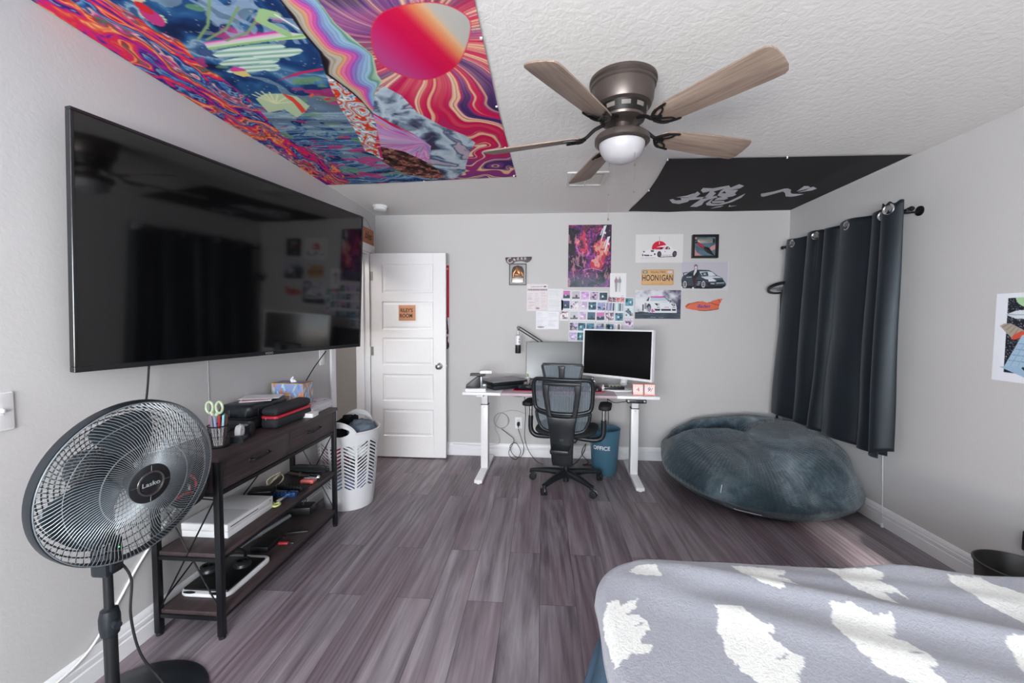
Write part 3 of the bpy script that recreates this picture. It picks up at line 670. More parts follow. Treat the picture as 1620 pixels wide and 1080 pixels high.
def chain(name, x, y, z0, z1):
    b = MB(); b.cyl((x, y, z0), (x, y, z1), .0009, n=6)
    for k in range(int((z0 - z1) / .012)): pass
    b.lathe([(0, .006), (.0035, .003), (.0035, -.004), (0, -.008)], 10, M=T(x, y, z1)); b.lathe([(0, .004), (.003, 0), (0, -.004)], 10, M=T(x, y, z1 + .11))
    b.build(name, mat('chain_brass', '#8f8276', .35, .8), cf, True)
chain('pull_chain', fx + .045, fy - .06, 2.225, 1.945); chain('pull_chain', fx - .045, fy + .06, 2.19, 1.855)
phi = .3425
outline = [(.185, .030), (.205, .048), (.26, .056), (.45, .066), (.6, .071), (.632, .070), (.646, .062), (.655, .04), (.658, .0), (.655, -.04), (.646, -.062), (.632, -.070), (.6, -.071), (.45, -.066), (.26, -.056), (.205, -.048), (.185, -.030)]
for k in range(5):
    a = phi - k * 2 * PI / 5 + (.18 if k == 4 else 0)
    Mb = T(fx, fy, 2.215, rz=a) @ Matrix.Rotation(math.radians(-15), 4, 'X')
    b = MB(); b.prism([(x, y) for x, y in outline], -.003, .003, bev=.001); bl = b.build('blade', M['blade'], cf)
    bl.matrix_basis = T(0, 0, .115, rz=a) @ Matrix.Rotation(math.radians(-15), 4, 'X')
    b = MB()
    b.tube(spline([(.075, 0, .045), (.12, 0, .03), (.16, 0, .002), (.19, 0, -.006)], 5), .008, 8, M=Mb)
    for s in (-1, 1):
        b.tube(spline([(.165, s * .004, -.004), (.185, s * .028, -.0085), (.215, s * .044, -.0085), (.265, s * .052, -.0085)], 5), [.007] * 10 + [.005] * 5 + [.002], 6, M=Mb)
        b.tube(spline([(.18, s * .003, -.006), (.21, s * .014, -.0085), (.235, s * .03, -.0085), (.24, s * .046, -.0085)], 5), .004, 6, M=Mb)
    b.tube([(.185, -.02, -.0085), (.20, 0, -.0085), (.185, .02, -.0085)], .005, 6, M=Mb); b.cyl((.2, 0, -.003), (.2, 0, -.012), .009, n=10, M=Mb)
    b.build('blade_iron', M['iron'], cf, True)

# ================================================================ VENT AND SMOKE DETECTOR
vt = thing('ceiling_vent', 'white rectangular air vent on the ceiling under the fan', 'vent', (.315, 3.215, 2.425))
b = MB(); x0, x1, y0, y1 = .17, .465, 3.06, 3.37
for q in ((x0, x1, y0, y0 + .03), (x0, x1, y1 - .03, y1), (x0, x0 + .03, y0 + .03, y1 - .03), (x1 - .03, x1, y0 + .03, y1 - .03), ((x0 + x1) / 2 - .006, (x0 + x1) / 2 + .006, y0 + .03, y1 - .03)): b.box(*q, 2.43, 2.44, .002, seg=1)
b.build('frame', mat('vent_white', '#d8d6d4', .5), vt, True, smooth=0)
b = MB()
for k in range(14):
    y = y0 + .04 + k * .0175
    for xa, xb in ((x0 + .03, (x0 + x1) / 2 - .006), ((x0 + x1) / 2 + .006, x1 - .03)): b.box(xa, xb, -.007, .007, -.0008, .0008, M=T(0, y, 2.4365, rx=.6))
b.build('louvre', mat('vent_louvre', '#cfccc8', .5), vt, True, smooth=0)
sd = thing('smoke_detector', 'round white smoke detector on the ceiling above the door', 'smoke detector', (-1.515, 3.87, 2.40))
b = MB(); b.lathe([(0, 2.44), (.066, 2.44), (.066, 2.431), (.062, 2.429), (.062, 2.42)], 36, M=T(-1.515, 3.87, 0)); b.build('base', M['white'], sd, True)
b = MB(); b.lathe([(.06, 2.42), (.059, 2.405), (.05, 2.398), (.03, 2.395), (0, 2.394)], 36, M=T(-1.515, 3.87, 0)); b.build('cover', M['white'], sd, True)
# ================================================================ CONSOLE TABLE
X0, X1, Y0, Y1, TZ = -1.676, -1.36, 1.65, 2.675, .80
ct = thing('console_table', 'dark wood console table with two drawers and black metal frame under the television', 'console table', (-1.52, 2.16, 0))
cw = M['console_wood']
b = MB(); b.box(X0 - .012, X1 + .008, Y0 - .006, Y1 + .006, TZ - .02, TZ, .002); b.build('table_top', cw, ct, True)
for z, nm in ((.375, 'shelf'), (.115, 'shelf')):
    b = MB(); b.box(X0 + .01, X1 - .004, Y0 + .012, Y1 - .012, z - .018, z, .001); b.build(nm, cw, ct, True)
LW = .026
for x in (X0, X1 - LW):
    for y in (Y0, Y1 - LW):
        b = MB(); b.box(x, x + LW, y, y + LW, .012, TZ - .0205, .002); b.build('leg', M['blackm'], ct, True)
        b = MB(); b.cyl((x + LW / 2, y + LW / 2, 0), (x + LW / 2, y + LW / 2, .012), .014, n=12); b.build('foot', M['rubber'], ct, True)
b = MB()
for z in (.645, .357, .097):
    hz = .018 if z > .6 else .016
    for x in (X0 + .005, X1 - .023): b.box(x, x + .016, Y0 + LW, Y1 - LW, z - hz, z)
    for y in (Y0 + .005, Y1 - .021): b.box(X0 + LW, X1 - LW, y, y + .016, z - hz, z)
b.build('frame_rail', M['blackm'], ct, True, smooth=0)
def rod(p, q, r=.0035):
    b = MB(); b.cyl(p, q, r, n=8); b.build('cross_brace', M['blackm'], ct, True)
for y in (Y0 + .013, Y1 - .013):
    rod((X0 + .02, y, .115), (X1 - .02, y, .63)); rod((X1 - .02, y + .004, .115), (X0 + .02, y + .004, .63))
rod((X0 + .0035, Y0 + .03, .12), (X0 + .0035, Y1 - .03, .62)); rod((X0 + .0095, Y1 - .03, .12), (X0 + .0095, Y0 + .03, .62))
ym = (Y0 + Y1) / 2
b = MB(); b.box(X0 + .004, X0 + .02, Y0 + LW, Y1 - LW, .645, TZ - .02); b.box(X0 + .02, X1 - .02, ym - .008, ym + .008, .645, TZ - .02)
for y in (Y0 + .004, Y1 - .016): b.box(X0 + LW, X1 - LW, y, y + .012, .645, TZ - .02)
b.build('drawer_case', cw, ct, True, smooth=0)
for y0, y1 in ((Y0 + LW + .004, ym - .003), (ym + .003, Y1 - LW - .004)):
    b = MB(); b.box(X1 - .022, X1 - .004, y0, y1, .652, TZ - .024, .002); b.box(X1 - .2, X1 - .022, y0 + .02, y1 - .02, .66, .665)
    for q in ((y0 + .02, y0 + .03), (y1 - .03, y1 - .02)): b.box(X1 - .2, X1 - .022, q[0], q[1], .665, .75)
    fr_ = .006
    for q in ((y0, y1, .652, .652 + fr_), (y0, y1, TZ - .024 - fr_, TZ - .024), (y0, y0 + fr_, .658, TZ - .03), (y1 - fr_, y1, .658, TZ - .03)): b.box(X1 - .004, X1 - .0025, *q)
    d = b.build('drawer', cw, ct, True)
    yc = (y0 + y1) / 2; b = MB(); b.tube(spline([(X1 - .004, yc - .065, .722), (X1 + .016, yc - .055, .722), (X1 + .02, yc, .722), (X1 + .016, yc + .055, .722), (X1 - .004, yc + .065, .722)], 5), .0055, 8)
    for s in (-1, 1): b.lathe([(0, 0), (.011, 0), (.009, .004), (0, .006)], 12, M=frame((X1 - .0042, yc + s * .065, .722), (0, 1, 0), (0, 0, 1), (1, 0, 0)))
    d.matrix_basis  # drawer sits at the table's origin
    b.build('drawer_handle', M['blackm'], d, True)

# ---------------------------------------------------------------- on the top
TZ = .8007
def solid(name, label, cat, m, fn, group=None, smooth=35):
    b = MB(); fn(b); return tag(b.build(name, m, smooth=smooth), label, cat, group)
cup = thing('pen_cup', 'black wire mesh pen cup at the near end of the console table', 'pen cup', (-1.475, 1.80, TZ))
meshm = NT('wire_mesh'); meshm.set(**{'Base Color': col4('#1a1b1d'), 'Roughness': .5})
vv = meshm.coords((1, 1, 1), 'UV')
b = MB()
for k in range(40):
    a = 2 * PI * k / 40
    for s in (-1, 1):
        b.tube([(.042 * math.cos(a + s * t * .5), .042 * math.sin(a + s * t * .5), .004 + .092 * t) for t in (0, .25, .5, .75, 1)], .0006, 3, cap=False)
b.build('wire_side', M['blackm'], cup)
b = MB(); b.tube([(.043 * math.cos(t * PI / 12), .043 * math.sin(t * PI / 12), .097) for t in range(24)], .0025, 6, closed=True); b.tube([(.0425 * math.cos(t * PI / 12), .0425 * math.sin(t * PI / 12), .05) for t in range(24)], .001, 6, closed=True)
b.build('rim', M['blackm'], cup)
b = MB(); b.lathe([(0, .002), (.043, .002), (.044, .0), (.044, .006), (0, .006)], 24); b.build('base', M['blackm'], cup)
pens = [('#b83a9a', 'purple marker'), ('#8f9294', 'grey marker'), ('#9aa6d8', 'lavender marker'), ('#c22a34', 'red marker'), ('#a6d4e4', 'pale blue marker'), ('#5a3a34', 'brown pencil'), ('#3f7fa8', 'blue marker'), ('#2f8a68', 'green marker')]
spots = [(-.025, -.012), (-.012, -.024), (.006, -.026), (.018, -.016), (.027, -.004), (.03, .012), (-.004, .012), (.012, .022)]
for (c, nm), (px, py) in zip(pens, spots):
    kind = 'pencil' if 'pencil' in nm else 'marker_pen'
    t = thing(kind, nm + ' standing in the mesh pen cup', 'pen', (-1.475 + px * .6, 1.80 + py * .6, TZ + .006), group='pens in the mesh cup')
    lean = Vector((px * .5, py * .5, .14)); pm_ = mat(nm.replace(' ', '_'), c, .4)
    b = MB(); b.cyl((0, 0, 0), tuple(lean * .62), .0045, n=10); b.build('barrel', M['white'] if 'marker' in nm else pm_, t)
    b = MB(); b.cyl(tuple(lean * .58), tuple(lean), .0056, .0046, 10); b.build('cap', pm_, t)
sc_ = thing('scissors', 'pale green handled scissors standing in the mesh pen cup', 'scissors', (-1.487, 1.795, TZ + .008))
sg = mat('pale_green_plastic', '#b9c9a8', .4)
for s in (-1, 1):
    b = MB(); b.tube([(s * .004, 0, 0), (s * .001, 0, .12)], [.001, .006], 4); b.build('blade', M['nickel'], sc_)
    b = MB(); cxx, czz, rx_, rz_ = s * .021, .172, .016, .026
    b.tube([(cxx + rx_ * math.cos(t * PI / 10), .003 * s, czz + rz_ * math.sin(t * PI / 10)) for t in range(20)], .0055, 8, closed=True)
    b.tube([(s * .002, 0, .11), (s * .006, 0, .13), (s * .014, .002 * s, .15)], [.008, .009, .007], 8); b.build('handle', sg, sc_)

td = thing('tape_dispenser', 'black desktop tape dispenser beside the pen cup', 'tape dispenser', (-1.455, 1.925, TZ), .3)
b = MB(); b.prism([(-.075, 0), (.07, 0), (.075, .02), (.066, .04), (.05, .052), (.03, .05), (.01, .03), (-.03, .022), (-.062, .032), (-.075, .03)], -.03, .03, M=frame((0, 0, 0), (0, 1, 0), (0, 0, 1), (1, 0, 0)), bev=.004); b.build('body', M['satin'], td)
b = MB(); b.lathe([(.012, -.012), (.028, -.012), (.028, .012), (.012, .012), (.012, -.012)], 28, M=frame((0, -.03, .045), (0, 1, 0), (0, 0, 1), (1, 0, 0))); b.build('tape_roll', M['white'], td)
b = MB(); b.lathe([(0, 0), (.034, 0), (.036, .003), (.034, .006), (0, .006)], 28, M=frame((.0305, .034, .034), (0, 1, 0), (0, 0, 1), (1, 0, 0))); b.build('side_disc', M['black'], td)
b = MB(); b.tube([(0, -.03, .073), (0, .02, .058), (0, .062, .05)], .008, 4); b.build('tape_strip', mat('clear_tape', '#b4b6b8', .25), td)

def pillow_box(b, x0, x1, y0, y1, z0, z1, r, taper=.0, n=5, mi=0, seg=4):
    """box with strongly rounded corners"""
    b.box(x0, x1, y0, y1, z0, z1, r, mi, seg=seg)
bc = thing('hard_case', 'large black moulded hard case with papers lying on it', 'case', (-1.592, 2.22, TZ))
b = MB(); pillow_box(b, -1.687, -1.502, 2.05, 2.385, TZ, TZ + .062, .022); b.build('lower_shell', M['satin'], bc, True)
b = MB(); pillow_box(b, -1.685, -1.504, 2.053, 2.382, TZ + .064, TZ + .135, .026)
for y in (2.13, 2.22, 2.31): b.box(-1.512, -1.5015, y - .02, y + .02, TZ + .07, TZ + .108, .004)
for x in (-1.64, -1.55): b.box(x - .025, x + .025, 2.051, 2.06, TZ + .07, TZ + .11, .004)
b.build('upper_shell', M['satin'], bc, True)
b = MB(); b.box(-1.684, -1.505, 2.054, 2.381, TZ + .06, TZ + .066, .003); b.build('seam', M['rubber'], bc, True)
rc = thing('zip_case', 'small black zip case with a red zipper on the console table', 'case', (-1.445, 2.27, TZ))
fab = mat('black_case_fabric', '#222429', .75, bump=(600, .15))
b = MB(); pillow_box(b, -1.492, -1.396, 2.105, 2.45, TZ, TZ + .056, .02); b.build('lower_shell', fab, rc, True)
b = MB(); pillow_box(b, -1.491, -1.398, 2.107, 2.448, TZ + .066, TZ + .112, .022); b.build('upper_shell', fab, rc, True)
b = MB(); b.prism(rrect(.097, .346, .022, 6, -1.444, 2.2775), TZ + .055, TZ + .067); b.build('zipper', mat('red_zipper', '#c4283e', .45), rc, True)
b = MB(); b.box(-1.458, -1.45, 2.099, 2.1038, TZ + .04, TZ + .062, .001); b.build('zipper_pull', M['chrome'], rc, True)
solid('paper_sheet', 'white paper sheet on top of the large black case', 'paper', M['paper'], lambda b: b.box(-.1, .1, -.07, .07, 0, .002, M=T(-1.59, 2.27, TZ + .1405, rz=.35)), smooth=0)
solid('envelope', 'red and white envelope lying on the large black case', 'envelope', [M['paper'], M['red']], lambda b: (b.box(-.075, .075, -.05, .05, 0, .003, M=T(-1.575, 2.20, TZ + .1355, rz=.5)), b.box(-.07, .07, -.02, .045, .003, .0036, mi=1, M=T(-1.575, 2.20, TZ + .1355, rz=.5))), smooth=0)
def bookfn(x0, x1, y0, y1, z0, z1, rz): 
    def f(b):
        cx, cy = (x0 + x1) / 2, (y0 + y1) / 2; Mx = T(cx, cy, 0, rz=rz); w, d = (x1 - x0) / 2, (y1 - y0) / 2
        b.box(-w, w, -d, d, z0, z0 + .0015, M=Mx); b.box(-w, w, -d, d, z1 - .0015, z1, M=Mx); b.box(-w + .003, w - .002, -d + .002, d - .002, z0 + .0015, z1 - .0015, mi=1, M=Mx)
    return f
pg = mat('page_block', '#d2d2d8', .85); z = TZ
for i, (lb, th, a, cc) in enumerate([('lowest white paper pad in the stack under the tissue box', .012, .05, '#e0e0e4'), ('second white paper pad from the bottom under the tissue box', .014, -.02, '#d9d9df'), ('third white paper pad from the bottom under the tissue box', .012, .08, '#e6e6ea')]):
    tag((lambda b: (bookfn(-1.66, -1.405, 2.43, 2.72, z, z + th, a)(b), b.build('paper_pad', [mat('cover', cc, .5), pg], smooth=0))[1])(MB()), lb, 'paper pad', 'white pads on the console table'); z += th + .0005
nb = thing('notebook', 'white spiral notebook with a coloured cover under the tissue box', 'notebook', (-1.54, 2.58, z))
b = MB(); Mx = T(-1.545, 2.585, 0, rz=-.06)
b.box(-.115, .115, -.145, .145, z, z + .010, M=Mx); b.build('pages', pg, nb, True, smooth=0)
cv = Canvas(0, 23, 0, 29, 46, 58, '#d8cfd6')
for i in range(18): cv.ell(random.uniform(8, 22), random.uniform(2, 28), random.uniform(.6, 1.6), random.uniform(.6, 1.6), random.choice(['#b5305a', '#d8683a', '#3a3f88', '#7a4a9a', '#c8b0c0']))
picture = picture_mesh('cover', cv.out(), np.array([[tuple(nb.matrix_basis.inverted() @ (Mx @ Vector((-.115 + .23 * i / 45, -.145 + .29 * j / 57, z + .0115)))) for i in range(46)] for j in range(58)]), M['print'], th=(0, 0, -.0012), parent=nb)
b = MB()
for k in range(22):
    y = -.13 + k * .0124; b.tube([tuple(Mx @ Vector((.113 + .006 * math.cos(t * PI / 4), y + .001 * t / 8, z + .006 + .007 * math.sin(t * PI / 4)))) for t in range(8)], .0007, 4, closed=True)
b.build('spiral_binding', M['blackm'], nb, True); z += .0135
solid('small_box', 'small white box in front of the paper stack on the console table', 'box', M['white'], lambda b: b.box(-1.475, -1.408, 2.455, 2.462, TZ, TZ + .001) if False else b.box(-.03, .03, -.04, .04, 0, .026, .002, M=T(-1.385, 2.41, TZ, rz=.1)), smooth=0)
# tissue box
tb = thing('tissue_box', 'blue and orange patterned tissue box on the paper stack', 'tissue box', (-1.568, 2.53, z), 0)
tw_, td_, thh = .205, .115, .135
def leafart(w, h, brand=False):
    cv = Canvas(0, w, 0, h, int(w * 420), int(h * 420), '#8493c4')
    rnd = random.Random(int(w * 1000))
    for i in range(34):
        x, y = rnd.uniform(.01, w - .01), rnd.uniform(.005, h - .005); cv.ell(x, y, .0055, rnd.uniform(.014, .03), rnd.choice(['#bfe0e0', '#9ecdd6', '#e07a3c', '#c79a62', '#5b86b4', '#a4c0b8']), rnd.uniform(-.5, .5))
    e = .005
    for q in ((0, w, 0, e), (0, w, h - e, h), (0, e, 0, h), (w - e, w, 0, h)): cv.rect(*q, '#dd9a4c')
    if brand: cv.rect(w * .42, w * .56, h * .42, h * .64, '#dd9a4c')
    return cv.out()
def face(nm, cols, o, ux, uy, th): return picture_mesh(nm, cols, flat_pos(cols.shape[1], cols.shape[0], o, ux, uy), M['print'], th=th, parent=tb, edge='#dd9a4c')
face('front_panel', leafart(tw_, thh, True), (-tw_ / 2, -td_ / 2, thh), (tw_, 0, 0), (0, 0, -thh), (0, .001, 0))
face('back_panel', leafart(tw_, thh), (-tw_ / 2, td_ / 2, thh), (tw_, 0, 0), (0, 0, -thh), (0, -.001, 0))
for s in (-1, 1): face('side_panel', leafart(td_, thh), (s * tw_ / 2, -td_ / 2, thh), (0, td_, 0), (0, 0, -thh), (-s * .001, 0, 0))
face('top_panel', leafart(tw_, td_), (-tw_ / 2, -td_ / 2, thh), (tw_, 0, 0), (0, td_, 0), (0, 0, -.001))
b = MB(); b.box(-tw_ / 2 + .002, tw_ / 2 - .002, -td_ / 2 + .002, td_ / 2 - .002, 0, .002); b.build('bottom_panel', M['paper'], tb, smooth=0)
b = MB(); b.text('Kleenex', .013, T(0, -td_ / 2 - .0008, thh * .47, PI / 2), .0003, shear=.2, bold=.0006); b.build('lettering', M['white'], tb, smooth=0)
b = MB()
rnd = random.Random(3)
b.grid(lambda u, v: (.045 * (u - .5) * (1 - .5 * v) + .004 * math.sin(v * 9 + u * 5), .02 * math.sin(u * 7) * (1 - v) + .006 * math.sin(u * 16 + v * 4), thh - .004 + .036 * v * (1 - abs(u - .5) * .8) + .005 * math.sin(u * 13)), 16, 10)
b.build('tissue', mat('tissue_paper', '#f0f0f0', .9), tb, clean=False, smooth=60)

# ---------------------------------------------------------------- middle shelf (top at .375)
SZ = .3757
gc = thing('game_console', 'white game console on the middle shelf of the console table', 'game console', (-1.545, 1.95, SZ))
b = MB(); b.box(-1.658, -1.432, 1.785, 2.105, SZ, SZ + .030, .002); b.box(-1.658, -1.430, 1.783, 2.107, SZ + .032, SZ + .064, .002); b.build('shell', mat('console_white', '#dedfe2', .35), gc, True, smooth=30)
b = MB(); b.box(-1.656, -1.4345, 1.788, 2.102, SZ + .03, SZ + .032); b.box(-1.4302, -1.4292, 1.80, 1.99, SZ + .046, SZ + .0495); b.build('seam_slot', M['rubber'], gc, True, smooth=0)
b = MB(); b.lathe([(.003, 0), (.005, 0), (.005, .0006), (.003, .0006), (.003, 0)], 16, M=frame((-1.43, 2.085, SZ + .048), (0, 1, 0), (0, 0, 1), (1, 0, 0))); b.build('power_button', M['rubber'], gc, True)
b = MB(); b.box(-1.66, -1.44, 1.79, 1.94, SZ + .0641, SZ + .0648); b.build('vent_panel', mat('vent_grey', '#c6c8cd', .5), gc, True, smooth=0)
solid('power_adapter', 'black box adapter behind the game console on the middle shelf', 'adapter', M['black'], lambda b: b.box(-.06, .06, -.045, .045, 0, .045, .006, M=T(-1.582, 2.235, SZ, rz=.3)))
solid('cable', 'coiled tan cable on the middle shelf beside the black adapter', 'cable', mat('tan_cable', '#b5aa92', .6), lambda b: b.tube(spline([(-1.63, 2.33, SZ + .006), (-1.60, 2.40, SZ + .05), (-1.56, 2.37, SZ + .09), (-1.61, 2.33, SZ + .06), (-1.60, 2.325, SZ + .02), (-1.59, 2.38, SZ + .006), (-1.58, 2.43, SZ + .03), (-1.61, 2.45, SZ + .05), (-1.64, 2.39, SZ + .02), (-1.645, 2.34, SZ + .006)], 6), .004, 6))
sg2 = mat('yellow_green_plastic', '#c3cd8a', .4)
s2 = thing('scissors', 'yellow green handled scissors lying on the middle shelf beside the game console', 'scissors', (-1.44, 2.155, SZ), PI / 2)
for s in (-1, 1):
    b = MB(); b.tube([(.0, s * .003, .0075 + .004 * (s + 1) / 2), (.10, s * .002, .0045 + .004 * (s + 1) / 2)], [.006, .001], 4); b.build('blade', M['nickel'], s2)
    b = MB(); b.tube([(-.03 + .022 * math.cos(t * PI / 9), s * .018 + .014 * math.sin(t * PI / 9), .008) for t in range(18)], .0055, 8, closed=True); b.build('handle', sg2, s2)
rnd = random.Random(5)
def perf_box(nm, lb, m, x, y, l, w, h, rz, studs):
    t = thing(nm, lb, 'box', (x, y, SZ), rz); b = MB(); b.box(-l / 2, l / 2, -w / 2, w / 2, 0, h, .003); b.build('body', m, t)
    b = MB()
    for i in range(studs): b.cyl((-l / 2 + (i + .5) * l / studs, -w / 2 + .004, h - .0005), (-l / 2 + (i + .5) * l / studs, -w / 2 + .004, h + .002), .0022, n=8)
    for i in range(studs): b.cyl((-l / 2 + (i + .5) * l / studs, -w / 2 + .0005, h * .5), (-l / 2 + (i + .5) * l / studs, -w / 2 - .001, h * .5), .002, n=8)
    b.build('stud', M['nickel'], t)
perf_box('studded_box', 'long black box with metal dots on the middle shelf', M['black'], -1.47, 2.345, .17, .05, .03, -.15, 8)
perf_box('studded_box', 'black box with a shiny blue top near the yellow green scissors', mat('shiny_blue', '#2d4f86', .15, .6), -1.455, 2.255, .13, .04, .026, .05, 6)
er = thing('small_block', 'small coral pink and pale blue block on the front of the middle shelf', 'block', (-1.435, 2.46, SZ), .1)
b = MB(); b.box(-.04, .04, -.03, .012, 0, .022, .006); b.build('pink_half', mat('coral_rubber', '#e0706c', .6), er)
b = MB(); b.box(-.038, .038, .0125, .03, 0, .022, .006); b.build('blue_half', mat('pale_blue_rubber', '#a8c4d0', .6), er)
fl = thing('metal_rod', 'silver and bronze metal rod lying across the middle shelf', 'rod', (-1.48, 2.53, SZ))
p0, p1 = Vector((-1.63, 2.56, SZ + .016)), Vector((-1.385, 2.50, SZ + .016)); dd = p1 - p0
b = MB(); b.tube([tuple(p0 + dd * t) for t in (0, .02, .35, .36, .4, .41, .7)], [.006, .009, .012, .015, .015, .011, .011], 12); b.build('grip', mat('bronze_metal', '#6d625c', .3, .8), fl, True)
b = MB(); b.tube([tuple(p0 + dd * t) for t in (.7, .71, .86, .87, .96, 1)], [.013, .015, .011, .016, .016, .008], 12); b.build('head', M['chrome'], fl, True)
um = thing('folding_umbrella', 'folded black umbrella at the far end of the middle shelf', 'umbrella', (-1.54, 2.605, SZ))
b = MB(); p0, p1 = Vector((-1.64, 2.61, SZ + .03)), Vector((-1.40, 2.605, SZ + .03))
b.grid(lambda u, v: tuple(p0 + (p1 - p0) * v + Vector((0, math.cos(u * 2 * PI), math.sin(u * 2 * PI))) * (.022 + .006 * math.sin(u * 2 * PI * 7 + v * 3)) * (.55 + .45 * min(1, v * 5)) * (1 if v < .9 else 1 - (v - .9) * 4)), 56, 20, cu=True); b.build('folded_canopy', mat('umbrella_cloth', '#181a1d', .7), um, True, smooth=60)
b = MB(); b.cyl(tuple(p1 + Vector((-.01, 0, 0))), tuple(p1 + Vector((.02, 0, .0))), .012, .009, 12); b.build('handle', M['black'], um, True)
b = MB()
for k in range(6): b.cyl(tuple(p1 + Vector((.0, .018 * math.cos(k), .018 * math.sin(k)))), tuple(p1 + Vector((.012, .02 * math.cos(k), .02 * math.sin(k)))), .0016, n=6)
b.build('rib_tip', M['chrome'], um, True)

# ---------------------------------------------------------------- bottom shelf (top at .115)
LZ = .1157
tr_ = thing('lap_tray', 'white plastic tray on the bottom shelf under the black tablet', 'tray', (-1.53, 1.91, LZ))
b = MB(); out = rrect(.245, .325, .045, 8, -1.533, 1.908); b.prism(out, LZ, LZ + .018, bev=.005); b.build('board', mat('tray_white', '#dcdde2', .35), tr_, True)
for y in (1.80, 1.90):
    b = MB(); b.prism([(-1.60 + .03 * math.cos(t * PI / 10), 1.752 + .009 * math.sin(t * PI / 10)) for t in range(20)] if y == 1.80 else [(-1.47 + .035 * math.cos(t * PI / 10), 1.753 + .01 * math.sin(t * PI / 10)) for t in range(20)], LZ + .0175, LZ + .0184); b.build('finger_hole', M['rubber'], tr_, True)
solid('drawing_tablet', 'thin black drawing tablet lying on the white tray', 'tablet', mat('tablet_black', '#0f1011', .3), lambda b: b.box(-1.64, -1.425, 1.765, 2.03, LZ + .0185, LZ + .03, .004))
hp = thing('headphones', 'black over ear headphones lying on the black tablet', 'headphones', (-1.56, 1.93, LZ + .03), .4)
b = MB(); b.tube(spline([(-.075, 0, .02), (-.07, .05, .03), (-.04, .09, .036), (0, .10, .038), (.04, .09, .036), (.07, .05, .03), (.075, 0, .02)], 5), .008, 8); b.build('headband', M['black'], hp)
for s in (-1, 1):
    b = MB(); b.lathe([(0, 0), (.036, 0), (.04, .008), (.036, .02), (.02, .024), (0, .024)], 24, M=T(s * .072, -.01, 0, ry=0)); b.build('ear_cup', M['satin'], hp)
    b = MB(); b.lathe([(.02, .024), (.034, .02), (.036, .03), (.026, .034), (.02, .03)], 24, M=T(s * .072, -.01, 0)); b.build('ear_pad', M['rubber'], hp)
solid('power_adapter', 'black box adapter with a wire loop on the bottom shelf', 'adapter', M['black'], lambda b: (b.box(-.07, .07, -.05, .05, 0, .05, .006, M=T(-1.565, 2.60, LZ, rz=.15)), b.tube(spline([(-1.54, 2.58, LZ + .05), (-1.53, 2.59, LZ + .085), (-1.55, 2.61, LZ + .09), (-1.56, 2.60, LZ + .05)], 5), .003, 6)))
solid('metal_bar', 'flat black bar lying on the bottom shelf', 'bar', M['black'], lambda b: b.box(-.06, .06, -.012, .012, 0, .012, .002, M=T(-1.44, 2.34, LZ, rz=.3)))
solid('chain_bracelet', 'gold chain lying on the bottom shelf', 'chain', mat('gold', '#9a7a48', .3, .8), lambda b: [b.tube([(-1.63 + i * .0085 + .006 * math.cos(t), 2.275 + .004 * math.sin(t) * (1 if i % 2 else .4), LZ + .005 + .004 * math.sin(t) * (0 if i % 2 else 1)) for t in [q * PI / 4 for q in range(8)]], .0016, 5, closed=True) for i in range(18)] and None)
solid('pocket_knife', 'small red pocket knife with a silver tip on the bottom shelf', 'pocket knife', [mat('red_grip', '#a83038', .4), M['chrome']], lambda b: (b.box(-.035, .02, -.009, .009, 0, .012, .004, M=T(-1.44, 2.215, LZ, rz=.1)), b.box(.0205, .05, -.004, .004, .003, .008, .001, mi=1, M=T(-1.44, 2.215, LZ, rz=.1))))
solid('metal_tube', 'long pale grey tube along the back of the bottom shelf', 'tube', mat('grey_tube', '#8d979c', .4), lambda b: b.cyl((-1.635, 2.09, LZ + .03), (-1.60, 2.52, LZ + .012), .011, n=14))
solid('black_box', 'flat black box in the middle of the bottom shelf', 'box', M['black'], lambda b: b.box(-.05, .05, -.07, .07, 0, .03, .004, M=T(-1.53, 2.19, LZ, rz=.05)))
# bag hanging at the near end
bg = thing('hanging_bag', 'black bag with red piping hanging on the near end of the console table', 'bag', (-1.47, 1.60, .60))
b = MB(); b.grid(lambda u, v: (-1.475 + .105 * math.sin(v * PI) ** .5 * math.cos(u * 2 * PI), 1.598 + .044 * math.sin(v * PI) ** .5 * math.sin(u * 2 * PI) * (1 + .15 * math.sin(u * 14 + v * 9)), .80 - .20 * v), 40, 20, cu=True); b.build('body', mat('bag_fabric', '#15161a', .7), bg, True, smooth=60)
b = MB(); b.tube(spline([(-1.43, 1.557, .775), (-1.39, 1.565, .74), (-1.385, 1.562, .70), (-1.40, 1.555, .66), (-1.425, 1.56, .62)], 6), .0045, 6); b.tube(spline([(-1.39, 1.562, .69), (-1.42, 1.552, .685), (-1.46, 1.55, .66)], 6), .0035, 6); b.build('piping', M['red'], bg, True)
b = MB(); b.box(-1.41, -1.398, 1.552, 1.558, .70, .725, .002); b.build('buckle', M['chrome'], bg, True)
b = MB(); b.tube(spline([(-1.50, 1.60, .785), (-1.52, 1.625, .81), (-1.53, 1.64, .806)], 6), .005, 6); b.tube(spline([(-1.45, 1.60, .785), (-1.46, 1.625, .81), (-1.47, 1.64, .806)], 6), .005, 6); b.build('strap', M['rubber'], bg, True)
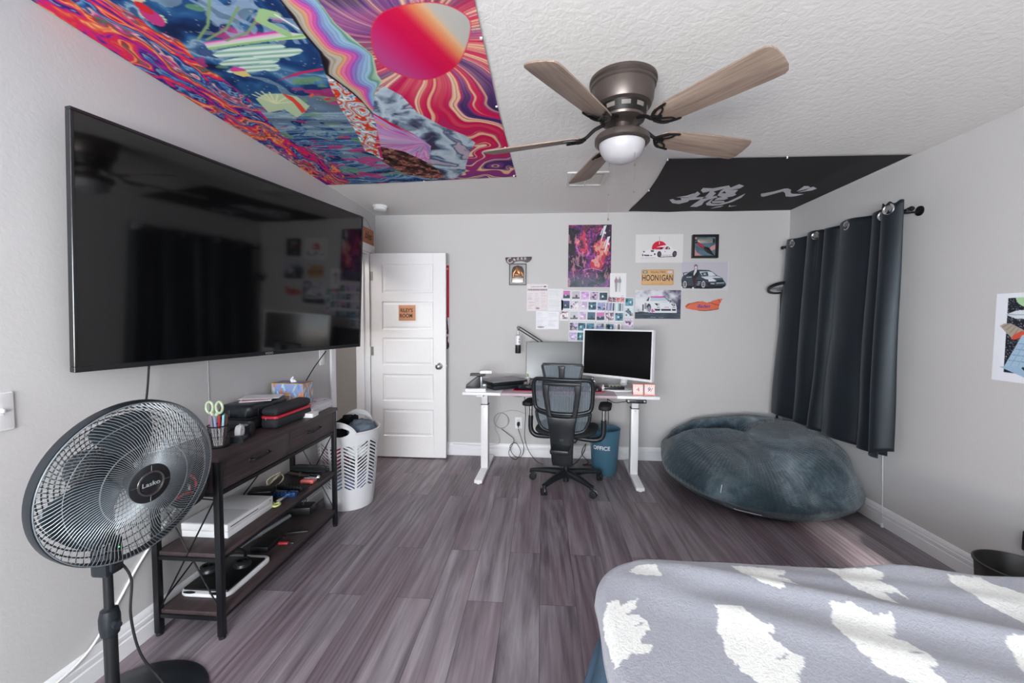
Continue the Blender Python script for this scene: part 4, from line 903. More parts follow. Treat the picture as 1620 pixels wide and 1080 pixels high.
# ================================================================ PEDESTAL FAN
gcx = Vector((-1.297, 1.242, .863)); az, el_ = math.radians(-10.2), math.radians(-4.9)
gn = Vector((math.cos(el_) * math.cos(az), math.cos(el_) * math.sin(az), math.sin(el_))); gx = Vector((0, 0, 1)).cross(gn).normalized(); gy = gn.cross(gx)
GM = frame(gcx, gx, gy, gn)
pf = thing('pedestal_fan', 'black pedestal fan with a round wire grille in front of the left wall', 'fan', (-1.455, 1.275, 0))
px_, py_ = -1.455, 1.275
b = MB(); b.lathe([(0, .034), (.03, .034), (.08, .03), (.15, .022), (.225, .012), (.236, .005), (.236, 0), (0, 0)], 56, M=T(-1.438, 1.30, 0)); b.build('base', M['satin'], pf, True)
b = MB(); b.cyl((px_, py_, .03), (px_, py_, .33), .019, n=24); b.lathe([(.019, 0), (.036, 0), (.03, .03), (.019, .034)], 24, M=T(px_, py_, .03)); b.build('lower_pole', M['black'], pf, True)
b = MB(); b.lathe([(.0195, .31), (.025, .315), (.029, .345), (.029, .375), (.024, .40), (.0135, .405)], 24, M=T(px_, py_, 0)); b.cyl((px_ + .03, py_ - .01, .36), (px_ + .05, py_ - .018, .36), .012, n=12); b.build('height_collar', M['satin'], pf, True)
b = MB(); b.cyl((px_, py_, .40), (px_, py_, .56), .0135, n=20); b.build('upper_pole', M['black'], pf, True)
b = MB(); b.box(-.03, .03, -.032, .032, -.06, .06, .01, M=T(px_, py_, .585)); b.box(.024, .040, -.022, .022, -.05, .055, .008, M=T(px_, py_, .59)); b.cyl((px_, py_, .64), (px_ - .01, py_, .80), .024, .03, 16); b.build('control_box', M['satin'], pf, True)
b = MB(); b.box(.04, .0412, -.016, .016, -.03, .035, M=T(px_, py_, .59)); b.build('display', M['rubber'], pf, True, smooth=0)
gm = NT('green_led'); gm.set(**{'Base Color': col4('#20e040'), 'Emission Color': col4('#30f050'), 'Emission Strength': 3})
b = MB(); b.lathe([(0, 0), (.002, 0), (.0015, .001), (0, .0012)], 10, M=frame((px_ + .0413, py_ + .004, .617), (0, 1, 0), (0, 0, 1), (1, 0, 0))); b.build('indicator_light', gm.m, pf, True)
b = MB(); b.lathe([(0, -.25), (.04, -.248), (.062, -.235), (.07, -.20), (.07, -.13), (.064, -.115), (.05, -.11), (0, -.11)], 36, M=GM); b.build('motor_housing', M['satin'], pf, True)
# grilles
def R_at(r): return .255
wire = mat('grille_wire', '#7a8186', .4, .4); wireb = mat('rear_grille_wire', '#20272c', .45, .3)
b = MB(); nW = 128
for k in range(nW):
    a = 2 * PI * k / nW
    pts = []
    for t in (0, .12, .3, .5, .7, .88, 1):
        r = .062 + (.250 - .062) * t; aa = a + .38 * t * t
        z = .052 - .028 * t ** 1.6 - .024 * max(0, (t - .8) / .2) ** 2
        pts.append((r * math.cos(aa), r * math.sin(aa), z))
    b.tube(pts, .00105, 4, M=GM, cap=False)
for r, z, q in ((.128, .0405, .0018), (.2515, -.001, .0022), (.205, .0255, .0012)):
    b.tube([(r * math.cos(t * PI / 40), r * math.sin(t * PI / 40), z) for t in range(80)], q, 5, M=GM, closed=True)
b.build('front_grille', wire, pf, True)
b = MB(); b.lathe([(.250, -.004), (.2555, -.004), (.2575, -.012), (.2575, -.032), (.253, -.036), (.249, -.03), (.250, -.004)], 80, M=GM); b.build('grille_ring', M['satin'], pf, True)
b = MB()
for k in range(72):
    a = 2 * PI * k / 72; pts = []
    for t in (0, .25, .5, .75, .92, 1):
        r = .06 + (.2535 - .06) * t; z = -.118 + .02 * t + .066 * max(0, (t - .7) / .3) ** 1.5; aa = a - .5 * t
        pts.append((r * math.cos(aa), r * math.sin(aa), z))
    b.tube(pts, .0012, 4, M=GM, cap=False)
for i in range(12):
    t = .1 + i * .075; r = .06 + (.2535 - .06) * t; z = -.118 + .02 * t + .066 * max(0, (t - .7) / .3) ** 1.5 + .002
    b.tube([(r * math.cos(q * PI / 36), r * math.sin(q * PI / 36), z) for q in range(72)], .0021, 4, M=GM, closed=True)
b.build('rear_grille', wireb, pf, True)
bm_ = mat('fan_blade_smoke', '#2a343b', .3)
for k in range(3):
    a = 2 * PI * k / 3 + 1.25; b = MB()
    def bl_(u, v):
        r = .03 + .185 * v; ang = a + (u - .5) * (1.15 if v > .2 else .7 + v * 2.2) * (1 - .35 * max(0, v - .75) * 4 * abs(u - .3)) + .5 * v
        return (r * math.cos(ang), r * math.sin(ang), -.045 + .05 * (u - .5) * (1 - .3 * v))
    b.grid(bl_, 14, 12, M=GM); o = b.build('blade', bm_, pf, True, clean=False, smooth=60)
    md = o.modifiers.new('solid', 'SOLIDIFY'); md.thickness = .002
b = MB(); b.lathe([(0, -.02), (.03, -.022), (.034, -.03), (.034, -.075), (0, -.075)], 24, M=GM); b.build('blade_hub', M['black'], pf, True)
b = MB(); b.lathe([(0, .056), (.058, .055), (.064, .051), (.064, .047), (0, .047)], 48, M=GM); b.build('centre_badge', M['black'], pf, True)
b = MB(); b.lathe([(.035, .0555), (.0355, .058), (.040, .058), (.0405, .0555)], 48, M=GM)
for a in (PI / 2, PI, 0, -PI / 2): b.tube([(.041 * math.cos(a), .041 * math.sin(a), .0562), (.058 * math.cos(a), .058 * math.sin(a), .0556)], .0007, 4, M=GM)
b.build('badge_ring', M['nickel'], pf, True)
b = MB(); b.text('Lasko', .0205, GM @ T(0, -.001, .0566), .0003, sx=1.15); b.build('lettering', mat('badge_letter', '#9aa0a4', .4), pf, True, smooth=0)
b = MB(); b.tube(spline([(px_ + .0, py_ + .03, .56), (px_ + .03, py_ + .05, .48), (px_ + .045, py_ + .03, .36), (px_ + .07, py_ + .035, .22), (px_ + .12, py_ + .06, .10), (px_ + .17, py_ + .05, .034), (px_ + .20, py_ - .03, .02), (px_ + .17, py_ - .15, .022)], 8), .0042, 8); b.build('power_cord', M['cable'], pf, True)

# ================================================================ LAUNDRY BASKET
lx, ly = -1.452, 3.04
lb = thing('laundry_basket', 'tall white plastic laundry basket with slanted slots beside the open door', 'laundry basket', (lx, ly, 0))
def rad(z): return .172 + (.226 - .172) * (z / .575) ** .9
HA = (-.09 * PI - PI / 2 + .35, PI / 2 + .25)   # directions of the two handles
def rim(a):
    z = .575
    for h in (-PI / 2 + .1, PI / 2 + .1):
        d = abs((a - h + PI) % (2 * PI) - PI); z += .085 * max(0, math.cos(min(d / .55, 1) * PI / 2)) ** .6
    return z
NA, NZ, NC = 364, 170, 14
pc = NA // NC; vs = []; fs = []
A_ = [2 * PI * i / NA for i in range(NA)]
for i in range(NA):
    top = rim(A_[i])
    for j in range(NZ):
        z = top * j / (NZ - 1); r = rad(min(z, .62)) + (.004 if j >= NZ - 3 else 0); vs.append((r * math.cos(A_[i]), r * math.sin(A_[i]), z))
def hole(i, z, top):
    c, q = divmod(i, pc); f = q / pc
    if .16 < z < .515 - (.03 if top > .6 else 0):
        if .1 < f < .9:
            s = 1 if c % 2 else -1
            ph = (z + s * (f - .5) * .055) % .0262
            zz = z + s * (f - .5) * .055
            if .155 < zz < .50 + .0 and ph < .0135: return True
    if top > .578:
        for h in (-PI / 2 + .1, PI / 2 + .1):
            d = abs((A_[i] - h + PI) % (2 * PI) - PI)
            if (d / .36) ** 2 + ((z - .588) / .034) ** 2 < 1: return True
    return False
for i in range(NA):
    t = rim(A_[i])
    for j in range(NZ - 1):
        z = t * (j + .5) / (NZ - 1)
        if hole(i, z, t): continue
        k = (i + 1) % NA; fs.append([i * NZ + j, k * NZ + j, k * NZ + j + 1, i * NZ + j + 1])
b = MB(); b.add(vs, fs); b.lathe([(0, .004), (.171, .004)], 60)
o = b.build('body', mat('basket_plastic', '#d6d7db', .45), lb, clean=False, smooth=50)
md = o.modifiers.new('solid', 'SOLIDIFY'); md.thickness = .0035; md.offset = -1
b = MB(); b.tube([((rad(.575) + .001) * math.cos(a), (rad(.575) + .001) * math.sin(a), rim(a)) for a in A_[::4]], .0045, 8, closed=True); b.build('rim', mat('basket_rim', '#d9dade', .45), lb)
def garment(nm, lab, c, cx, cy, cz, rx, ry, rz, seed, lim3, amp=.16, cat='clothing'):
    b = MB(); rnd = Vector((seed * 7.3, seed * 3.1, seed * 1.7))
    from mathutils import noise as mn
    bm2 = bmesh.new(); bmesh.ops.create_icosphere(bm2, subdivisions=4, radius=1)
    for v in bm2.verts:
        p = v.co.copy(); n = mn.noise(p * 2.2 + rnd) * amp * 1.3 + abs(mn.noise(p * 5 + rnd)) * amp * .9
        k = 1 + n; v.co = Vector((p.x * rx * k, p.y * ry * k, p.z * rz * k))
        q = Vector((v.co.x + cx, v.co.y + cy)); zz = v.co.z + cz; lim = rad(max(0, min(zz, .57))) - .009
        if zz < .575 and q.length > lim: q = q.normalized() * lim
        (xa, xb), (ya, yb), (za, zb) = lim3
        v.co = Vector((min(max(q.x, xa), xb), min(max(q.y, ya), yb), min(max(zz, za), zb)))
    b.bm(bm2, M=T(lx, ly, 0))
    return tag(b.build(nm, mat(nm + lab[:6].replace(' ', ''), c, .9, bump=(120, .3), spec=.1), smooth=80, clean=False), lab, cat, None)
garment('blue_garment', 'blue and grey clothes in the lower half of the laundry basket', '#6e7fa6', 0, 0, .18, .16, .16, .135, 1, ((-9, 9), (-9, 9), (.006, .262)))
garment('pink_garment', 'crimson clothing seen through the left slots of the laundry basket', '#c02456', -.05, -.05, .385, .13, .115, .10, 2, ((-9, -.002), (-9, 9), (.266, .468)))
garment('white_towel', 'white towel seen through the upper slots of the laundry basket', '#cfd8d6', .10, -.09, .44, .08, .085, .06, 3, ((.002, 9), (-9, -.03), (.266, .468)), cat='towel')
garment('grey_shirt', 'crumpled blue grey shirt on top of the full laundry basket', '#66727e', .085, .03, .555, .105, .11, .07, 4, ((.002, 9), (-9, 9), (.472, 9)))
garment('black_sweater', 'black sweater heaped over the front of the laundry basket', '#17181b', -.06, -.05, .545, .125, .12, .06, 5, ((-9, -.002), (-9, .018), (.472, 9)))
garment('black_trousers', 'black trousers bulging at the back of the laundry basket', '#1b1c20', -.0, .09, .56, .14, .09, .085, 6, ((-9, -.002), (.022, 9), (.472, 9)))
garment('dark_garment', 'dark clothing behind the right slots of the laundry basket', '#20262e', .09, .05, .36, .09, .11, .12, 7, ((.002, 9), (-.026, 9), (.266, .468)))

# ================================================================ STANDING DESK
dz = .78
dk = thing('standing_desk', 'white height adjustable desk with two legs against the back wall', 'desk', (.152, 3.775, 0), math.radians(-2.1))
b = MB(); b.box(-.48, .47, -.345, .345, dz - .0235, dz, .003); b.build('desktop_centre', mat('pinkish_laminate', '#b3a1a8', .35), dk)
for x0, x1 in ((-.803, -.481), (.471, .803)):
    b = MB(); b.box(x0, x1, -.345, .345, dz - .0235, dz, .003); b.build('desktop_panel', M['desk_white'], dk)
b = MB(); b.box(-.62, .62, -.05, -.02, dz - .06, dz - .0245); b.box(-.62, .62, .02, .05, dz - .06, dz - .0245)
for s in (-1, 1): b.box(s * .668 - .03, s * .668 + .03, -.28, .28, dz - .05, dz - .0245, .002)
b.build('under_frame', M['desk_white'], dk, smooth=0)
for s in (-1, 1):
    b = MB(); b.box(s * .668 - .034, s * .668 + .034, -.345, .345, .006, .034, .003)
    for y in (-.33, .33): b.cyl((s * .668, y, 0), (s * .668, y, .007), .016, n=14)
    b.build('foot', M['desk_white'], dk)
    b = MB(); b.box(s * .668 - .032, s * .668 + .032, -.045, .045, .034, .62, .003); b.build('leg', M['desk_white'], dk)
    b = MB(); b.box(s * .668 - .0275, s * .668 + .0275, -.04, .04, .6205, dz - .05, .003); b.build('inner_leg', M['desk_white'], dk)
    b = MB(); b.box(s * .668 - .0335, s * .668 + .0335, -.0465, .0465, .615, .6203, .001); b.cyl((s * .668, -.0448, .60), (s * .668, -.0465, .60), .003, n=8); b.build('leg_collar', M['rubber'], dk)
b = MB(); b.box(.545, .70, -.358, -.30, dz - .055, dz - .024, .006); k_ = b.build('control_panel', M['satin'], dk)
b = MB()
for i, x in enumerate((.56, .684)): b.lathe([(0, 0), (.0085, 0), (.0085, .001), (.006, .0014), (0, .0014)], 14, M=frame((x, -.3582, dz - .039), (1, 0, 0), (0, 0, 1), (0, -1, 0)))
for i in range(4): b.box(.612 + i * .014, .6135 + i * .014, -.3595, -.3582, dz - .044, dz - .034)
b.build('button', M['nickel'], k_)

# ================================================================ OFFICE CHAIR
ch = thing('office_chair', 'black mesh office chair with headrest tucked under the white desk', 'office chair', (.213, 3.515, 0), math.radians(-12))
sat = mat('chair_plastic', '#191d22', .38); fab2 = mat('seat_fabric', '#191b1f', .85, bump=(500, .2))
b = MB(); b.lathe([(0, .065), (.03, .065), (.045, .085), (.05, .11), (.04, .13), (0, .13)], 24); b.build('base_hub', sat, ch)
for k in range(5):
    a = -PI / 2 + PI / 5 + k * 2 * PI / 5 + .21; Mk = T(0, 0, 0, rz=a)
    b = MB(); b.grid(lambda u, v: (.03 + .285 * v, (.034 - .012 * v) * math.cos(u * 2 * PI), .104 - .020 * v + .008 * math.sin(v * PI) + (.033 - .017 * v) * math.sin(u * 2 * PI)), 14, 8, M=Mk, cu=True)
    b.cyl((.312, 0, .062), (.312, 0, .092), .014, n=14, M=Mk); lg = b.build('leg', sat, ch, smooth=60)
    sw = .5 + k * .9; Mc = Mk @ T(.312, 0, 0, rz=sw)
    b = MB()
    for s in (-1, 1): b.lathe([(0, -.010), (.02, -.010), (.0285, -.007), (.0298, 0), (.0285, .007), (.02, .010), (0, .010)], 24, M=Mc @ frame((.016, s * .0135, .0300), (1, 0, 0), (0, 0, 1), (0, -1, 0)))
    b.build('caster', M['rubber'], lg)
    b = MB(); b.box(-.004, .03, -.003, .003, .024, .056, .003, M=Mc); b.tube([tuple(Mc @ Vector((.016 + .033 * math.cos(t), 0, .030 + .033 * math.sin(t)))) for t in (.3, .8, 1.3, 1.8, 2.3, 2.8)], .006, 6); b.cyl((0, 0, .055), (0, 0, .07), .008, n=10, M=Mc); b.build('caster_fork', M['chrome'], lg)
b = MB(); b.cyl((0, 0, .03), (0, 0, .30), .024, n=20); b.cyl((0, 0, .30), (0, 0, .40), .015, n=16); b.build('gas_lift', sat, ch)
b = MB(); b.box(-.10, .10, -.14, .13, .395, .435, .012); b.tube([(.10, .02, .405), (.22, .03, .40), (.25, .03, .40)], .006, 8); b.box(.235, .275, .015, .045, .393, .407, .004); b.tube([(-.10, .05, .405), (-.2, .05, .40)], .006, 8); b.box(-.24, -.2, .035, .065, .393, .407, .004); b.build('tilt_mechanism', sat, ch)
def seat(u, v):
    a = u * 2 * PI; k = math.sin(v * PI) ** .35 if 0 < v < 1 else 0
    cx = math.copysign(abs(math.cos(a)) ** .55, math.cos(a)) * .255 * k; cy = math.copysign(abs(math.sin(a)) ** .55, math.sin(a)) * .245 * k + .035
    z = .437 + .075 * (.5 - .5 * math.cos(v * PI)) - (.02 * max(0, (cy - .15) / .12) ** 2) - .015 * (1 - (cx / .26) ** 2) * (v > .5) + .012 * (abs(cx) / .255) ** 2
    return (cx, cy, z)
b = MB(); b.grid(seat, 48, 18, cu=True); b.build('seat', fab2, ch, smooth=70)
tilt = math.radians(8)
BM = T(0, -.215, .47) @ Matrix.Rotation(tilt, 4, 'X')      # local: x right, z up the back, y towards the sitter
def bx(x, z): return Vector((x, .035 * (1 - (x / .25) ** 2) * -1 + .035 + .03 * math.cos((z - .2) * 5) * 0, z))
def outl(P, n=5): 
    Q = closed_spline(P, n); return Q
UP = [(-.19, .458), (-.10, .461), (0, .462), (.10, .461), (.19, .458), (.219, .447), (.232, .415), (.233, .36), (.228, .27), (.218, .222), (.19, .202), (.11, .188), (0, .184), (-.11, .188), (-.19, .202), (-.218, .222), (-.228, .27), (-.233, .36), (-.232, .415), (-.219, .447)]
LO = [(-.205, .188), (-.10, .170), (.10, .170), (.205, .188), (.212, .17), (.203, .12), (.175, .06), (.14, .038), (.07, .028), (-.07, .028), (-.14, .038), (-.175, .06), (-.203, .12), (-.212, .17)]
def curve_y(x): return .045 * (x / .25) ** 2
def ring_tube(P, r, mm, nm):
    b = MB(); b.tube([(x, curve_y(x), z) for x, z in P], r, 8, M=BM, closed=True); return b.build(nm, mm, ch, smooth=60)
ring_tube(outl(UP, 3), .0165, sat, 'back_frame'); ring_tube(outl(LO, 3), .013, sat, 'lumbar_frame')
mesh_m = NT('chair_mesh'); mesh_m.n.remove(mesh_m.b)
def mesh_mat():
    t = NT('chair_mesh_fabric'); v = t.coords((1, 1, 1))
    w1 = t.add('ShaderNodeTexWave', wave_type='BANDS', bands_direction='X'); w1.inputs['Scale'].default_value = 26; t.link(v, w1.inputs['Vector'])
    w2 = t.add('ShaderNodeTexWave', wave_type='BANDS', bands_direction='Z'); w2.inputs['Scale'].default_value = 110; t.link(v, w2.inputs['Vector'])
    f = t.mix(.35, w1.outputs['Color'], w2.outputs['Color'])
    t.base(t.ramp(f, [(.2, '#2c353c'), (.8, '#8796a2')])); t.set(Roughness=.7)
    tr = t.add('ShaderNodeBsdfTransparent'); mx = t.add('ShaderNodeMixShader')
    t.link(t.ramp(f, [(.25, (.95, .95, .95)), (.75, (.42, .42, .42))]), mx.inputs[0]); t.link(tr.outputs[0], mx.inputs[1]); t.link(t.b.outputs[0], mx.inputs[2])
    t.link(mx.outputs[0], t.n['Material Output'].inputs['Surface']); return t.m
MM = mesh_mat()
def mesh_sheet(P, nm):
    P = outl(P, 4); b = MB(); cx = sum(p[0] for p in P) / len(P); cz = sum(p[1] for p in P) / len(P); n = len(P); R = 8; vs = []; fs = []
    for i in range(1, R + 1):
        for x, z in P:
            x2, z2 = cx + (x - cx) * i / R, cz + (z - cz) * i / R; vs.append((x2, curve_y(x2) + .004, z2))
    vs.append((cx, curve_y(cx) + .004, cz)); c0 = len(vs) - 1
    for j in range(n): fs.append([c0, j, (j + 1) % n])
    for i in range(R - 1):
        for j in range(n): fs.append([i * n + j, i * n + (j + 1) % n, (i + 1) * n + (j + 1) % n, (i + 1) * n + j])
    b.add(vs, fs, 0, BM); return b.build(nm, MM, ch, clean=False, smooth=80)
mesh_sheet(UP, 'back_mesh'); mesh_sheet(LO, 'lumbar_mesh')
# Y-shaped spine: two arms, a crosspiece and a broad stem
def slab(b, P, y0, y1, M_=None, bev=.006): b.prism(P, y0, y1, M=(M_ or BM) @ frame((0, 0, 0), (1, 0, 0), (0, 0, 1), (0, -1, 0)), bev=bev)
b = MB()
for s in (-1, 1): slab(b, [(s * .098, .438), (s * .15, .438), (s * .146, .36), (s * .132, .26), (s * .116, .17), (s * .10, .12), (s * .05, .15), (s * .082, .185), (s * .094, .27), (s * .102, .36)], .014, .038)
slab(b, [(-.15, .448), (.15, .448), (.15, .420), (-.15, .420)], .014, .038)
slab(b, [(-.118, .18), (-.05, .170), (.05, .170), (.118, .18), (.104, .10), (.094, .0), (.088, -.10), (.084, -.20), (.076, -.235), (-.076, -.235), (-.084, -.20), (-.088, -.10), (-.094, .0), (-.104, .10)], .016, .052, bev=.012)
b.build('spine', sat, ch, smooth=40)
b = MB(); slab(b, [(-.038, -.085), (.038, -.085), (.036, -.125), (-.036, -.125)], .0515, .0535, bev=.0005); b.build('spine_slot', M['rubber'], ch)
b = MB(); b.text('\\/\\/', .028, BM @ T(0, -.0528, -.01, PI / 2), .0004, shear=.2); b.build('spine_mark', mat('mark_grey', '#6a7076', .5), ch, smooth=0)
b = MB(); b.box(-.075, .075, -.16, .03, -.09, -.05, .012, M=BM); b.build('back_mount', sat, ch)
# headrest
HM = BM @ T(0, -.005, .46) @ Matrix.Rotation(math.radians(-6), 4, 'X')
b = MB(); slab(b, [(-.040, -.05), (.040, -.05), (.034, -.005), (-.034, -.005)], .028, .046); b.build('headrest_bracket', sat, ch); b = MB(); slab(b, [(-.05, .018), (.05, .018), (.05, .002), (-.05, .002)], .01, .04, bev=.003); slab(b, [(-.03, .11), (.03, .11), (.022, .09), (.02, .02), (-.02, .02), (-.022, .09)], -.005, .022, HM); b.build('headrest_post', sat, ch)
HP = [(-.155, .118), (.155, .118), (.16, .105), (.135, .005), (.12, -.005), (-.12, -.005), (-.135, .005), (-.16, .105)]
b = MB(); b.tube([(x, curve_y(x) * 1.2 + .012, z) for x, z in HP], .010, 8, M=HM, closed=True); b.build('headrest_frame', sat, ch, smooth=60)
b = MB(); b.grid(lambda u, v: ((-.125 - .03 * v) + (.25 + .06 * v) * u, curve_y((-.125 - .03 * v) + (.25 + .06 * v) * u) * 1.2 + .016, .122 * v - .003), 20, 8, M=HM); b.build('headrest_mesh', MM, ch, clean=False, smooth=80)
for s in (-1, 1):
    b = MB(); b.tube(spline([(s * .10, -.02, .412), (s * .22, -.02, .405), (s * .28, -.02, .42), (s * .305, -.02, .47), (s * .305, -.02, .575)], 6), .021, 12); a_ = b.build('armrest_post', sat, ch, smooth=60)
    b = MB(); b.cyl((s * .305, -.02, .575), (s * .305, -.02, .68), .0155, n=14); b.build('armrest_slider', M['nickel'], a_)
    b = MB(); b.prism([(x + s * .315, y) for x, y in rrect(.10, .25, .045, 6)], .672, .704, bev=.008); b.build('armrest_pad', M['rubber'], a_)
# ================================================================ THINGS ON THE DESK
DZ_ = .7807
def pic(nm, lab, cat, cv, x0, z0, x1, z1, m=None, group=None, y=YB - .0015, tilt=0, edge='#e8e8e8', th=.002):
    """flat print on the back wall: top-left (x0,z0), bottom-right (x1,z1)"""
    c = cv.out(); ny, nx = c.shape[:2]; cx, cz = (x0 + x1) / 2, (z0 + z1) / 2
    ux = Vector((math.cos(tilt), 0, math.sin(tilt))); uz = Vector((-math.sin(tilt), 0, math.cos(tilt))); w, h = x1 - x0, z0 - z1
    o = Vector((cx, y, cz)) - ux * w / 2 + uz * h / 2
    return tag(picture_mesh(nm, c, flat_pos(nx, ny, tuple(o), tuple(ux * w), tuple(-uz * h)), m or M['print'], th=(0, th, 0), edge=edge), lab, cat, group)

cv = Canvas(0, 77.5, 0, 31.5, 155, 63, '#2a2648')
cv.put(fbm(cv.X / 6, cv.Y / 6, 4, 4) > .58, '#7a1f52'); cv.put(fbm(cv.X / 5, cv.Y / 5, 14, 4) > .62, '#c2284e'); cv.put((cv.X < 1.1) | (cv.X > 76.4) | (cv.Y < 1.1) | (cv.Y > 30.4), '#d8304a')
o = picture_mesh('mouse_pad', cv.out(), flat_pos(155, 63, (-.245, 3.885, DZ_ + .003), (.775, 0, 0), (0, -.315, 0)), M['cloth_print'], th=(0, 0, -.003), edge='#d8304a')
tag(o, 'wide purple and red mouse pad with a bright red edge on the desk', 'mouse pad')

# monitor with the grey lit-up reflection (left)
mo = thing('monitor', 'flat thin bezel monitor behind the office chair on the left of the curved one', 'monitor', (.16, 3.97, DZ_))
MMx = T(.158, 3.975, 1.005) @ Matrix.Rotation(math.radians(-9), 4, 'X')     # x right, z up, front -y
b = MB(); b.box(-.307, .307, -.012, .012, -.178, .178, .004, M=MMx); b.box(-.12, .12, .012, .045, -.1, .1, .01, M=MMx); b.build('housing', M['black'], mo, True)
b = MB(); b.box(-.303, .303, -.0135, -.0122, -.166, .174, M=MMx); b.build('screen', mat('matte_screen', '#15181b', .32, spec=1.0), mo, True, smooth=0)
b = MB(); b.box(.12, .196, 4.025, 4.05, DZ_ + .01, 1.02, .006); b.build('stand_neck', M['black'], mo, True)
b = MB(); b.prism(rrect(.20, .15, .04, 6, .158, 4.0), DZ_, DZ_ + .012, bev=.003); b.build('stand_base', M['black'], mo, True)

# curved white monitor (right)
mw = thing('curved_monitor', 'big white curved monitor turned toward the chair at the right end of the desk', 'monitor', (.69, 3.735, DZ_))
yawm = math.radians(-39); MW = T(.655, 3.70, 1.098, rz=yawm) @ Matrix.Rotation(math.radians(-2), 4, 'X')
wm, hm, Rm = .675, .425, 1.9
def curv(x, off): 
    a = x / Rm; return (Rm * math.sin(a) * (Rm - off) / Rm, -(Rm * (1 - math.cos(a))) + off)
def curved_panel(b, x0, x1, z0, z1, y0, y1, n=24, M_=None):
    P = []; 
    for i in range(n + 1):
        x = x0 + (x1 - x0) * i / n; a = x / Rm
        for yy in (y0, y1): P.append(((Rm + yy) * math.sin(a), (Rm + yy) * math.cos(a) - Rm))
    vs = []; fs = []
    for i in range(n + 1):
        for q in (0, 1):
            for z in (z0, z1): vs.append((P[2 * i + q][0], P[2 * i + q][1], z))
    for i in range(n):
        a, c = 4 * i, 4 * i + 4
        fs += [[a, c, c + 1, a + 1], [a + 2, a + 3, c + 3, c + 2], [a, a + 2, c + 2, c], [a + 1, c + 1, c + 3, a + 3]]
    fs += [[0, 1, 3, 2], [4 * n, 4 * n + 2, 4 * n + 3, 4 * n + 1]]
    b.add(vs, fs, 0, M_)
# concave towards the sitter: the centre sits deeper than the ends
wt = mat('monitor_white', '#e6e6ea', .3)
b = MB(); e = .013
for q in ((-wm / 2, wm / 2, hm / 2 - e, hm / 2), (-wm / 2, wm / 2, -hm / 2, -hm / 2 + .02), (-wm / 2, -wm / 2 + e, -hm / 2 + .02, hm / 2 - e), (wm / 2 - e, wm / 2, -hm / 2 + .02, hm / 2 - e)): curved_panel(b, *q, -.006, .014, M_=MW)
b.build('bezel', wt, mw, True, smooth=30)
b = MB(); curved_panel(b, -wm / 2 + e, wm / 2 - e, -hm / 2 + .02, hm / 2 - e, 0, .006, M_=MW); b.build('screen', mat('gloss_screen', '#0a0b0d', .16, spec=.5), mw, True, smooth=30)
b = MB(); curved_panel(b, -wm / 2 + .005, wm / 2 - .005, -hm / 2 + .005, hm / 2 - .005, .0145, .032, M_=MW); b.build('back_cover', wt, mw, True, smooth=30)
b = MB(); b.tube(spline([(.725, 3.78, DZ_ + .042), (.735, 3.80, DZ_ + .09), (.725, 3.80, .97), (.71, 3.772, 1.06)], 6), [.03] * 7 + [.024] * 12, 14); b.build('stand_neck', wt, mw, True, smooth=60)
b = MB(); b.prism([(.69 + .155 * math.cos(t * PI / 24), 3.735 + .115 * math.sin(t * PI / 24)) for t in range(48)], DZ_, DZ_ + .009, bev=.003); b.build('stand_base', wt, mw, True)
dkk = thing('dock', 'small black device with pale green slots on the white monitor foot', 'dock', (.63, 3.69, DZ_ + .0095), .1)
b = MB(); b.box(-.085, .085, -.025, .025, 0, .026, .004); b.build('body', M['black'], dkk)
b = MB()
for k in range(4): b.box(-.05 + k * .03, -.035 + k * .03, -.01, .012, .0262, .032, .001)
b.build('slot', mat('dock_slot', '#a8c49a', .5), dkk, smooth=0)
for nm, lab, x, tx, rz in (('4', 'left white and red tent card with a figure 4 on the desk', .79, '4', -.12), ('9', 'right tent card with dark scribble and orange side on the desk', .885, '9/', -.25)):
    t = thing('tent_card', lab, 'card', (x, 3.50, DZ_), rz); s = .041
    b = MB(); b.prism([(-.035, 0), (.035, 0), (0, .088)], -s, s, M=frame((0, 0, 0), (0, 1, 0), (0, 0, 1), (1, 0, 0))); b.build('body', mat('orange_card', '#e0633c', .6), t, smooth=0)
    sl = math.atan2(.088, .035); b = MB(); Mf = T(0, -.0358, .0003, sl)
    b.box(-s + .002, s - .002, .006, .088, .0, .0008, M=Mf); b.build('face_sheet', mat('card_face', '#e6d8d8', .7), t, smooth=0)
    b = MB(); b.text(tx, .05, Mf @ T(0, .045, .001), .0003, shear=.2 if nm == '9' else 0); b.build('figure', mat('card_red', '#d2502c', .6) if nm == '4' else mat('card_ink', '#2a2f44', .6), t, smooth=0)
    b = MB()
    for k in range(5): b.box(-s + .006 + k * .016, -s + .008 + k * .016, .010, .022, .0008, .0012, M=Mf); b.box(-s + .006 + k * .016, -s + .008 + k * .016, .070, .084, .0008, .0012, M=Mf)
    b.build('dash', mat('card_dash', '#d86a50', .6), t, smooth=0)
ms = thing('computer_mouse', 'black computer mouse at the right edge of the mouse pad', 'mouse', (.475, 3.66, DZ_ + .0035))
b = MB(); b.grid(lambda u, v: (.032 * math.cos(u * 2 * PI) * math.sin(v * PI / 2) ** .6, .055 * math.sin(u * 2 * PI) * math.sin(v * PI / 2) ** .6, .038 * math.cos(v * PI / 2) ** .7), 28, 12, cu=True); b.build('shell', M['satin'], ms, smooth=70)
b = MB(); b.cyl((-.003, .03, .03), (.003, .03, .03), .008, n=14); b.build('wheel', M['rubber'], ms)
gcn = thing('game_controller', 'black game controller at the left of the mouse pad', 'game controller', (-.135, 3.62, DZ_ + .0035), .15)
b = MB()
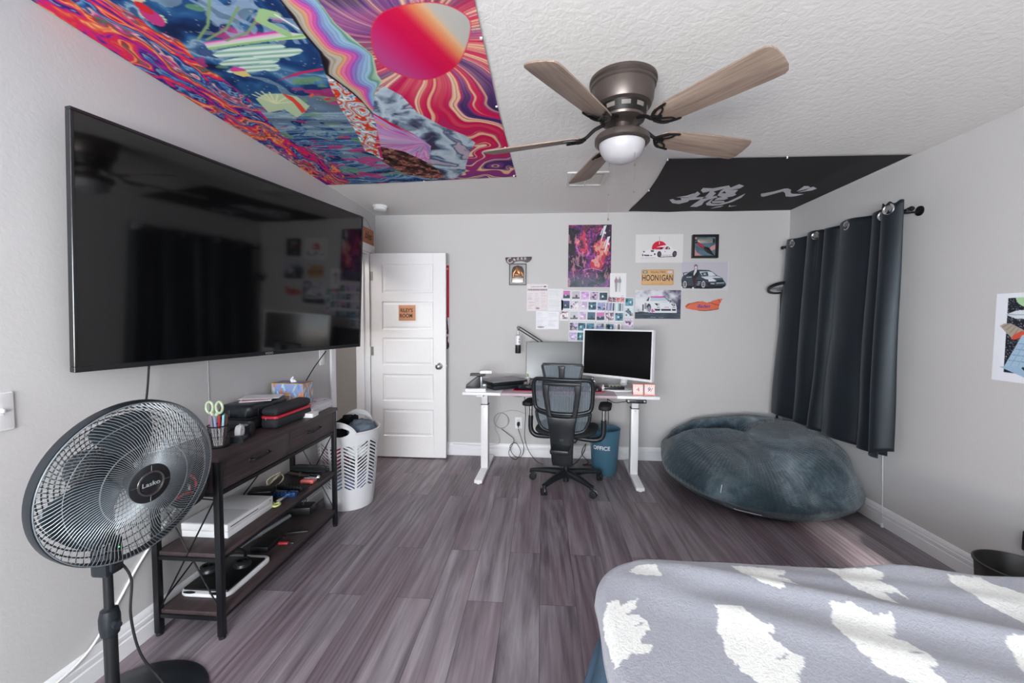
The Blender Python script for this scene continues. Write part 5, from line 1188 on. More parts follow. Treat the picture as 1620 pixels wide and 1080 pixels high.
b.grid(lambda u, v: ((.07 * math.cos(u * 2 * PI)) * math.sin(v * PI), (.04 + .018 * math.cos(u * 4 * PI)) * math.sin(u * 2 * PI) * math.sin(v * PI) - .012 * math.cos(u * 4 * PI) * math.sin(v * PI), .024 + .024 * -math.cos(v * PI) * (.7 + .3 * math.cos(u * 4 * PI))), 36, 14, cu=True)
b.build('body', M['satin'], gcn, smooth=70)
for s in (-1, 1):
    b = MB(); b.cyl((s * .028, -.012, .04), (s * .028, -.012, .055), .005, .008, 14); b.build('thumbstick', M['rubber'], gcn)
def figurine(lab, x, y, c1, c2, h, rz):
    t = thing('figurine', lab, 'figurine', (x, y, DZ_), rz); s = h / .1
    b = MB(); b.lathe([(0, 0), (.022 * s, 0), (.022 * s, .004 * s), (0, .004 * s)], 20); b.build('base', M['black'], t)
    b = MB()
    for q in (-1, 1): b.tube([(q * .012 * s, 0, .004 * s), (q * .011 * s, .003 * s, .022 * s), (q * .007 * s, 0, .042 * s)], [.006 * s, .005 * s, .007 * s], 10)
    b.tube([(0, 0, .038 * s), (0, .001, .055 * s), (0, 0, .072 * s)], [.011 * s, .014 * s, .010 * s], 12)
    for q in (-1, 1): b.tube([(q * .013 * s, 0, .068 * s), (q * .022 * s, -.004 * s, .056 * s), (q * .02 * s, -.014 * s, .046 * s)], [.006 * s, .0045 * s, .004 * s], 8)
    b.build('body', c1, t, smooth=60)
    b = MB(); b.lathe([(0, -.012 * s), (.009 * s, -.008 * s), (.0115 * s, 0), (.009 * s, .009 * s), (0, .012 * s)], 16, M=T(0, -.001, .085 * s)); b.box(-.007 * s, .007 * s, -.0125 * s, -.009 * s, .083 * s, .088 * s); b.build('head', c2, t, smooth=60)
figurine('silver robot figurine between the two monitors', .43, 3.60, M['chrome'], M['chrome'], .135, 0)
figurine('small white toy figure with dark feet under the curved monitor', .525, 3.62, M['white'], M['white'], .06, .3)
figurine('white and green toy figure in front of the left monitor corner', -.135, 3.90, M['white'], mat('toy_green', '#a8b88a', .5), .11, -.3)

# laptop stack at the left end
solid('paper_stack', 'white paper stack under the black stand at the left end of the desk', 'papers', M['paper'], lambda b: [b.box(-.085 + .004 * math.sin(k * 2), .085 + .004 * math.sin(k * 2), -.075, .075, k * .0052, k * .0052 + .0047, M=T(-.565, 3.56, DZ_, rz=.12 + .05 * math.sin(k * 3))) for k in range(5)] and None, smooth=0)
st = thing('laptop_stand', 'black and grey wedge shaped stand on papers at the left end of the desk', 'stand', (-.56, 3.58, DZ_ + .026), .1)
b = MB(); b.prism([(-.09, 0), (.03, 0), (.03, .085), (.015, .10), (-.09, .02)], -.05, .05, M=frame((0, 0, 0), (1, 0, 0), (0, 0, 1), (0, -1, 0)), bev=.003); b.build('wedge', M['black'], st)
b = MB(); b.box(.0305, .05, -.03, .03, .0, .095, .003); b.box(.0505, .085, -.03, .03, 0, .03, .003); b.build('bracket', mat('stand_grey', '#7f868c', .35, .5), st)
b = MB(); b.box(-.055, .075, -.045, .045, .101, .118, .003); b.build('top_plate', M['black'], st)
solid('white_box', 'small white box lying on top of the black stand at the left of the desk', 'box', M['white'], lambda b: b.box(-.05, .05, -.06, .06, 0, .025, .002, M=T(-.49, 3.62, DZ_ + .145, rz=.2)))
Ml = T(-.345, 3.74, DZ_ + .0035, rz=.62)
lc = thing('laptop_case', 'thick black case under the closed laptop on the desk', 'case', (-.345, 3.74, DZ_ + .0035), .62)
b = MB(); b.box(-.16, .16, -.115, .115, 0, .036, .012); b.build('lower_half', M['satin'], lc)
b = MB(); b.box(-.155, .155, -.11, .11, .0365, .052, .006); b.build('upper_half', M['black'], lc)
lp = thing('laptop', 'closed grey laptop lying on a black case at the left of the desk', 'laptop', (-.345, 3.74, DZ_ + .0565), .66)
b = MB(); b.box(-.18, .18, -.125, .125, 0, .013, .004); b.build('base', M['black'], lp)
b = MB(); b.box(-.18, .18, -.125, .125, .0135, .022, .004); b.build('lid', mat('laptop_grey', '#85868c', .45, .1), lp)
b = MB(); b.box(-.03, .03, -.005, .005, .022, .0224); b.build('lid_mark', M['nickel'], lp, smooth=0)

# microphone on a boom
mk = thing('microphone', 'white and black microphone hanging from the boom arm beside the monitor', 'microphone', (-.226, 3.95, 1.07))
mx_, my_ = -.226, 3.95
b = MB(); b.lathe([(0, 1.155), (.026, 1.155), (.0265, 1.16), (.0265, 1.235), (.025, 1.243), (0, 1.243)], 28, M=T(mx_, my_, 0)); b.build('upper_body', mat('mic_white', '#dcdce0', .35), mk, True)
b = MB(); b.lathe([(0, 1.075), (.024, 1.075), (.0265, 1.08), (.0265, 1.1545), (0, 1.1545)], 28, M=T(mx_, my_, 0)); b.build('lower_grille', M['black'], mk, True)
b = MB()
for z in (1.182, 1.21): b.cyl((mx_ + .012, my_ - .0225, z), (mx_ + .0125, my_ - .028, z), .0055, n=14)
b.build('knob', M['rubber'], mk, True)
b = MB(); b.cyl((mx_, my_, 1.243), (mx_, my_, 1.25), .022, .012, 18); b.cyl((mx_, my_, 1.25), (mx_, my_, 1.288), .008, n=12); b.build('mount', M['nickel'], mk, True)
bo = thing('boom_arm', 'black folding boom arm holding the microphone over the desk', 'boom arm', (.0, 4.085, DZ_))
J0, J1, J2 = Vector((.0, 4.085, DZ_ + .03)), Vector((-.005, 4.05, 1.175)), Vector((-.222, 3.95, 1.316))
b = MB(); b.box(-.035, .035, 4.06, 4.11, DZ_, DZ_ + .03, .003); b.cyl(tuple(J0), tuple(J0 + Vector((0, 0, .03))), .012, n=14); b.build('clamp', M['blackm'], bo, True)
def arm2(p, q, nm):
    b = MB(); d = (q - p).normalized(); s = Vector((0, 1, 0)); u = d.cross(s).normalized() * .012
    for k in (-1, 1): b.cyl(tuple(p + u * k), tuple(q + u * k), .005, n=8)
    b.build(nm, M['blackm'], bo, True)
    b = MB(); pts = []
    for i in range(80):
        t = .25 + .35 * i / 79; a = i * 1.3; pts.append(p + (q - p) * t + s * .004 * math.cos(a) + u * .33 * math.sin(a))
    b.tube([tuple(x) for x in pts], .0008, 4); b.build('spring', M['nickel'], bo, True)
arm2(J0 + Vector((0, 0, .03)), J1, 'lower_arm'); arm2(J1, J2, 'upper_arm')
b = MB()
for J in (J1, J2): b.cyl(tuple(J + Vector((0, -.014, 0))), tuple(J + Vector((0, .014, 0))), .017, n=16)
b.cyl(tuple(J2 + Vector((-.003, 0, 0))), (mx_, my_, 1.2885), .006, n=10); b.build('joint', M['blackm'], bo, True)

# waste bin
wb = thing('waste_bin', 'teal metal waste bin lettered OFFICE under the right side of the desk', 'waste bin', (.578, 3.835, 0))
teal = mat('teal_metal', '#41667a', .3, .0)
b = MB(); b.lathe([(0, 0), (.108, 0), (.110, .004), (.138, .405), (.141, .408), (.138, .411), (.135, .407), (.107, .008), (0, .006)], 56); b.build('body', teal, wb)
b = MB()
def bend(p):
    a = -PI / 2 - .38 + p.x / .123; r = .110 + .028 * (.255 + p.y) / .405 + .0012 + p.z
    return (r * math.cos(a), r * math.sin(a), .255 + p.y)
b.text('OFFICE', .05, Matrix.Identity(4), .0003, fn=bend, sx=.95, bold=.0008); b.build('lettering', M['white'], wb, smooth=0)

# wall outlet and cables
def plate(nm, lab, o, ux, n, w=.072, h=.117):
    t = thing(nm, lab, 'outlet' if 'outlet' in nm else 'switch', o); F = frame((0, 0, 0), ux, (0, 0, 1), n)
    b = MB(); b.prism(rrect(w, h, .006), -.0005, .006, M=F, bev=.002); b.build('cover_plate', M['white'], t)
    return t, F
t, F = plate('wall_outlet', 'white wall outlet with a black plug under the desk', (-.23, YB, .347), (1, 0, 0), (0, -1, 0))
b = MB()
for s in (-1, 1): b.prism(rrect(.034, .03, .012, 5, 0, s * .02), .006, .0075, M=F)
b.build('socket', mat('socket_white', '#d0d0d4', .4), t)
pl = thing('plug', 'black power plug pushed into the outlet under the desk', 'plug', (-.23, YB - .0085, .34)); b = MB(); b.prism(rrect(.03, .036, .01, 5), 0, .03, M=frame((0, 0, 0), (1, 0, 0), (0, 0, 1), (0, -1, 0)), bev=.003); b.cyl((0, -.03, -.01), (0, -.05, -.03), .006, .004, 10); b.build('body', M['rubber'], pl)
def cable(lab, pts, r=.0032, m='cable', grp=None, n=7): return solid('cable', lab, 'cable', M[m], lambda b: b.tube(spline(pts, n), r, 7), grp, 60)
cable('black cable falling from the outlet into a tangle on the floor', [(-.23, YB - .062, .30), (-.20, YB - .09, .22), (-.17, YB - .11, .12), (-.20, YB - .10, .03), (-.27, YB - .12, .05), (-.31, YB - .10, .13), (-.25, YB - .11, .17), (-.20, YB - .14, .09), (-.25, YB - .16, .02), (-.32, YB - .12, .07), (-.27, YB - .09, .19), (-.33, YB - .05, .24), (-.40, YB - .03, .285)])
cable('black cable dropping from the desk frame to the floor behind the left of the chair', [(-.16, 3.86, .71), (-.15, 3.95, .5), (-.16, 4.05, .25), (-.12, 4.08, .10), (-.04, 4.02, .02), (.02, 3.98, .006)])
cable('thin black cable hanging from the desk between the waste bin and the right leg', [(.60, 3.90, .72), (.62, 3.95, .62), (.635, 4.0, .45), (.62, 4.05, .30), (.60, 4.08, .22)])
cable('black cable sagging below the desktop to the control panel', [(.545, 3.62, .735), (.60, 3.56, .70), (.66, 3.50, .715), (.70, 3.46, .73)], .003)
cable('short black cable sticking out under the desk left of the chair', [(-.05, 3.72, .745), (-.16, 3.66, .72), (-.24, 3.60, .73), (-.29, 3.57, .75)], .0035)
cable('black cable lying tangled on the floor behind the chair', [(.30, 3.98, .006), (.36, 4.05, .03), (.42, 4.10, .10), (.44, 4.13, .17), (.40, 4.12, .08), (.46, 4.06, .01), (.40, 4.0, .006), (.52, 4.02, .006)], .0035)
solid('cable', 'grey cable coiled into a loop hanging on the wall below the desk', 'cable', mat('pale_cable', '#adb0b6', .5), lambda b: b.tube(spline([(-.16, YB - .004, .44), (-.28, YB - .004, .475), (-.38, YB - .004, .455), (-.42, YB - .004, .43)] + [(-.405 + .075 * math.cos(a) * (1 + .06 * math.sin(a * .37)), YB - .005 - .0009 * k, .368 + .078 * math.sin(a) * (1 + .05 * math.cos(a * .53))) for k, a in [(k, PI / 2 + k * .7) for k in range(28)]] + [(-.47, YB - .012, .30), (-.43, YB - .03, .22), (-.42, YB - .03, .15), (-.46, YB - .022, .124), (-.62, YB - .02, .11), (-.90, YB - .02, .118)], 5), .0022, 6), smooth=60)
cable('thin grey cable hanging down the left wall below the television', [(XL + .001, 2.02, 1.18), (XL + .001, 2.02, .95), (XL + .001, 2.015, .82)], .0018, 'cable_grey')
cable('black cable from the near bottom edge of the television to the console', [(-1.60, 1.60, 1.22), (-1.65, 1.63, 1.05), (-1.69, 1.64, .95), (-1.694, 1.64, .80), (-1.694, 1.635, .60)], .004)
cable('black cable from the far bottom edge of the television to the white pads', [(-1.385, 2.60, 1.18), (-1.52, 2.68, 1.05), (-1.62, 2.735, .93), (-1.66, 2.745, .86)], .0035)
solid('cable', 'white cord sloping down the left wall behind the pedestal fan', 'cable', M['cable_white'], lambda b: b.tube(spline([(XL + .005, 1.80, .50), (XL + .005, 1.63, .36), (XL + .006, 1.50, .22), (XL + .018, 1.38, .13), (XL + .02, 1.2, .10), (XL + .02, 1.0, .09), (XL + .02, .8, .10)], 7), .005, 8), smooth=60)

# switches on the left wall
t, F = plate('light_switch', 'white light switch plate on the left wall beside the fan', (XL, 1.165, 1.088), (0, 1, 0), (1, 0, 0), .118, .122)
for s in (-1, 1):
    b = MB(); b.box(s * .025 - .005, s * .025 + .005, -.012, .012, .006, .0075, M=F); b.box(s * .025 - .0035, s * .025 + .0035, -.002, .009, .0075, .018, .001, M=F); b.build('toggle', M['white'], t)
t, F = plate('light_switch', 'white light switch plate on the left wall close to the doorway', (XL, 3.13, 1.09), (0, 1, 0), (1, 0, 0))
b = MB(); b.box(-.016, .016, -.033, .033, .006, .009, .001, M=F); b.build('rocker', M['white'], t)
# ================================================================ PICTURES ON THE BACK WALL
# large dark figure-free poster: swirling violet, crimson and slate flames with two slanting sound-effect letters
cv = Canvas(0, 590, 0, 880, 150, 224, '#2c2733'); X, Y = cv.X, cv.Y
w1, w2 = fbm(X / 120, Y / 120, 3, 4), fbm(X / 120, Y / 120, 9, 4)
v = fbm(X / 90 + 3 * w1, Y / 120 + 3 * w2, 15, 5)
slate = np.clip((Y - 620) / 160, 0, 1)[..., None]
q = grad(v, [(.25, '#15131d'), (.38, '#28212f'), (.46, '#4a2450'), (.52, '#7a2c7e'), (.56, '#b83ca8'), (.6, '#2c2336'), (.68, '#5b2a45'), (.78, '#c23a5c')])
q2 = grad(v, [(.25, '#2c3840'), (.45, '#46535c'), (.6, '#5c5a70'), (.7, '#8a4a94'), (.8, '#b45ab0')])
cv.c[:] = q * (1 - slate) + q2 * slate
rd = np.exp(-(((X - 460) / 130) ** 2 + ((Y - 330) / 150) ** 2)) + .8 * np.exp(-(((X - 380) / 110) ** 2 + ((Y - 560) / 90) ** 2)) + .7 * np.exp(-(((X - 130) / 80) ** 2 + ((Y - 250) / 70) ** 2))
cv.put((rd * (fbm(X / 40, Y / 60, 33, 4) + .25)) > .36, '#c8324c', .85); cv.put((rd * fbm(X / 25, Y / 50, 43, 4)) > .36, '#d89a8a', .9)
cv.put((fbm(X / 30 + 2 * w1, Y / 80, 53, 4) > .66) & (Y > 80), '#d890a0', .6)
kw = '#d8d8e0'
for dx, dy in ((430, 20), (480, 175)):
    cv.poly([(dx + 52, dy), (dx + 92, dy - 12), (dx + 66, dy + 80), (dx + 22, dy + 215), (dx + 14, dy + 205), (dx + 36, dy + 90)], kw); cv.poly([(dx + 40, dy + 70), (dx + 84, dy + 84), (dx + 80, dy + 116), (dx + 34, dy + 96)], kw)
    cv.poly([(dx + 2, dy + 130), (dx + 30, dy + 40), (dx + 44, dy + 30), (dx + 16, dy + 128)], kw)
cv.line([(80, 470), (120, 560), (190, 600)], 5, '#a8a0b8'); cv.line([(200, 640), (330, 610), (470, 650)], 6, '#c0a8b8'); cv.line([(20, 760), (200, 700), (420, 830), (580, 860)], 4, '#8a6aa0')
pic('poster', 'large dark violet and crimson poster with slanting white letters on the back wall', 'poster', cv, .250, 2.324, .668, 1.716, edge='#2a2630')

# white car with a red sun
cv = Canvas(40, 1580, 22, 995, 200, 126, '#d9d6d5'); 
cv.line([(810, 100), (810, 240)], 12, '#a09ca4'); cv.ell(812, 500, 242, 245, '#cf1038'); cv.rect(560, 1070, 548, 760, '#d9d6d5')
cv.line([(810, 285), (810, 360)], 22, '#e0c8cc')
cv.poly([(240, 700), (260, 620), (420, 560), (620, 545), (720, 465), (860, 425), (980, 400), (1060, 405), (1180, 440), (1310, 520), (1380, 580), (1390, 690), (1340, 790), (860, 815), (560, 830), (240, 815), (225, 760)], '#e3e0e4')
cv.poly([(650, 545), (730, 470), (830, 462), (970, 465), (920, 540), (800, 545)], '#cf1038'); cv.poly([(860, 470), (920, 470), (890, 540), (820, 545)], '#2c2228')
cv.line([(620, 545), (720, 470)], 16, '#3a3036'); cv.line([(960, 415), (990, 470), (975, 560)], 10, '#b0a8ae')
cv.poly([(1000, 510), (1030, 455), (1090, 440), (1140, 480), (1165, 540), (1010, 540)], '#3a3238'); cv.poly([(1000, 510), (1030, 455), (1055, 455), (1040, 515)], '#cf1038'); cv.poly([(1085, 460), (1120, 480), (1110, 535), (1080, 535)], '#d0ccd2')
for cx_, cy_, rx_, ry_ in ((815, 705, 68, 105), (1310, 700, 70, 110)): cv.ell(cx_, cy_, rx_, ry_, '#3a2c3c', .2 if cx_ > 1000 else 0); cv.ell(cx_ + 4, cy_, rx_ * .55, ry_ * .6, '#5a4a62')
cv.poly([(290, 590), (355, 605), (330, 640), (285, 640)], '#3a3038'); cv.poly([(535, 565), (640, 575), (635, 620), (545, 622)], '#332a32')
cv.poly([(305, 715), (490, 720), (495, 770), (330, 765)], '#57485a'); cv.rect(515, 585, 735, 760, '#2c2430'); cv.rect(645, 692, 675, 728, '#2c2430'); cv.poly([(255, 690), (280, 690), (300, 770), (260, 775)], '#4a3c4c')
cv.line([(870, 745), (1190, 735)], 10, '#6a6068'); cv.line([(850, 800), (1240, 785)], 22, '#4a3448'); cv.line([(240, 830), (700, 820)], 14, '#a89cae'); cv.ell(1000, 610, 14, 18, '#5a5058'); cv.line([(1220, 480), (1310, 535)], 8, '#b8a8a8')
pic('car_print', 'white car print with a red sun disc on the back wall', 'picture', cv, .902, 2.226, 1.352, 1.953)

# black car with a person leaning on it
cv = Canvas(0, 1540, 66, 1045, 200, 126, '#b9b6c1'); cv.put(cv.Y > 880, '#c6c6cc'); cv.rect(1525, 1540, 66, 1045, '#d6d4da')
cv.poly([(0, 690), (40, 560), (180, 470), (260, 400), (400, 340), (600, 325), (900, 340), (1020, 400), (1180, 530), (1340, 600), (1400, 700), (1480, 820), (1460, 890), (1340, 960), (860, 960), (560, 940), (200, 960), (30, 880)], '#39454f')
cv.poly([(0, 850), (200, 880), (900, 900), (1460, 850), (1440, 905), (1340, 970), (860, 985), (80, 965)], '#15171d')
cv.poly([(590, 390), (880, 385), (1010, 410), (1140, 530), (980, 550), (690, 550)], '#c9d2d6'); cv.poly([(640, 430), (860, 400), (900, 540), (700, 550)], '#3c4c5a'); cv.ell(770, 480, 40, 30, '#a9b4ba')
cv.poly([(640, 570), (1180, 550), (1340, 610), (1120, 640), (1180, 720), (800, 650)], '#cfcdd6'); cv.poly([(1020, 610), (1330, 610), (1390, 690), (1150, 700)], '#3e5666')
cv.poly([(890, 660), (1080, 680), (1140, 730), (900, 735)], '#dfdbe4'); cv.poly([(1150, 700), (1370, 690), (1390, 745), (1170, 750)], '#14161a'); cv.line([(1170, 790), (1400, 780)], 30, '#b8bcc2'); cv.poly([(830, 760), (1120, 800), (1130, 900), (880, 890)], '#20242c'); cv.line([(980, 805), (1090, 812)], 28, '#d5d3da')
for cx_ in (125, 735): cv.ell(cx_, 825, 92, 140, '#1b1a22'); cv.ell(cx_, 830, 66, 118, '#b8b4c0'); cv.ell(cx_, 830, 40, 80, '#3a3844'); cv.line([(cx_, 715), (cx_, 945)], 12, '#b8b4c0'); cv.line([(cx_ - 60, 830), (cx_ + 60, 830)], 12, '#b8b4c0')
cv.line([(60, 440), (210, 420)], 22, '#2c2c36'); cv.line([(70, 440), (85, 530)], 28, '#2c2c36'); cv.line([(180, 590), (330, 580)], 26, '#a9b4bc'); cv.poly([(180, 520), (240, 450), (340, 430), (340, 540)], '#20262e')
cv.poly([(500, 680), (650, 680), (640, 900), (520, 900)], '#20202a'); cv.line([(550, 745), (640, 745)], 20, '#d5d3da'); cv.line([(540, 800), (620, 800)], 20, '#c5c3ca'); cv.line([(530, 850), (600, 850)], 20, '#c5c3ca')
cv.ell(472, 200, 58, 58, '#6a6484'); cv.ell(472, 245, 34, 46, '#e0c2c4'); cv.poly([(418, 210), (440, 290), (420, 290)], '#5c3a58'); cv.poly([(525, 210), (535, 290), (510, 290)], '#5c3a58')
cv.poly([(430, 300), (520, 300), (590, 380), (570, 520), (480, 640), (380, 610), (340, 480), (390, 370)], '#20222a'); cv.poly([(440, 305), (515, 305), (500, 400), (410, 540), (400, 470)], '#d0cdd8'); cv.poly([(350, 600), (490, 620), (470, 880), (420, 880), (390, 740)], '#3c2230'); cv.ell(395, 960, 30, 36, '#dcdce2'); cv.ell(455, 930, 34, 36, '#3a3e48')
pic('car_print', 'black sports car print with a person leaning on its door on the back wall', 'picture', cv, 1.343, 1.956, 1.783, 1.684)

# white drift car in smoke
cv = Canvas(60, 1572, 60, 1022, 200, 126, '#b4b4c0'); X, Y = cv.X, cv.Y
sm = fbm(X / 260, Y / 260, 7, 5) - .28 * np.clip((X - 900) / 700, 0, 1) + .12 * np.clip((500 - X) / 500, 0, 1)
cv.c[:] = grad(sm, [(.15, '#3c3850'), (.32, '#6c687e'), (.45, '#a2a2b0'), (.58, '#c9cad2'), (.75, '#dcdce0')])
cv.put(Y > 790 + 12 * np.sin(X / 60), grad(fbm(X / 200, Y / 40, 17, 4), [(.2, '#2c343e'), (.6, '#3d4856'), (.8, '#4f6274')]))
cv.poly([(300, 540), (380, 490), (540, 270), (980, 255), (1180, 420), (1250, 480), (1400, 510), (1440, 640), (1445, 820), (720, 822), (600, 815), (470, 790), (330, 760)], '#dcdde3')
cv.poly([(560, 270), (980, 262), (1040, 320), (580, 318)], '#cc52b0'); cv.poly([(570, 310), (1040, 322), (1130, 420), (560, 430)], '#b4c6cf'); cv.poly([(430, 420), (520, 290), (540, 290), (510, 430)], '#3c4a5c'); cv.line([(1000, 265), (1160, 410)], 20, '#3a4454'); cv.line([(1150, 420), (1240, 420), (1210, 480)], 24, '#3a4454')
cv.line([(880, 465), (1120, 462)], 10, '#9aa0b0'); cv.poly([(700, 500), (860, 512), (865, 560), (790, 585)], '#2e2e3c'); cv.poly([(1250, 515), (1370, 520), (1385, 595), (1310, 590)], '#2e2e3c'); cv.ell(830, 540, 25, 20, '#dcdde3'); cv.ell(1330, 550, 22, 22, '#c8ccd2')
cv.rect(790, 880, 625, 645, '#24242c'); cv.rect(1300, 1390, 628, 646, '#24242c'); cv.line([(1040, 635), (1180, 635)], 18, '#c85a9a')
for P in ([(700, 685), (905, 685), (885, 750), (740, 750)], [(935, 690), (1245, 690), (1255, 752), (930, 752)], [(1280, 690), (1410, 690), (1410, 752), (1300, 752)]): cv.poly(P, '#2b2d38')
cv.ell(520, 660, 75, 150, '#3a3848'); cv.ell(535, 700, 50, 105, '#8a8a98'); cv.line([(460, 650), (480, 760), (540, 820)], 18, '#e4e4e8'); cv.poly([(310, 540), (350, 540), (350, 760), (310, 750)], '#2a2a34'); cv.poly([(380, 490), (450, 500), (450, 700), (370, 690)], '#8a8c9c')
cv.ell(640, 750, 36, 60, '#c85aa8'); cv.ell(690, 765, 30, 22, '#cc3a5a'); cv.line([(590, 960), (760, 975)], 16, '#8a98a8'); cv.line([(850, 975), (1000, 978)], 14, '#8a98a8')
pic('car_print', 'white drift car print with grey smoke on the back wall', 'picture', cv, .907, 1.687, 1.344, 1.408, edge='#dcdce2')

# shadow box
sb = thing('shadow_box', 'black framed shadow box with a silver plate and red handled dagger on the back wall', 'shadow box', (1.55, YB - .02, 1.99))
fx0, fx1, fz0, fz1 = 1.43, 1.672, 1.992, 2.214
b = MB()
for q in ((fx0, fx1, fz1 - .02, fz1), (fx0, fx1, fz0, fz0 + .02), (fx0, fx0 + .02, fz0 + .02, fz1 - .02), (fx1 - .02, fx1, fz0 + .02, fz1 - .02)): b.box(q[0], q[1], YB - .04, YB + .0005, q[2], q[3], .002, seg=1)
b.build('frame', mat('frame_black', '#141214', .4), sb, True, smooth=0)
cv = Canvas(415, 1145, 150, 890, 90, 92, '#567080'); cv.put(fbm(cv.X / 90, cv.Y / 90, 3, 3) > .55, '#46606e')
for P in ([(415, 150), (520, 150), (520, 250), (415, 250)], [(415, 390), (460, 400), (470, 600), (540, 740), (760, 890), (415, 890)], [(1145, 430), (980, 530), (960, 600), (1010, 680), (1145, 610)]): cv.poly(P, '#c08a86')
c = cv.out(); a0 = Vector((fx0 + .018, YB - .008, fz1 - .018))
o = picture_mesh('backing', c, flat_pos(90, 92, tuple(sb.matrix_basis.inverted() @ a0), (fx1 - fx0 - .036, 0, 0), (0, 0, -(fz1 - fz0 - .036))), M['print'], th=(0, .006, 0), parent=sb)
def sbp(x, y): return (fx0 + .018 + (x - 415) / 730 * (fx1 - fx0 - .036), fz1 - .018 - (y - 150) / 740 * (fz1 - fz0 - .036))
FB = frame((0, YB - .009, 0), (1, 0, 0), (0, 0, 1), (0, -1, 0))
b = MB(); b.prism([sbp(x, y) for x, y in ((540, 260), (600, 215), (1040, 205), (1050, 390), (640, 395), (540, 330))], 0, .004, M=FB, bev=.001); b.build('metal_plate', mat('dull_metal', '#a8a49e', .35, .6), sb, True)
b = MB(); b.prism([sbp(x, y) for x, y in ((1040, 220), (1100, 230), (1110, 300), (1100, 390), (1040, 390))], 0, .0045, M=FB); b.build('plate_end', M['black'], sb, True)
b = MB(); p = sbp(475, 320); b.tube([(p[0] + .014 * math.cos(t * PI / 8), p[1] + .014 * math.sin(t * PI / 8), .006) for t in range(16)], .0045, 6, M=FB, closed=True); b.build('ring', M['black'], sb, True)
p, q = sbp(530, 375), sbp(735, 550); b = MB(); b.cyl((*p, .007), (*q, .007), .011, n=12, M=FB); b.build('dagger_handle', M['red'], sb, True)
b = MB(); b.prism([sbp(x, y) for x, y in ((735, 560), (760, 530), (880, 545), (950, 620), (1105, 870), (860, 760), (765, 660))], .004, .009, M=FB, bev=.001); b.build('dagger_blade', mat('dark_steel', '#3c3a36', .3, .7), sb, True)

# licence plate
lp_ = thing('license_plate', 'tan licence plate lettered HOON1GAN on the back wall', 'license plate', (1.117, YB - .003, 1.74))
FP = frame((1.117, YB, 1.811), (1, 0, 0), (0, 0, 1), (0, -1, 0))
b = MB(); b.prism(rrect(.307, .150, .014), -.0005, .002, M=FP, bev=.0006); b.build('plate', mat('plate_tan', '#d2a877', .45), lp_, True)
b = MB(); P1 = rrect(.301, .144, .012); b.tube([(x, y, .002) for x, y in P1], .0022, 6, M=FP, closed=True); b.build('plate_rim', mat('plate_orange', '#c98c4c', .45), lp_, True)
b = MB(); b.text('HOON1GAN', .082, FP @ T(0, -.008, .0023), .0005, sx=.62, bold=.001); b.build('lettering', mat('plate_ink', '#1f1a16', .5), lp_, True, smooth=0)
b = MB(); b.text('KILLALLTIRES', .024, FP @ T(.005, .050, .0023), .0004, sx=1.0, bold=.0003); b.build('caption', mat('plate_brown', '#6b4a2c', .5), lp_, True, smooth=0)
b = MB(); [b.box(-.055 + k * .0085, -.049 + k * .0085, -.0625, -.0535, .002, .0026, M=FP) for k in range(13) if k not in (3, 6, 8)]; b.build('footline', mat('plate_orange_ink', '#d88a2c', .5), lp_, True, smooth=0)
b = MB(); b.prism(rrect(.044, .024, .003, 3, -.118, .051), .002, .0026, M=FP); s_ = b.build('sticker', mat('sticker_green', '#4a7c68', .5), lp_, True); s_['label'] = 'green corner sticker'
b = MB(); [b.box(-.131 + k * .009, -.125 + k * .009, .046, .056, .0026, .0029, M=FP) for k in range(3)]; b.build('mark', M['white'], s_, True, smooth=0)
b = MB(); b.prism(rrect(.044, .024, .003, 3, .118, .051), .002, .0026, M=FP); s_ = b.build('sticker', mat('sticker_lilac', '#c8c8da', .5), lp_, True); s_['label'] = 'pale lilac corner sticker'

# orange torn ball panel
def fp(x, y): return (1.386 + (x - 100) / 1620 * 65 * .00619 * 1.0, 1.606 - (y - 175) / 798 * 32 * .00619)
ob = thing('ball_panel', 'orange torn rubber ball panel lettered Baden on the back wall', 'wall decoration', (1.55, YB - .004, 1.48))
b = MB(); b.prism([fp(x, y) for x, y in ((100, 470), (150, 410), (230, 355), (330, 360), (480, 320), (640, 285), (760, 275), (830, 305), (930, 335), (1010, 305), (1080, 325), (1065, 285), (1200, 235), (1350, 195), (1515, 175), (1420, 340), (1390, 440), (1370, 580), (1220, 620), (1050, 640), (850, 655), (600, 640), (350, 605), (130, 555))], -.0005, .004, M=frame((0, YB, 0), (1, 0, 0), (0, 0, 1), (0, -1, 0)), bev=.001); b.build('panel', mat('orange_rubber', '#d8694c', .6), ob, True)
FO = frame((0, YB, 0), (1, 0, 0), (0, 0, 1), (0, -1, 0)); b = MB()
for P in ([(1345, 195), (1430, 330)], [(1010, 315), (1200, 390), (1380, 430)], [(130, 510), (200, 430), (300, 370), (460, 330), (620, 292)], [(600, 640), (850, 655), (1050, 638), (1370, 585)]): b.tube([(*fp(x, y), .0042) for x, y in P], .0022, 6, M=FO)
b.build('seam', M['rubber'], ob, True)
p = fp(790, 480); b = MB(); b.text('Baden', .046, FO @ T(p[0], p[1], .0043), .0004, shear=.35, sx=1.05, bold=.0008); b.build('lettering', mat('navy_ink', '#2b3a9a', .5), ob, True, smooth=0)

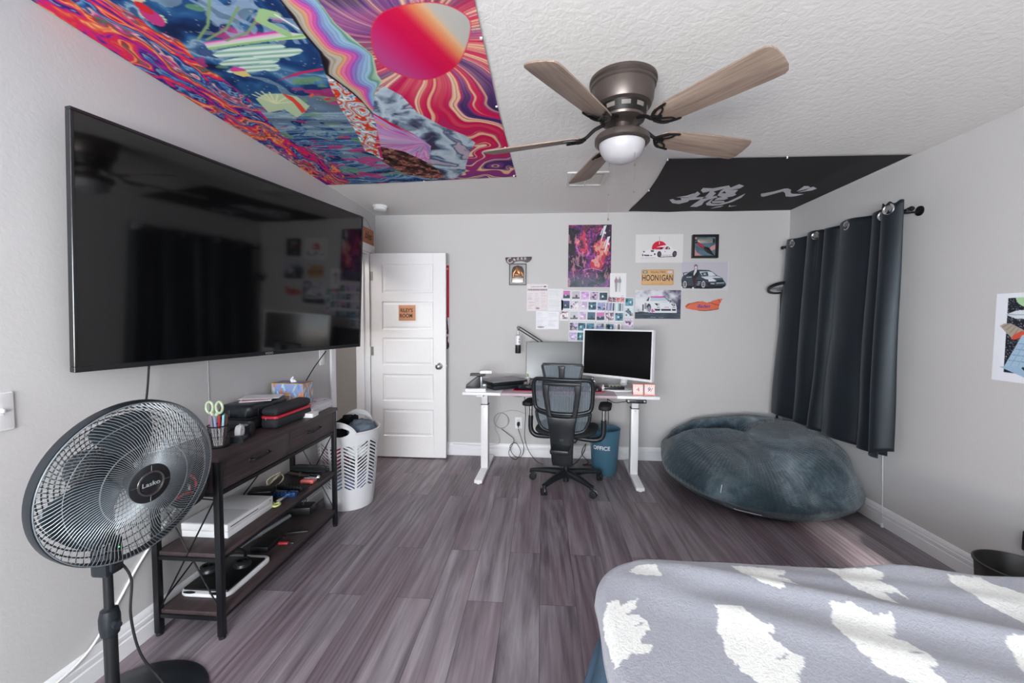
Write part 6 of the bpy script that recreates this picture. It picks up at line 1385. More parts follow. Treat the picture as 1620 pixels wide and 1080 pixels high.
# name sign and trophy plaque
pq = thing('trophy_plaque', 'black framed plaque with a copper relief and silver label on the back wall', 'plaque', (-.247, YB - .02, 1.735))
FQ = frame((-.247, YB, 1.842), (1, 0, 0), (0, 0, 1), (0, -1, 0))
b = MB()
for q in ((-.087, .087, .097, .107), (-.087, .087, -.107, -.097), (-.087, -.077, -.097, .097), (.077, .087, -.097, .097)): b.box(*q, -.0005, .014, .001, M=FQ, seg=1)
b.build('frame', mat('plaque_black', '#17161a', .35), pq, True, smooth=0)
b = MB(); b.box(-.077, .077, -.097, .097, 0, .006, M=FQ); b.build('backing', mat('plaque_grey', '#98979c', .5), pq, True, smooth=0)
b = MB(); b.prism([(-.055, -.085), (.055, -.085), (.062, -.07), (.06, .04), (.045, .075), (.0, .09), (-.045, .075), (-.06, .04), (-.062, -.07)], .006, .011, M=FQ, bev=.002); b.build('shield', mat('plaque_bronze', '#5b4a44', .4, .5), pq, True)
cu = mat('copper_relief', '#c08a66', .35, .6)
b = MB(); b.tube([(-.01, .07, .014), (-.005, .045, .017), (.012, .02, .017), (.02, -.01, .014)], [.012, .02, .03, .02], 12, M=FQ); b.tube([(-.02, .04, .016), (-.04, .01, .016), (-.045, -.025, .014)], [.014, .012, .008], 10, M=FQ); b.tube([(.03, .03, .016), (.045, 0, .016), (.055, -.025, .013)], [.014, .013, .008], 10, M=FQ); b.tube([(-.03, -.0, .017), (.0, -.008, .02), (.035, .0, .017)], [.009, .012, .009], 10, M=FQ); b.build('copper_relief', cu, pq, True, smooth=70)
b = MB(); b.box(-.055, .055, -.082, -.036, .011, .0135, .001, M=FQ); b.build('label_plate', mat('label_silver', '#cfc8bc', .35, .3), pq, True)
b = MB()
for k in range(3): b.box(-.03 + .006 * k, .03 - .006 * k, -.052 - k * .01, -.0505 - k * .01, .0136, .0138, M=FQ)
b.build('engraving', M['pewter'], pq, True, smooth=0)
ns = thing('name_sign', 'dark curved sign with pale lettering above the trophy plaque', 'sign', (-.243, YB - .006, 1.95))
FN = frame((-.24, YB, 1.978), (1, 0, 0), (0, 0, 1), (0, -1, 0))
b = MB(); b.prism([(-.132, .018), (-.128, .03), (.132, .036), (.128, .012), (.11, -.01), (.082, -.022), (.055, -.012), (.02, -.004), (-.03, -.012), (-.062, -.04), (-.09, -.044), (-.118, -.02)], .0145, .0185, M=FN, bev=.001); b.box(-.05, .05, -.005, .022, -.0005, .0145, M=FN); b.build('panel', mat('sign_plum', '#3d2f38', .5), ns, True)
b = MB()
for chh, x, y, s, r in (('C', -.088, -.006, .075, .45), ('a', -.043, .012, .045, .3), ('d', -.008, .018, .045, .15), ('e', .03, .021, .042, .05), ('n', .066, .021, .042, -.05)): b.text(chh, s, FN @ T(x, y, .019, rz=r), .0004, bold=.002)
b.build('lettering', mat('sign_pale', '#b8a8ac', .5), ns, True, smooth=0)

# loose papers and the little photographs
cv = Canvas(335, 600, 400, 770, 70, 98, '#dcd3d6'); cv.line([(385, 440), (530, 435)], 7, '#8f868c'); cv.ell(562, 435, 20, 8, '#4a4650')
for i, x in enumerate(range(345, 580, 13)): cv.rect(x, x + 9, 466 + (i % 3) * 1, 490, '#6a626c')
rnd = random.Random(2)
for y in range(510, 760, 9):
    for x0, x1 in ((350, 425), (435, 505), (515, 590)):
        if rnd.random() < .72: cv.line([(x0, y), (x0 + (x1 - x0) * rnd.uniform(.5, 1), y)], 2.2, '#b4aab0')
cv.rect(345, 398, 588, 592, '#8a828a'); cv.rect(345, 398, 610, 613, '#8a828a'); cv.rect(452, 492, 722, 745, '#8a868e'); cv.line([(365, 655), (440, 655)], 4, '#8a828a'); cv.line([(365, 690), (430, 690)], 4, '#8a828a')
pic('newspaper_page', 'pale pink printed news sheet below the trophy plaque', 'paper', cv, -.155, 1.746, .053, 1.480, edge='#d8cfd2')
def note(lab, x0, z0, x1, z1, c, fold, y, tilt, seed):
    cv = Canvas(0, 1, 0, 1, 26, 36, c); rnd = random.Random(seed); cv.put(cv.X > fold, rgb(c) * .985)
    for k in range(16): cv.line([(.08, .08 + k * .05), (rnd.uniform(.4, .92), .08 + k * .05)], .012, '#c4c3ca')
    if seed == 4: cv.ell(.4, .88, .3, .04, '#8f8a98')
    pic('paper_note', lab, 'paper', cv, x0, z0, x1, z1, y=y, tilt=tilt, th=.0035)
note('creased white paper sheet between the news sheet and the small photos', .055, 1.700, .205, 1.478, '#dddde0', .5, YB - .0014, -.01, 3)
note('plain white paper with a grey mark, left of the lower pair', -.062, 1.478, .056, 1.298, '#e4e4ea', .9, YB - .0022, .0, 4)
note('plain white folded paper, right of the lower pair under the creased sheet', .052, 1.474, .166, 1.300, '#e6e6ec', .9, YB - .0030, -.02, 5)
cv = Canvas(0, 105, 0, 155, 54, 78, '#e2e1e3')
for cx_, c1, c2 in ((40, '#9a8088', '#a09a9c'), (62, '#8a929e', '#c4c4cc')):
    cv.ell(cx_, 28, 5, 7, '#c8a8a0'); cv.ell(cx_, 50, 11, 18, c1); cv.poly([(cx_ - 9, 62), (cx_ + 9, 62), (cx_ + 6, 118), (cx_ - 5, 118)], c2)
cv.line([(78, 144), (88, 142)], 3, '#a8a4ac')
pic('couple_drawing', 'white sheet with a small drawing of two standing people beside the large poster', 'drawing', cv, .661, 1.853, .818, 1.612, y=YB - .0018)
ROWS = [
 ('top row', 245, [(152, '#c06aa8', 'pink sunset', 0), (290, '#b9b4be', 'pale grey', 1), (418, '#b48ac4', 'lilac', 2), (545, '#8a7a96', 'mottled', 3), (675, '#2a4654', 'dark teal', 4)]),
 ('second row', 390, [(148, '#4a4a78', 'dusk blue', 0), (270, '#a8a4b8', 'two figures', 3), (398, '#c0a4c8', 'pale lilac', 2), (522, '#2c5060', 'dark teal', 4), (648, '#5a6a90', 'blue', 3), (775, '#8a8aa8', 'striped', 5), (900, '#9ab0bc', 'pale blue striped', 5)]),
 ('third row', 535, [(130, '#b8a4a8', 'brownish', 3), (265, '#c4c4c8', 'pale grey', 1), (382, '#b8a0c4', 'lilac', 2), (510, '#4a6a7c', 'slate', 1), (638, '#c87ab0', 'pink', 0), (768, '#b8a0b8', 'mauve', 3), (898, '#3a6a7c', 'teal', 4)]),
 ('fourth row', 695, [(262, '#8a82a0', 'grey violet', 3), (376, '#2f6276', 'teal', 4), (497, '#38687c', 'teal', 2), (635, '#5a7088', 'blue grey', 3), (768, '#3a6076', 'teal', 4), (900, '#c8b4c4', 'pale pink', 5)]),
 ('bottom row', 835, [(255, '#b4a0cc', 'lilac', 2), (370, '#2f7282', 'teal', 4)]),
 ('right-hand column', None, [((1035, 335), '#3f7684', 'teal', 4), ((1035, 480), '#8aa4b0', 'pale blue', 3), ((1035, 640), '#b09cc8', 'lilac', 3)])]
ordn = ['first', 'second', 'third', 'fourth', 'fifth', 'sixth', 'seventh']
rnd = random.Random(11); npic = 0
def px2wall(cx, cy): 
    px, py = 880 + cx / 9, 440 + cy / 9; return .2535 + (px - 900) * .00629, 2.323 - (py - 356) * .00618 + (px - 900) * .00002
for rn, ry_, items in ROWS:
    for i, (cx, c, nm, st) in enumerate(items):
        if ry_ is None: cx, cy = cx
        else: cy = ry_ + (cx - 500) * (.05 if ry_ < 500 else .03)
        x, z = px2wall(cx, cy + 6); w, h = .087, .100
        cv = Canvas(0, 87, 0, 100, 30, 34, '#dcdce2'); X, Y = cv.X, cv.Y; m = (X > 6) & (X < 81) & (Y > 8) & (Y < 82); f = fbm(X / 18, Y / 18, npic * 5 + 1, 4)
        light, dark = np.clip(rgb(c) * 1.25 + .1, 0, .93), rgb(c) * .5
        cv.put(m, c)
        if st == 0: cv.put(m & (Y > 48), '#2c4454'); cv.ell(40, 52, 8, 8, '#c8a8c0')
        elif st == 1: cv.put(m & (Y > 60 + 10 * f), dark); cv.ell(48, 56, 10, 14, '#4a4258')
        elif st == 2: cv.put(m & (f > .52), light, .6); cv.ell(42, 52, 16, 9, light)
        elif st == 3: cv.put(m & (f > .5), light); cv.put(m & (f < .4), dark); cv.put(m & (fbm(X / 9, Y / 9, npic, 2) > .66), '#c8a8b8')
        elif st == 4: cv.put(m & (f > .58), light, .8); cv.put(m & (f < .36), dark); cv.ell(36 + 20 * (npic % 2), 46, 9, 12, '#d8d4d8')
        else: cv.put(m & (np.sin(X / 6 + npic) > .2), light); cv.put(m & (np.sin(X / 11 + npic * 2) > .8), dark)
        cv.put(m & ((X < 7.5) | (X > 79.5) | (Y < 9.5) | (Y > 80.5)), dark, .3)
        where = f'{ordn[i]} from the {"top" if ry_ is None else "left"} in the {rn} above the monitors'
        pic('instant_photo', f'small {nm} photo, {where}', 'photo', cv, x - w / 2, z + .044, x + w / 2, z - .056, group='instant photos on the back wall', y=YB - .0012 - .0004 * (npic % 5) - .0001 * (npic % 3), tilt=rnd.uniform(-.03, .03), th=.0035)
        npic += 1
cv = Canvas(0, 222, 0, 78, 80, 28, '#d8d0d8')
for k in range(4): cv.rect(4 + k * 55, 54 + k * 55, 5, 68, ['#7a4a5c', '#5a4a60', '#b03048', '#c04858'][k]); cv.put((cv.X > 4 + k * 55) & (cv.X < 54 + k * 55) & (cv.Y > 5) & (cv.Y < 68) & (fbm(cv.X / 10, cv.Y / 10, k + 60, 3) > .55), '#d8b8b8'); 
x0, z0 = px2wall(740, 272); x1, z1 = px2wall(965, 350)
pic('photo_strip', 'narrow strip of four reddish photos above the hanging black lanyard', 'photo strip', cv, x0, z0, x1, z1, y=YB - .0034, tilt=-.02)
def wp(cx, cy, d): x, z = px2wall(cx, cy); return (x, YB - d, z)
ly_ = thing('lanyard', 'thin black lanyard with a dark pendant hanging over the small photos', 'lanyard', wp(755, 690, .004))
b = MB(); b.tube(spline([wp(755, 255, .006), wp(735, 330, .008), wp(715, 430, .009), wp(700, 500, .009), wp(725, 560, .009), wp(752, 590, .009)], 6), .0011, 6); b.tube(spline([wp(760, 255, .006), wp(785, 340, .008), wp(800, 430, .009), wp(815, 500, .009), wp(790, 565, .009), wp(756, 590, .009)], 6), .0011, 6); b.tube([wp(748, 300, .0075), wp(745, 450, .0085), wp(752, 590, .009), wp(752, 660, .009)], .0009, 6); b.build('cord', M['cable'], ly_, True)
b = MB(); b.lathe([(0, -.012), (.013, -.008), (.015, 0), (.012, .009), (.004, .014), (0, .014)], 16, M=T(*wp(750, 685, .0145))); b.build('pendant', M['black'], ly_, True)
b = MB(); b.cyl(wp(757, 252, -.0005), wp(757, 252, .012), .0035, n=10); b.build('pin', M['nickel'], ly_, True)

# red poster behind the door edge
cv = Canvas(0, 36, 0, 84, 108, 252, '#c02440'); X, Y = cv.X, cv.Y
cv.put(Y > 52, '#d8ced2'); cv.put((fbm(X / 6, Y / 9, 5, 4) > .5) & (Y > 30) & (X < 34 + 2 * np.sin(Y / 3)), '#3a2a3a'); cv.put((Y > 38) & (Y < 52) & (X > 33 - (Y - 38) * .1), '#c02440'); cv.put((Y > 52) & (X < 35.5 - abs(Y - 66) * .12) & (fbm(X / 3, Y / 5, 15, 4) > .38), '#4a3448')
pts = [(34.2 + 1.4 * (1 if k % 2 == 0 else .42) * math.sin(k * PI / 5), 3.6 - 1.4 * (1 if k % 2 == 0 else .42) * math.cos(k * PI / 5)) for k in range(10)]; cv.poly(pts, '#e2c486')
pic('poster', 'red poster mostly hidden behind the open white door', 'poster', cv, -1.31, 1.934, -.942, 1.088, edge='#a82038')

# wooden signs
ds = thing('wooden_sign', 'small wooden plaque reading RILEY\'S ROOM on the white door', 'sign', (-1.335, 4.055, 1.375))
FD = frame((-1.327, 4.0585, 1.452), (1, 0, 0), (0, 0, 1), (0, -1, 0))
b = MB(); b.box(-.083, .083, -.076, .076, -.0062, .008, .002, M=FD); b.build('board', M['sign_wood'], ds, True)
b = MB(); b.text("RILEY'S", .052, FD @ T(-.004, .022, .0083), .0005, sx=.78, bold=.0012); b.text('ROOM', .052, FD @ T(-.008, -.03, .0083), .0005, sx=.82, bold=.0012); b.build('lettering', mat('burnt_letters', '#33211a', .6), ds, True, smooth=0)
hs = thing('wooden_sign', 'wooden sign with a wire loop standing on the door casing behind the television', 'sign', (XL + .01, 3.86, DZ + .0755))
b = MB(); b.box(XL + .0005, XL + .0145, 3.585, 4.135, DZ + .0755, DZ + .225, .002); b.build('board', M['sign_wood_y'], hs, True)
b = MB(); b.text('bles', .105, frame((XL + .0148, 4.00, DZ + .152), (0, 1, 0), (0, 0, 1), (1, 0, 0)), .0004, shear=.3, sx=.92, bold=.0008); b.build('lettering', mat('sign_ink', '#1d1512', .6), hs, True, smooth=0)
b = MB(); b.tube(spline([(XL + .008, 3.64, DZ + .224), (XL + .006, 3.75, DZ + .29), (XL + .006, 3.87, DZ + .31), (XL + .006, 4.0, DZ + .29), (XL + .008, 4.09, DZ + .224)], 6), .0016, 6); b.build('wire_loop', M['pewter'], hs, True)

# spacecraft poster on the right wall
cv = Canvas(0, 150, 0, 156, 190, 198, '#e4e6ee'); X, Y = cv.X, cv.Y
m = (X > 20) & (X < 142) & (Y > 9) & (Y < 140); cv.put(m, '#141824'); cv.put(m & (hash2(np.floor(X * 1.1), np.floor(Y * 1.1), 3) > .93), '#cfd4e0')
cv.ell(58, 8, 26, 19, '#a8cfa0'); cv.ell(62, 4, 18, 10, '#c4dcb0'); cv.rect(0, 150, 0, 8.5, '#e4e6ee')
cv.poly([(17, 38), (34, 31), (70, 29), (110, 34), (110, 44), (60, 46), (34, 45)], '#d4d9e0'); cv.line([(20, 38), (108, 39)], 1.2, '#8a94a4')
cv.poly([(9, 58), (15, 54), (26, 53), (50, 66), (48, 74), (32, 82)], '#a89c90'); cv.ell(40, 74, 12, 5, '#d8503c', -.55)
for k in range(5): cv.line([(14 + k * 6, 60 + k * 5), (24 + k * 5, 54 + k * 3)], .8, '#6a6058')
cv.poly([(45, 74), (66, 66), (104, 70), (80, 130), (20, 130)], '#a4bfd6'); cv.poly([(45, 74), (66, 66), (104, 70), (80, 84)], '#c4d8e6'); cv.line([(50, 72), (70, 70)], 3, '#1c2430')
for k in range(4): cv.line([(42 - k * 5, 88 + k * 10), (74 - k * 4, 90 + k * 10)], 1, '#6a88a4')
for k in range(3): cv.line([(54 + k * 8, 80), (30 + k * 12, 128)], 1, '#86a4c0')
cv.poly([(66, 98), (110, 92), (110, 128), (52, 126)], '#7c2438'); cv.ell(66, 118, 8, 10, '#221a20'); cv.poly([(12, 131), (40, 128), (104, 142), (104, 152), (60, 148)], '#9cb8d4'); cv.line([(50, 130), (66, 142)], 4, '#1c2430')
c = cv.out(); ny, nx = c.shape[:2]
o = picture_mesh('poster', c, flat_pos(nx, ny, (XR - .0015, 2.345, 1.535), (0, -.42, 0), (0, 0, -.442)), M['print'], th=(.002, 0, 0), edge='#dcdfe8')
tag(o, 'white bordered spacecraft poster on the right wall', 'poster')
# ================================================================ BEAN BAG
def beanbag():
    from mathutils import noise as mn
    cx, cy = 1.665, 3.50; n, m = 160, 84; vs = []; fs = []
    for i in range(n):
        a = 2 * PI * i / n; ca, sa = math.cos(a), math.sin(a)
        for j in range(m + 1):
            v = j / m                                   # 0 bottom centre .. 1 top centre
            ph = PI * v; cph = math.cos(ph); h = .5 - .5 * math.copysign(abs(cph) ** .85, cph)
            prof = math.sin(ph) ** ((.46 - .16 * max(0, ca)) if h > .5 else .24 + .44 * max(0., h - .25) * .8) if 0 < v < 1 else 0
            rx, ry = .685, .675
            ne = 2.2 + .9 * max(0, ca); R = 1 / ((abs(ca) / rx) ** ne + (abs(sa) / ry) ** ne) ** (1 / ne)
            lf = max(0., -ca); low = 1 - (.05 + .30 * lf + .10 * max(0, sa)) * max(0, 1 - h / (.30 + .22 * lf)) ** 1.3    # tucks in towards the floor
            tip = 1 - (.12 - .10 * max(0, ca) + .20 * max(0, -sa)) * max(0, h - .35) / .65
            r = R * prof * low * tip
            x, y = cx + r * ca, cy + r * sa
            z = .535 * h ** .95 * (.86 + (.20 - .24 * max(0, (x - cx - .1) / .6) * (y > cy)) * max(-1, min(1, (y - cy) / .6)))
            # left side lower and rounder, back right fuller
            z *= (1 - .06 * max(0, (-(x - cx)) / .68) ** 1.3 * h) * (1 + .26 * max(0, (x - cx) / .68) * h)
            if h > .55:
                k = (h - .55) / .45
                d = math.exp(-(((x - 1.46) / .30) ** 4 + ((y - 3.77 + .10 * (x - 1.4)) / .105) ** 2)); z -= .26 * d * min(1, k * 2.2)
                d2 = math.exp(-(((x - 1.50) / .36) ** 4 + ((y - 3.60 + .10 * (x - 1.4)) / .075) ** 2)); z += .045 * d2 * min(1, k * 2)
                d3 = math.exp(-(((x - 1.95) / .16) ** 2 + ((y - 3.82) / .06) ** 2)); z -= .05 * d3 * min(1, k * 2)
            p = Vector((x * 3.2, y * 3.2, z * 3.2)); q = Vector((x * 9 + 4 * z, y * 4, z * 6))
            w = mn.noise(p) * .026 + mn.noise(q) * .016 + abs(mn.noise(Vector((x * 13 + 3 * y, y * 5, z * 4)))) * .045 * max(0, h - .5)
            w *= min(1, h * 6)
            x += w * ca * prof; y += w * sa * prof; z += w * .7 * max(0, h - .3)
            vs.append((min(x, XR - .02), min(y, YB - .02), max(z, .004 if h > .002 else .004)))
    for i in range(n):
        for j in range(m):
            a_, b_ = i * (m + 1), ((i + 1) % n) * (m + 1); fs.append([a_ + j, b_ + j, b_ + j + 1, a_ + j + 1])
    return vs, fs, n, m
t = NT('plush_velour')
v = t.coords(); n1 = t.noise(v, 2.3, 4, .55, .9); n2 = t.noise(v, 11, 4, .6, 1.6)
c = t.ramp(t.mix(.22, n1, n2), [(.34, '#283741'), (.48, '#374751'), (.57, '#55656f'), (.68, '#7f8c94')])
t.base(c); t.set(Roughness=.85, **{'Specular IOR Level': .15, 'Sheen Weight': .35, 'Sheen Roughness': .4})
uvn = t.add('ShaderNodeUVMap'); uvn.uv_map = 'UVMap'
mp = t.add('ShaderNodeMapping'); t.link(uvn.outputs[0], mp.inputs[0]); 
sx = t.add('ShaderNodeSeparateXYZ'); t.link(mp.outputs[0], sx.inputs[0])
def math_(op, a, b=None):
    q = t.add('ShaderNodeMath', operation=op)
    for i, k in enumerate((a, b)):
        if k is None: continue
        if hasattr(k, 'node'): t.link(k, q.inputs[i])
        else: q.inputs[i].default_value = k
    return q.outputs[0]
tri = math_('PINGPONG', math_('MULTIPLY', sx.outputs[0], 240), 1.0)
zz = math_('SINE', math_('ADD', math_('MULTIPLY', sx.outputs[1], 560), math_('MULTIPLY', tri, 2.6)))
nb_ = t.bump(zz, .55, .006); t.bump(n2, .45, .012, nb_)
M['plush'] = t.m
bbg = thing('bean_bag', 'giant slate blue plush bean bag in the corner beside the curtain', 'bean bag', (1.665, 3.50, 0))
vs, fs, n_, m_ = beanbag(); b = MB(); b.add(vs, fs); o = b.build('body', M['plush'], bbg, True, smooth=80, clean=False)
me = o.data; uv = me.uv_layers.new(name='UVMap'); ix = np.empty(len(me.loops), np.int32); me.loops.foreach_get('vertex_index', ix)
ii, jj = ix // (m_ + 1), ix % (m_ + 1); U = ii / n_; Vv = jj / m_
# loops of the wrap-round face column
pol = np.repeat(np.arange(len(me.polygons)), 4); last = (pol // m_ == n_ - 1) & (ii == 0); U[last] = 1
uv.data.foreach_set('uv', np.stack([U, Vv], 1).astype(np.float32).ravel())
seam = []
for i in range(0, n_, 2):
    p = vs[i * (m_ + 1) + 26]; seam.append((p[0], p[1], p[2]))
b = MB(); b.tube(seam, .004, 6, closed=True); b.build('seam_piping', mat('plush_piping', '#3d4c57', .8), bbg, True)
b = MB(); q = [vs[i * (m_ + 1) + 26] for i in range(104, 117)]; b.tube([(x * 1 + .0, y - .004, z + .001) for x, y, z in q[2:10]], .0028, 6); q = [vs[103 * (m_ + 1) + j] for j in range(24, 54)]; b.tube([(x, y - .003, z) for x, y, z in q[18:24]], .0022, 6)
b.build('white_stitching', M['paper'], bbg, True)

# ================================================================ FLOOR LAMP (torchiere)
tl_ = thing('floor_lamp', 'slim black torchiere floor lamp with a flat disc head in the corner', 'floor lamp', (2.225, 4.095, 0))
b = MB(); b.lathe([(0, .02), (.02, .02), (.085, .012), (.09, .004), (.09, 0), (0, 0)], 36, M=T(2.225, 4.105, 0)); b.build('base', M['blackm'], tl_, True)
b = MB(); b.cyl((2.225, 4.105, .015), (2.225, 4.105, 1.655), .0095, n=16); b.cyl((2.225, 4.105, .85), (2.225, 4.105, .87), .011, n=16); b.cyl((2.225, 4.105, 1.655), (2.222, 4.08, 1.685), .008, n=12); b.build('pole', M['blackm'], tl_, True)
LMx = T(2.205, 4.08, 1.70) @ Matrix.Rotation(math.radians(-22), 4, 'X')
b = MB(); b.lathe([(.092, -.012), (.112, -.012), (.114, 0), (.112, .012), (.092, .012), (.09, 0), (.092, -.012)], 48, M=LMx); b.build('ring_head', M['blackm'], tl_, True)
b = MB(); b.lathe([(0, .002), (.092, .002), (.092, -.002), (0, -.002)], 48, M=LMx); b.build('diffuser', mat('lamp_diffuser', '#cfcfd2', .4), tl_, True)
b = MB(); b.lathe([(0, -.0025), (.04, -.003), (.042, -.014), (0, -.016)], 24, M=LMx); b.box(-.092, .092, -.016, .016, -.011, -.003, M=LMx); b.build('head_bracket', mat('lamp_grey', '#8d9094', .45, .4), tl_, True)

# ================================================================ CURTAIN
cr = thing('curtain_rod', 'black curtain rod on the right wall above the black curtain', 'curtain rod', (XR - .09, 3.4, 2.09))
RX, RZ = XR - .095, 2.078
b = MB(); b.cyl((RX, 2.79, RZ), (RX, 4.12, RZ), .0095, n=16); b.build('rod', M['blackm'], cr, True)
for y, s in ((2.79, -1), (4.12, 1)):
    b = MB(); b.lathe([(0, 0), (.012, 0), (.013, .006), (.009, .01), (.015, .018), (.016, .026), (.011, .035), (0, .038)], 20, M=frame((RX, y, RZ), (1, 0, 0), (0, 0, 1 if s < 0 else -1), (0, s, 0))); b.build('finial', M['blackm'], cr, True)
for y in (2.82, 4.09):
    b = MB(); b.cyl((XR + .0005, y, RZ), (XR - .006, y, RZ), .03, n=20); b.tube([(XR - .006, y, RZ - .004), (RX, y, RZ - .014)], .006, 8); b.tube([(RX + .014, y, RZ - .002), (RX, y, RZ - .0165), (RX - .014, y, RZ - .002)], .004, 8); b.build('bracket', M['blackm'], cr, True)
t = NT('blackout_cloth'); v = t.coords((1, 1, 1)); nz = t.noise(v, 340, 2)
t.base(t.ramp(t.noise(v, 5, 3), [(.3, '#0e1319'), (.7, '#131a21')])); t.set(Roughness=.46, **{'Specular IOR Level': .4, 'Specular Tint': (.82, .92, 1, 1), 'Sheen Weight': .12, 'Sheen Tint': (.75, .87, 1, 1)}); t.bump(nz, .12, .0006)
cm = t.m
def panel(name, lab, ya, yb, pleats, grom, zt, yb0, yb1, zb0, zb1, xoff, seed, hemdip):
    """pleats: cumulative y of the valleys at the rod, from far (ya) to near (yb)"""
    r = thing(name, lab, 'curtain', (XR - .1, (ya + yb) / 2, .55), group=None)
    from mathutils import noise as mn
    nu, nv = 220, 60
    def f(u, v):
        y = ya + (yb - ya) * u
        k = 0
        while k < len(pleats) - 2 and y < pleats[k + 1]: k += 1
        t_ = (pleats[k] - y) / (pleats[k] - pleats[k + 1])
        t_ = min(max(t_, 0), 1)
        amp = (.030 + .028 * v) * min(1, .6 + (pleats[k] - pleats[k + 1]) * 2.5)
        bulge = math.sin(t_ ** .8 * PI) ** .7
        x = xoff + .012 - amp * 1.7 * bulge + .010 * math.sin(v * 5 + k * 2 + seed) * v + .012 * v * mn.noise(Vector((y * 9, v * 3, seed)))
        yy = y + (yb0 - ya) * v * (1 - u) + (yb1 - yb) * v * u + .018 * v * math.sin(k * 2.4 + seed)
        zb = zb0 + (zb1 - zb0) * u
        top = zt + .008 * math.sin(u * 19 + seed)
        z = top + (zb - top) * v + (.012 * bulge - hemdip * max(0, u - .85) / .15) * v * v
        # sharp tucks in the cloth below the rod
        x += .010 * math.exp(-((t_ - .72) / .05) ** 2) * math.exp(-((v - .12) / .16) ** 2) * (1 if k == 1 else 0)
        return (x, yy, z)
    def c(u, v): return f(u, v)
    b = MB(); b.grid(c, nu, nv); o = b.build('cloth', cm, r, True, smooth=80, clean=False)
    md = o.modifiers.new('thick', 'SOLIDIFY'); md.thickness = .0035; md.offset = 0
    for gy in grom:
        u = (gy - ya) / (yb - ya); p = Vector(f(u, (zt - RZ) / (zt - .55))); q = Vector(f(u + .012, .03)); w = Vector(f(u - .012, .03)); d = (q - w); d.z = 0; d = d.normalized(); nrm = Vector((0, 0, 1)).cross(d)
        if nrm.x > 0: nrm = -nrm
        b = MB(); b.lathe([(.021, .0025), (.028, .006), (.034, .0035), (.034, .0018), (.021, .0018), (.021, .0025)], 32, M=frame(p, d, (0, 0, 1), nrm)); b.build('grommet', M['chrome'], r, True)
        b = MB(); b.lathe([(0, .0019), (.021, .0019)], 24, M=frame(p, d, (0, 0, 1), nrm)); b.build('grommet_opening', mat('opening_grey', '#6a6868', .7), r, True)
    return r
panel('curtain', 'wide black satin curtain panel hanging over the window on the right wall', 4.055, 2.865, [4.055, 3.75, 3.525, 3.37, 3.05, 2.865], [3.90, 3.60, 3.24, 2.925], 2.118, 4.13, 2.88, .525, .515, XR - .105, 1.0, .0)
panel('curtain', 'narrow black satin curtain edge folded over at the near end of the rod', 2.885, 2.745, [2.885, 2.745], [2.80], 2.124, 2.845, 2.715, .50, .585, XR - .168, 2.3, .0)
cd = thing('blind_cord', 'white blind cord hanging below the black curtain to the floor', 'cord', (XR - .012, 2.965, .01))
b = MB(); b.tube(spline([(XR - .02, 2.985, .80), (XR - .02, 2.982, .5), (XR - .0175, 2.972, .25), (XR - .0215, 2.962, .15), (XR - .0215, 2.955, .03)], 6), .0024, 6); b.build('string', M['white'], cd, True)
b = MB(); b.lathe([(0, 0), (.008, 0), (.009, .006), (.005, .024), (0, .028)], 14, M=T(XR - .0255, 2.952, .0)); b.build('weight', M['white'], cd, True)

# ================================================================ BED
bd = thing('bed', 'bed with a blue sheeted mattress at the bottom right of the room', 'bed', (.92, .30, 0))
BX0, BX1, BY0, BY1 = .205, 1.66, -.75, 1.335
b = MB(); b.box(BX0 + .05, BX1 - .05, BY0 + .03, BY1 - .06, .10, .30, .02)
b.build('box_spring', mat('box_spring_cloth', '#5b6166', .9), bd, True)
b = MB()
for x in (BX0 + .12, BX1 - .12):
    for y in (BY0 + .15, BY1 - .18): b.cyl((x, y, 0), (x, y, .10), .025, n=14)
for k, (x, y) in enumerate(((BX0 + .12, BY0 + .15), (BX0 + .12, BY1 - .18), (BX1 - .12, BY0 + .15), (BX1 - .12, BY1 - .18))):
    q = MB(); q.cyl((x, y, 0), (x, y, .10), .025, n=14); q.build('leg', M['black'], bd, True)
b = MB(); b.prism(rrect(BX1 - BX0 - .04, BY1 - BY0 - .02, .20, 8, (BX0 + BX1) / 2, (BY0 + BY1) / 2 - .01), .30, .572, bev=.05); b.build('mattress', mat('mattress_white', '#c8ccd2', .8), bd, True)
# blue comforter falling down the left side and the foot
cmf = mat('blue_plush_comforter', '#3b4d5e', .95, var='#4c6073', vscale=7, bump=(160, .4, .003), spec=.1)
from mathutils import noise as mnz
def drape(px, py, x0, x1, y1, z0, r, drop, flare, sag):
    """rounded falling edge: px,py measured on the cloth from the left and foot edges (negative = hanging part)"""
    def edge(d):
        # d<0 hangs; returns (outward offset, downward offset)
        if d >= r: return 0., 0.
        L = r * PI / 2
        s = r - d
        if s < L: a = s / r; return r * math.sin(a) - s + (s - 0) - (r - r) - 0, r * (1 - math.cos(a))
        return None
    return edge
def fall(d, r):
    """d: distance inward from the edge line of the top (d<0 beyond it). returns horizontal coordinate inward and drop"""
    s = r - d
    if s <= 0: return d, 0.
    L = r * PI / 2
    if s <= L: a = s / r; return r - r * math.sin(a), r * (1 - math.cos(a))
    return 0., r + (s - L)
RC = .20
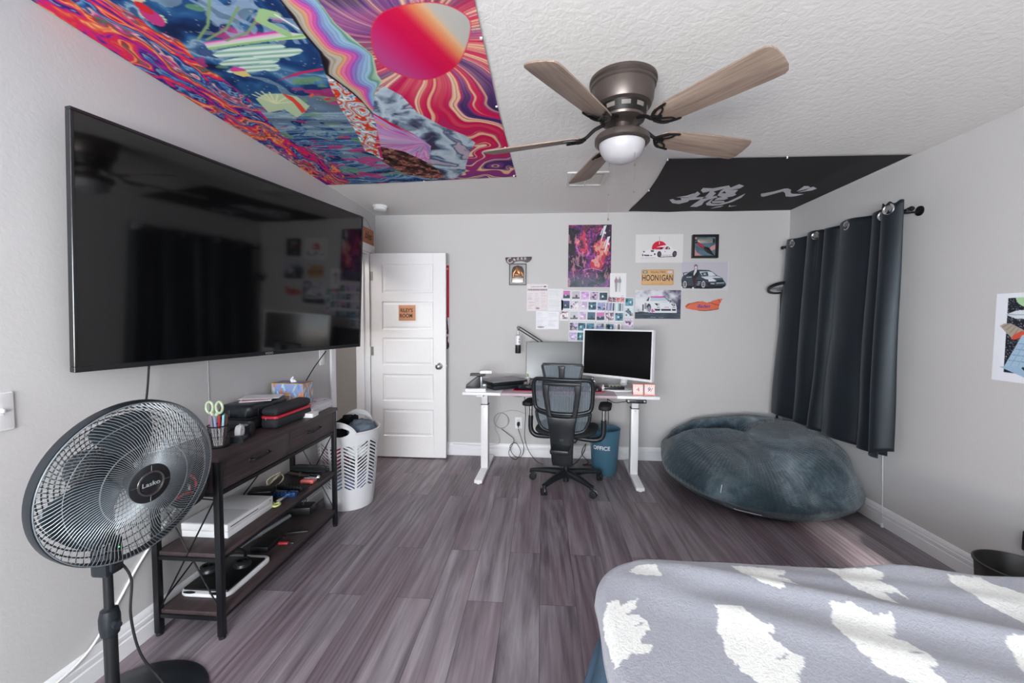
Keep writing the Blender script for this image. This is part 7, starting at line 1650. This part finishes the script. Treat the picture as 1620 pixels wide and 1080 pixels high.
def cloth(x0, y1, r, z0, flare, wr, seed):
    def f(cx, cy):
        if cx < RC and cy < RC:
            vx, vy = RC - cx, RC - cy; L = math.hypot(vx, vy) or 1e-6; hh_, d = fall(RC - L, r); q = RC - hh_ + flare * max(0, d - r * .6)
            x, y = x0 + RC - vx / L * q, y1 - RC + vy / L * q; dx, dy = d * vx / L, d * vy / L
        else:
            hx, dx = fall(cx, r); hy, dy = fall(cy, r); d = max(dx, dy)
            x, y = x0 + hx - flare * max(0, dx - r * .6), y1 - hy + flare * max(0, dy - r * .6)
        n = mnz.noise(Vector((cx * 2.3, cy * 2.3, seed))) * wr
        z = z0 - d + n
        # long soft folds across the top
        if wr:
            for (ax, ay, bx2, by2, h, w) in FOLDS:
                L = math.hypot(bx2 - ax, by2 - ay); tx, ty = (bx2 - ax) / L, (by2 - ay) / L
                al = (x - ax) * tx + (y - ay) * ty; pe = -(x - ax) * ty + (y - ay) * tx
                k = min(1, max(0, al / .15 + .5)) * min(1, max(0, (L - al) / .2 + .5)); z += h * k * math.exp(-(pe / w) ** 2)
        if dx > r * .6: x += .010 * math.sin(cy * 23 + seed) * min(1, (dx - r * .6) * 6)
        if dy > r * .6: y += .010 * math.sin(cx * 21 + seed) * min(1, (dy - r * .6) * 6)
        return (x, y, max(z, .03))
    return f
FOLDS = []
cf_ = cloth(.192, 1.332, .045, .596, .24, .0, 5.0)
b = MB(); b.grid(lambda u, v: cf_(-.44 + u * 1.95, -.44 + v * 2.40), 90, 110)
o = b.build('comforter', cmf, None, smooth=80, clean=False); md = o.modifiers.new('thick', 'SOLIDIFY'); md.thickness = .010; md.offset = 1
tag(o, 'blue plush comforter hanging down the side of the bed under the grey blanket', 'comforter')
FOLDS = [(.36, 1.30, 1.9, .83, .022, .040), (.30, 1.18, 1.5, .72, .012, .05), (.55, 1.30, 1.3, 1.2, .010, .04), (1.0, 1.35, 1.25, 1.33, .022, .07), (.25, 1.23, .5, 1.22, .012, .05)]
BL = cloth(.160, 1.358, .030, .622, .06, .008, 2.0)
nx, ny = 430, 420
cu_ = np.linspace(-.045, 1.50, nx); cvv = np.linspace(-.03, 1.62, ny)
P = np.array([[BL(x, y) for x in cu_] for y in cvv])
cvB = Canvas(0, 1, 0, 1, nx, ny, '#a2a2ae', ss=1); cvB.X, cvB.Y = P[..., 0].copy(), P[..., 1].copy()
# pattern coordinates: cloth surface laid flat, with a ragged pile edge
cvB.X = cu_[None, :] + .160 + np.zeros((ny, 1)); cvB.Y = 1.358 - cvv[:, None] + np.zeros((1, nx))
jx, jy = fbm(cvB.X * 90, cvB.Y * 90, 3, 2) - .5, fbm(cvB.X * 90, cvB.Y * 90, 7, 2) - .5
hemd = np.minimum(cvB.X - .160 + .045, 1.388 - cvB.Y)
cvB.X = cvB.X + jx * .012; cvB.Y = cvB.Y + jy * .012
g_ = fbm(cvB.X * 4, cvB.Y * 4, 11, 3)[..., None] - .5
cvB.c[:] = rgb('#8f919b') + g_ * np.array([.03, .025, .02])
for B_ in BEARS: cvB.poly(B_, '#dadad7')
for B_ in BEARGAPS: cvB.poly(B_, '#8f919b')
cvB.put(hemd < .014, '#7b828c')
t = NT('fleece'); a = t.add('ShaderNodeAttribute', attribute_name='Col'); v = t.coords()
n1 = t.noise(v, 105, 4, .65, 1.0); n2 = t.noise(v, 620, 2)
t.base(t.mix(t.ramp(n1, [(.3, (.25, .25, .25)), (.6, (0, 0, 0))]), a.outputs['Color'], '#6c6c78')); t.set(Roughness=.95, **{'Specular IOR Level': .08, 'Sheen Weight': .3})
q = t.bump(n1, .7, .006); t.bump(n2, .3, .002, q)
o = picture_mesh('blanket', cvB.out(), P, t.m)
o.data.polygons.foreach_set('use_smooth', [True] * len(o.data.polygons))
md = o.modifiers.new('thick', 'SOLIDIFY'); md.thickness = .010; md.offset = 1
tag(o, 'grey fleece blanket with white bear shapes spread over the bed', 'blanket')

# ================================================================ BIN BY THE RIGHT WALL
bn = thing('waste_bin', 'black plastic bin on the floor by the right wall behind the bed', 'waste bin', (2.145, 1.985, 0))
b = MB(); b.lathe([(0, 0), (.12, 0), (.122, .004), (.143, .285), (.150, .287), (.150, .295), (.143, .297), (.138, .29), (.117, .008), (0, .006)], 48); b.build('body', mat('bin_black', '#101012', .4), bn)
pa = thing('wall_plug', 'black plug in the right wall above the black bin', 'plug', (XR - .02, 2.12, .30))
b = MB(); b.box(XR - .032, XR + .0005, 2.085, 2.135, .30, .395, .006); b.build('body', M['black'], pa, True)
b = MB(); b.tube(spline([(XR - .02, 2.11, .302), (XR - .022, 2.10, .24), (XR - .022, 2.06, .16), (XR - .022, 1.9, .145)], 6), .004, 6); b.build('cord', M['cable'], pa, True)
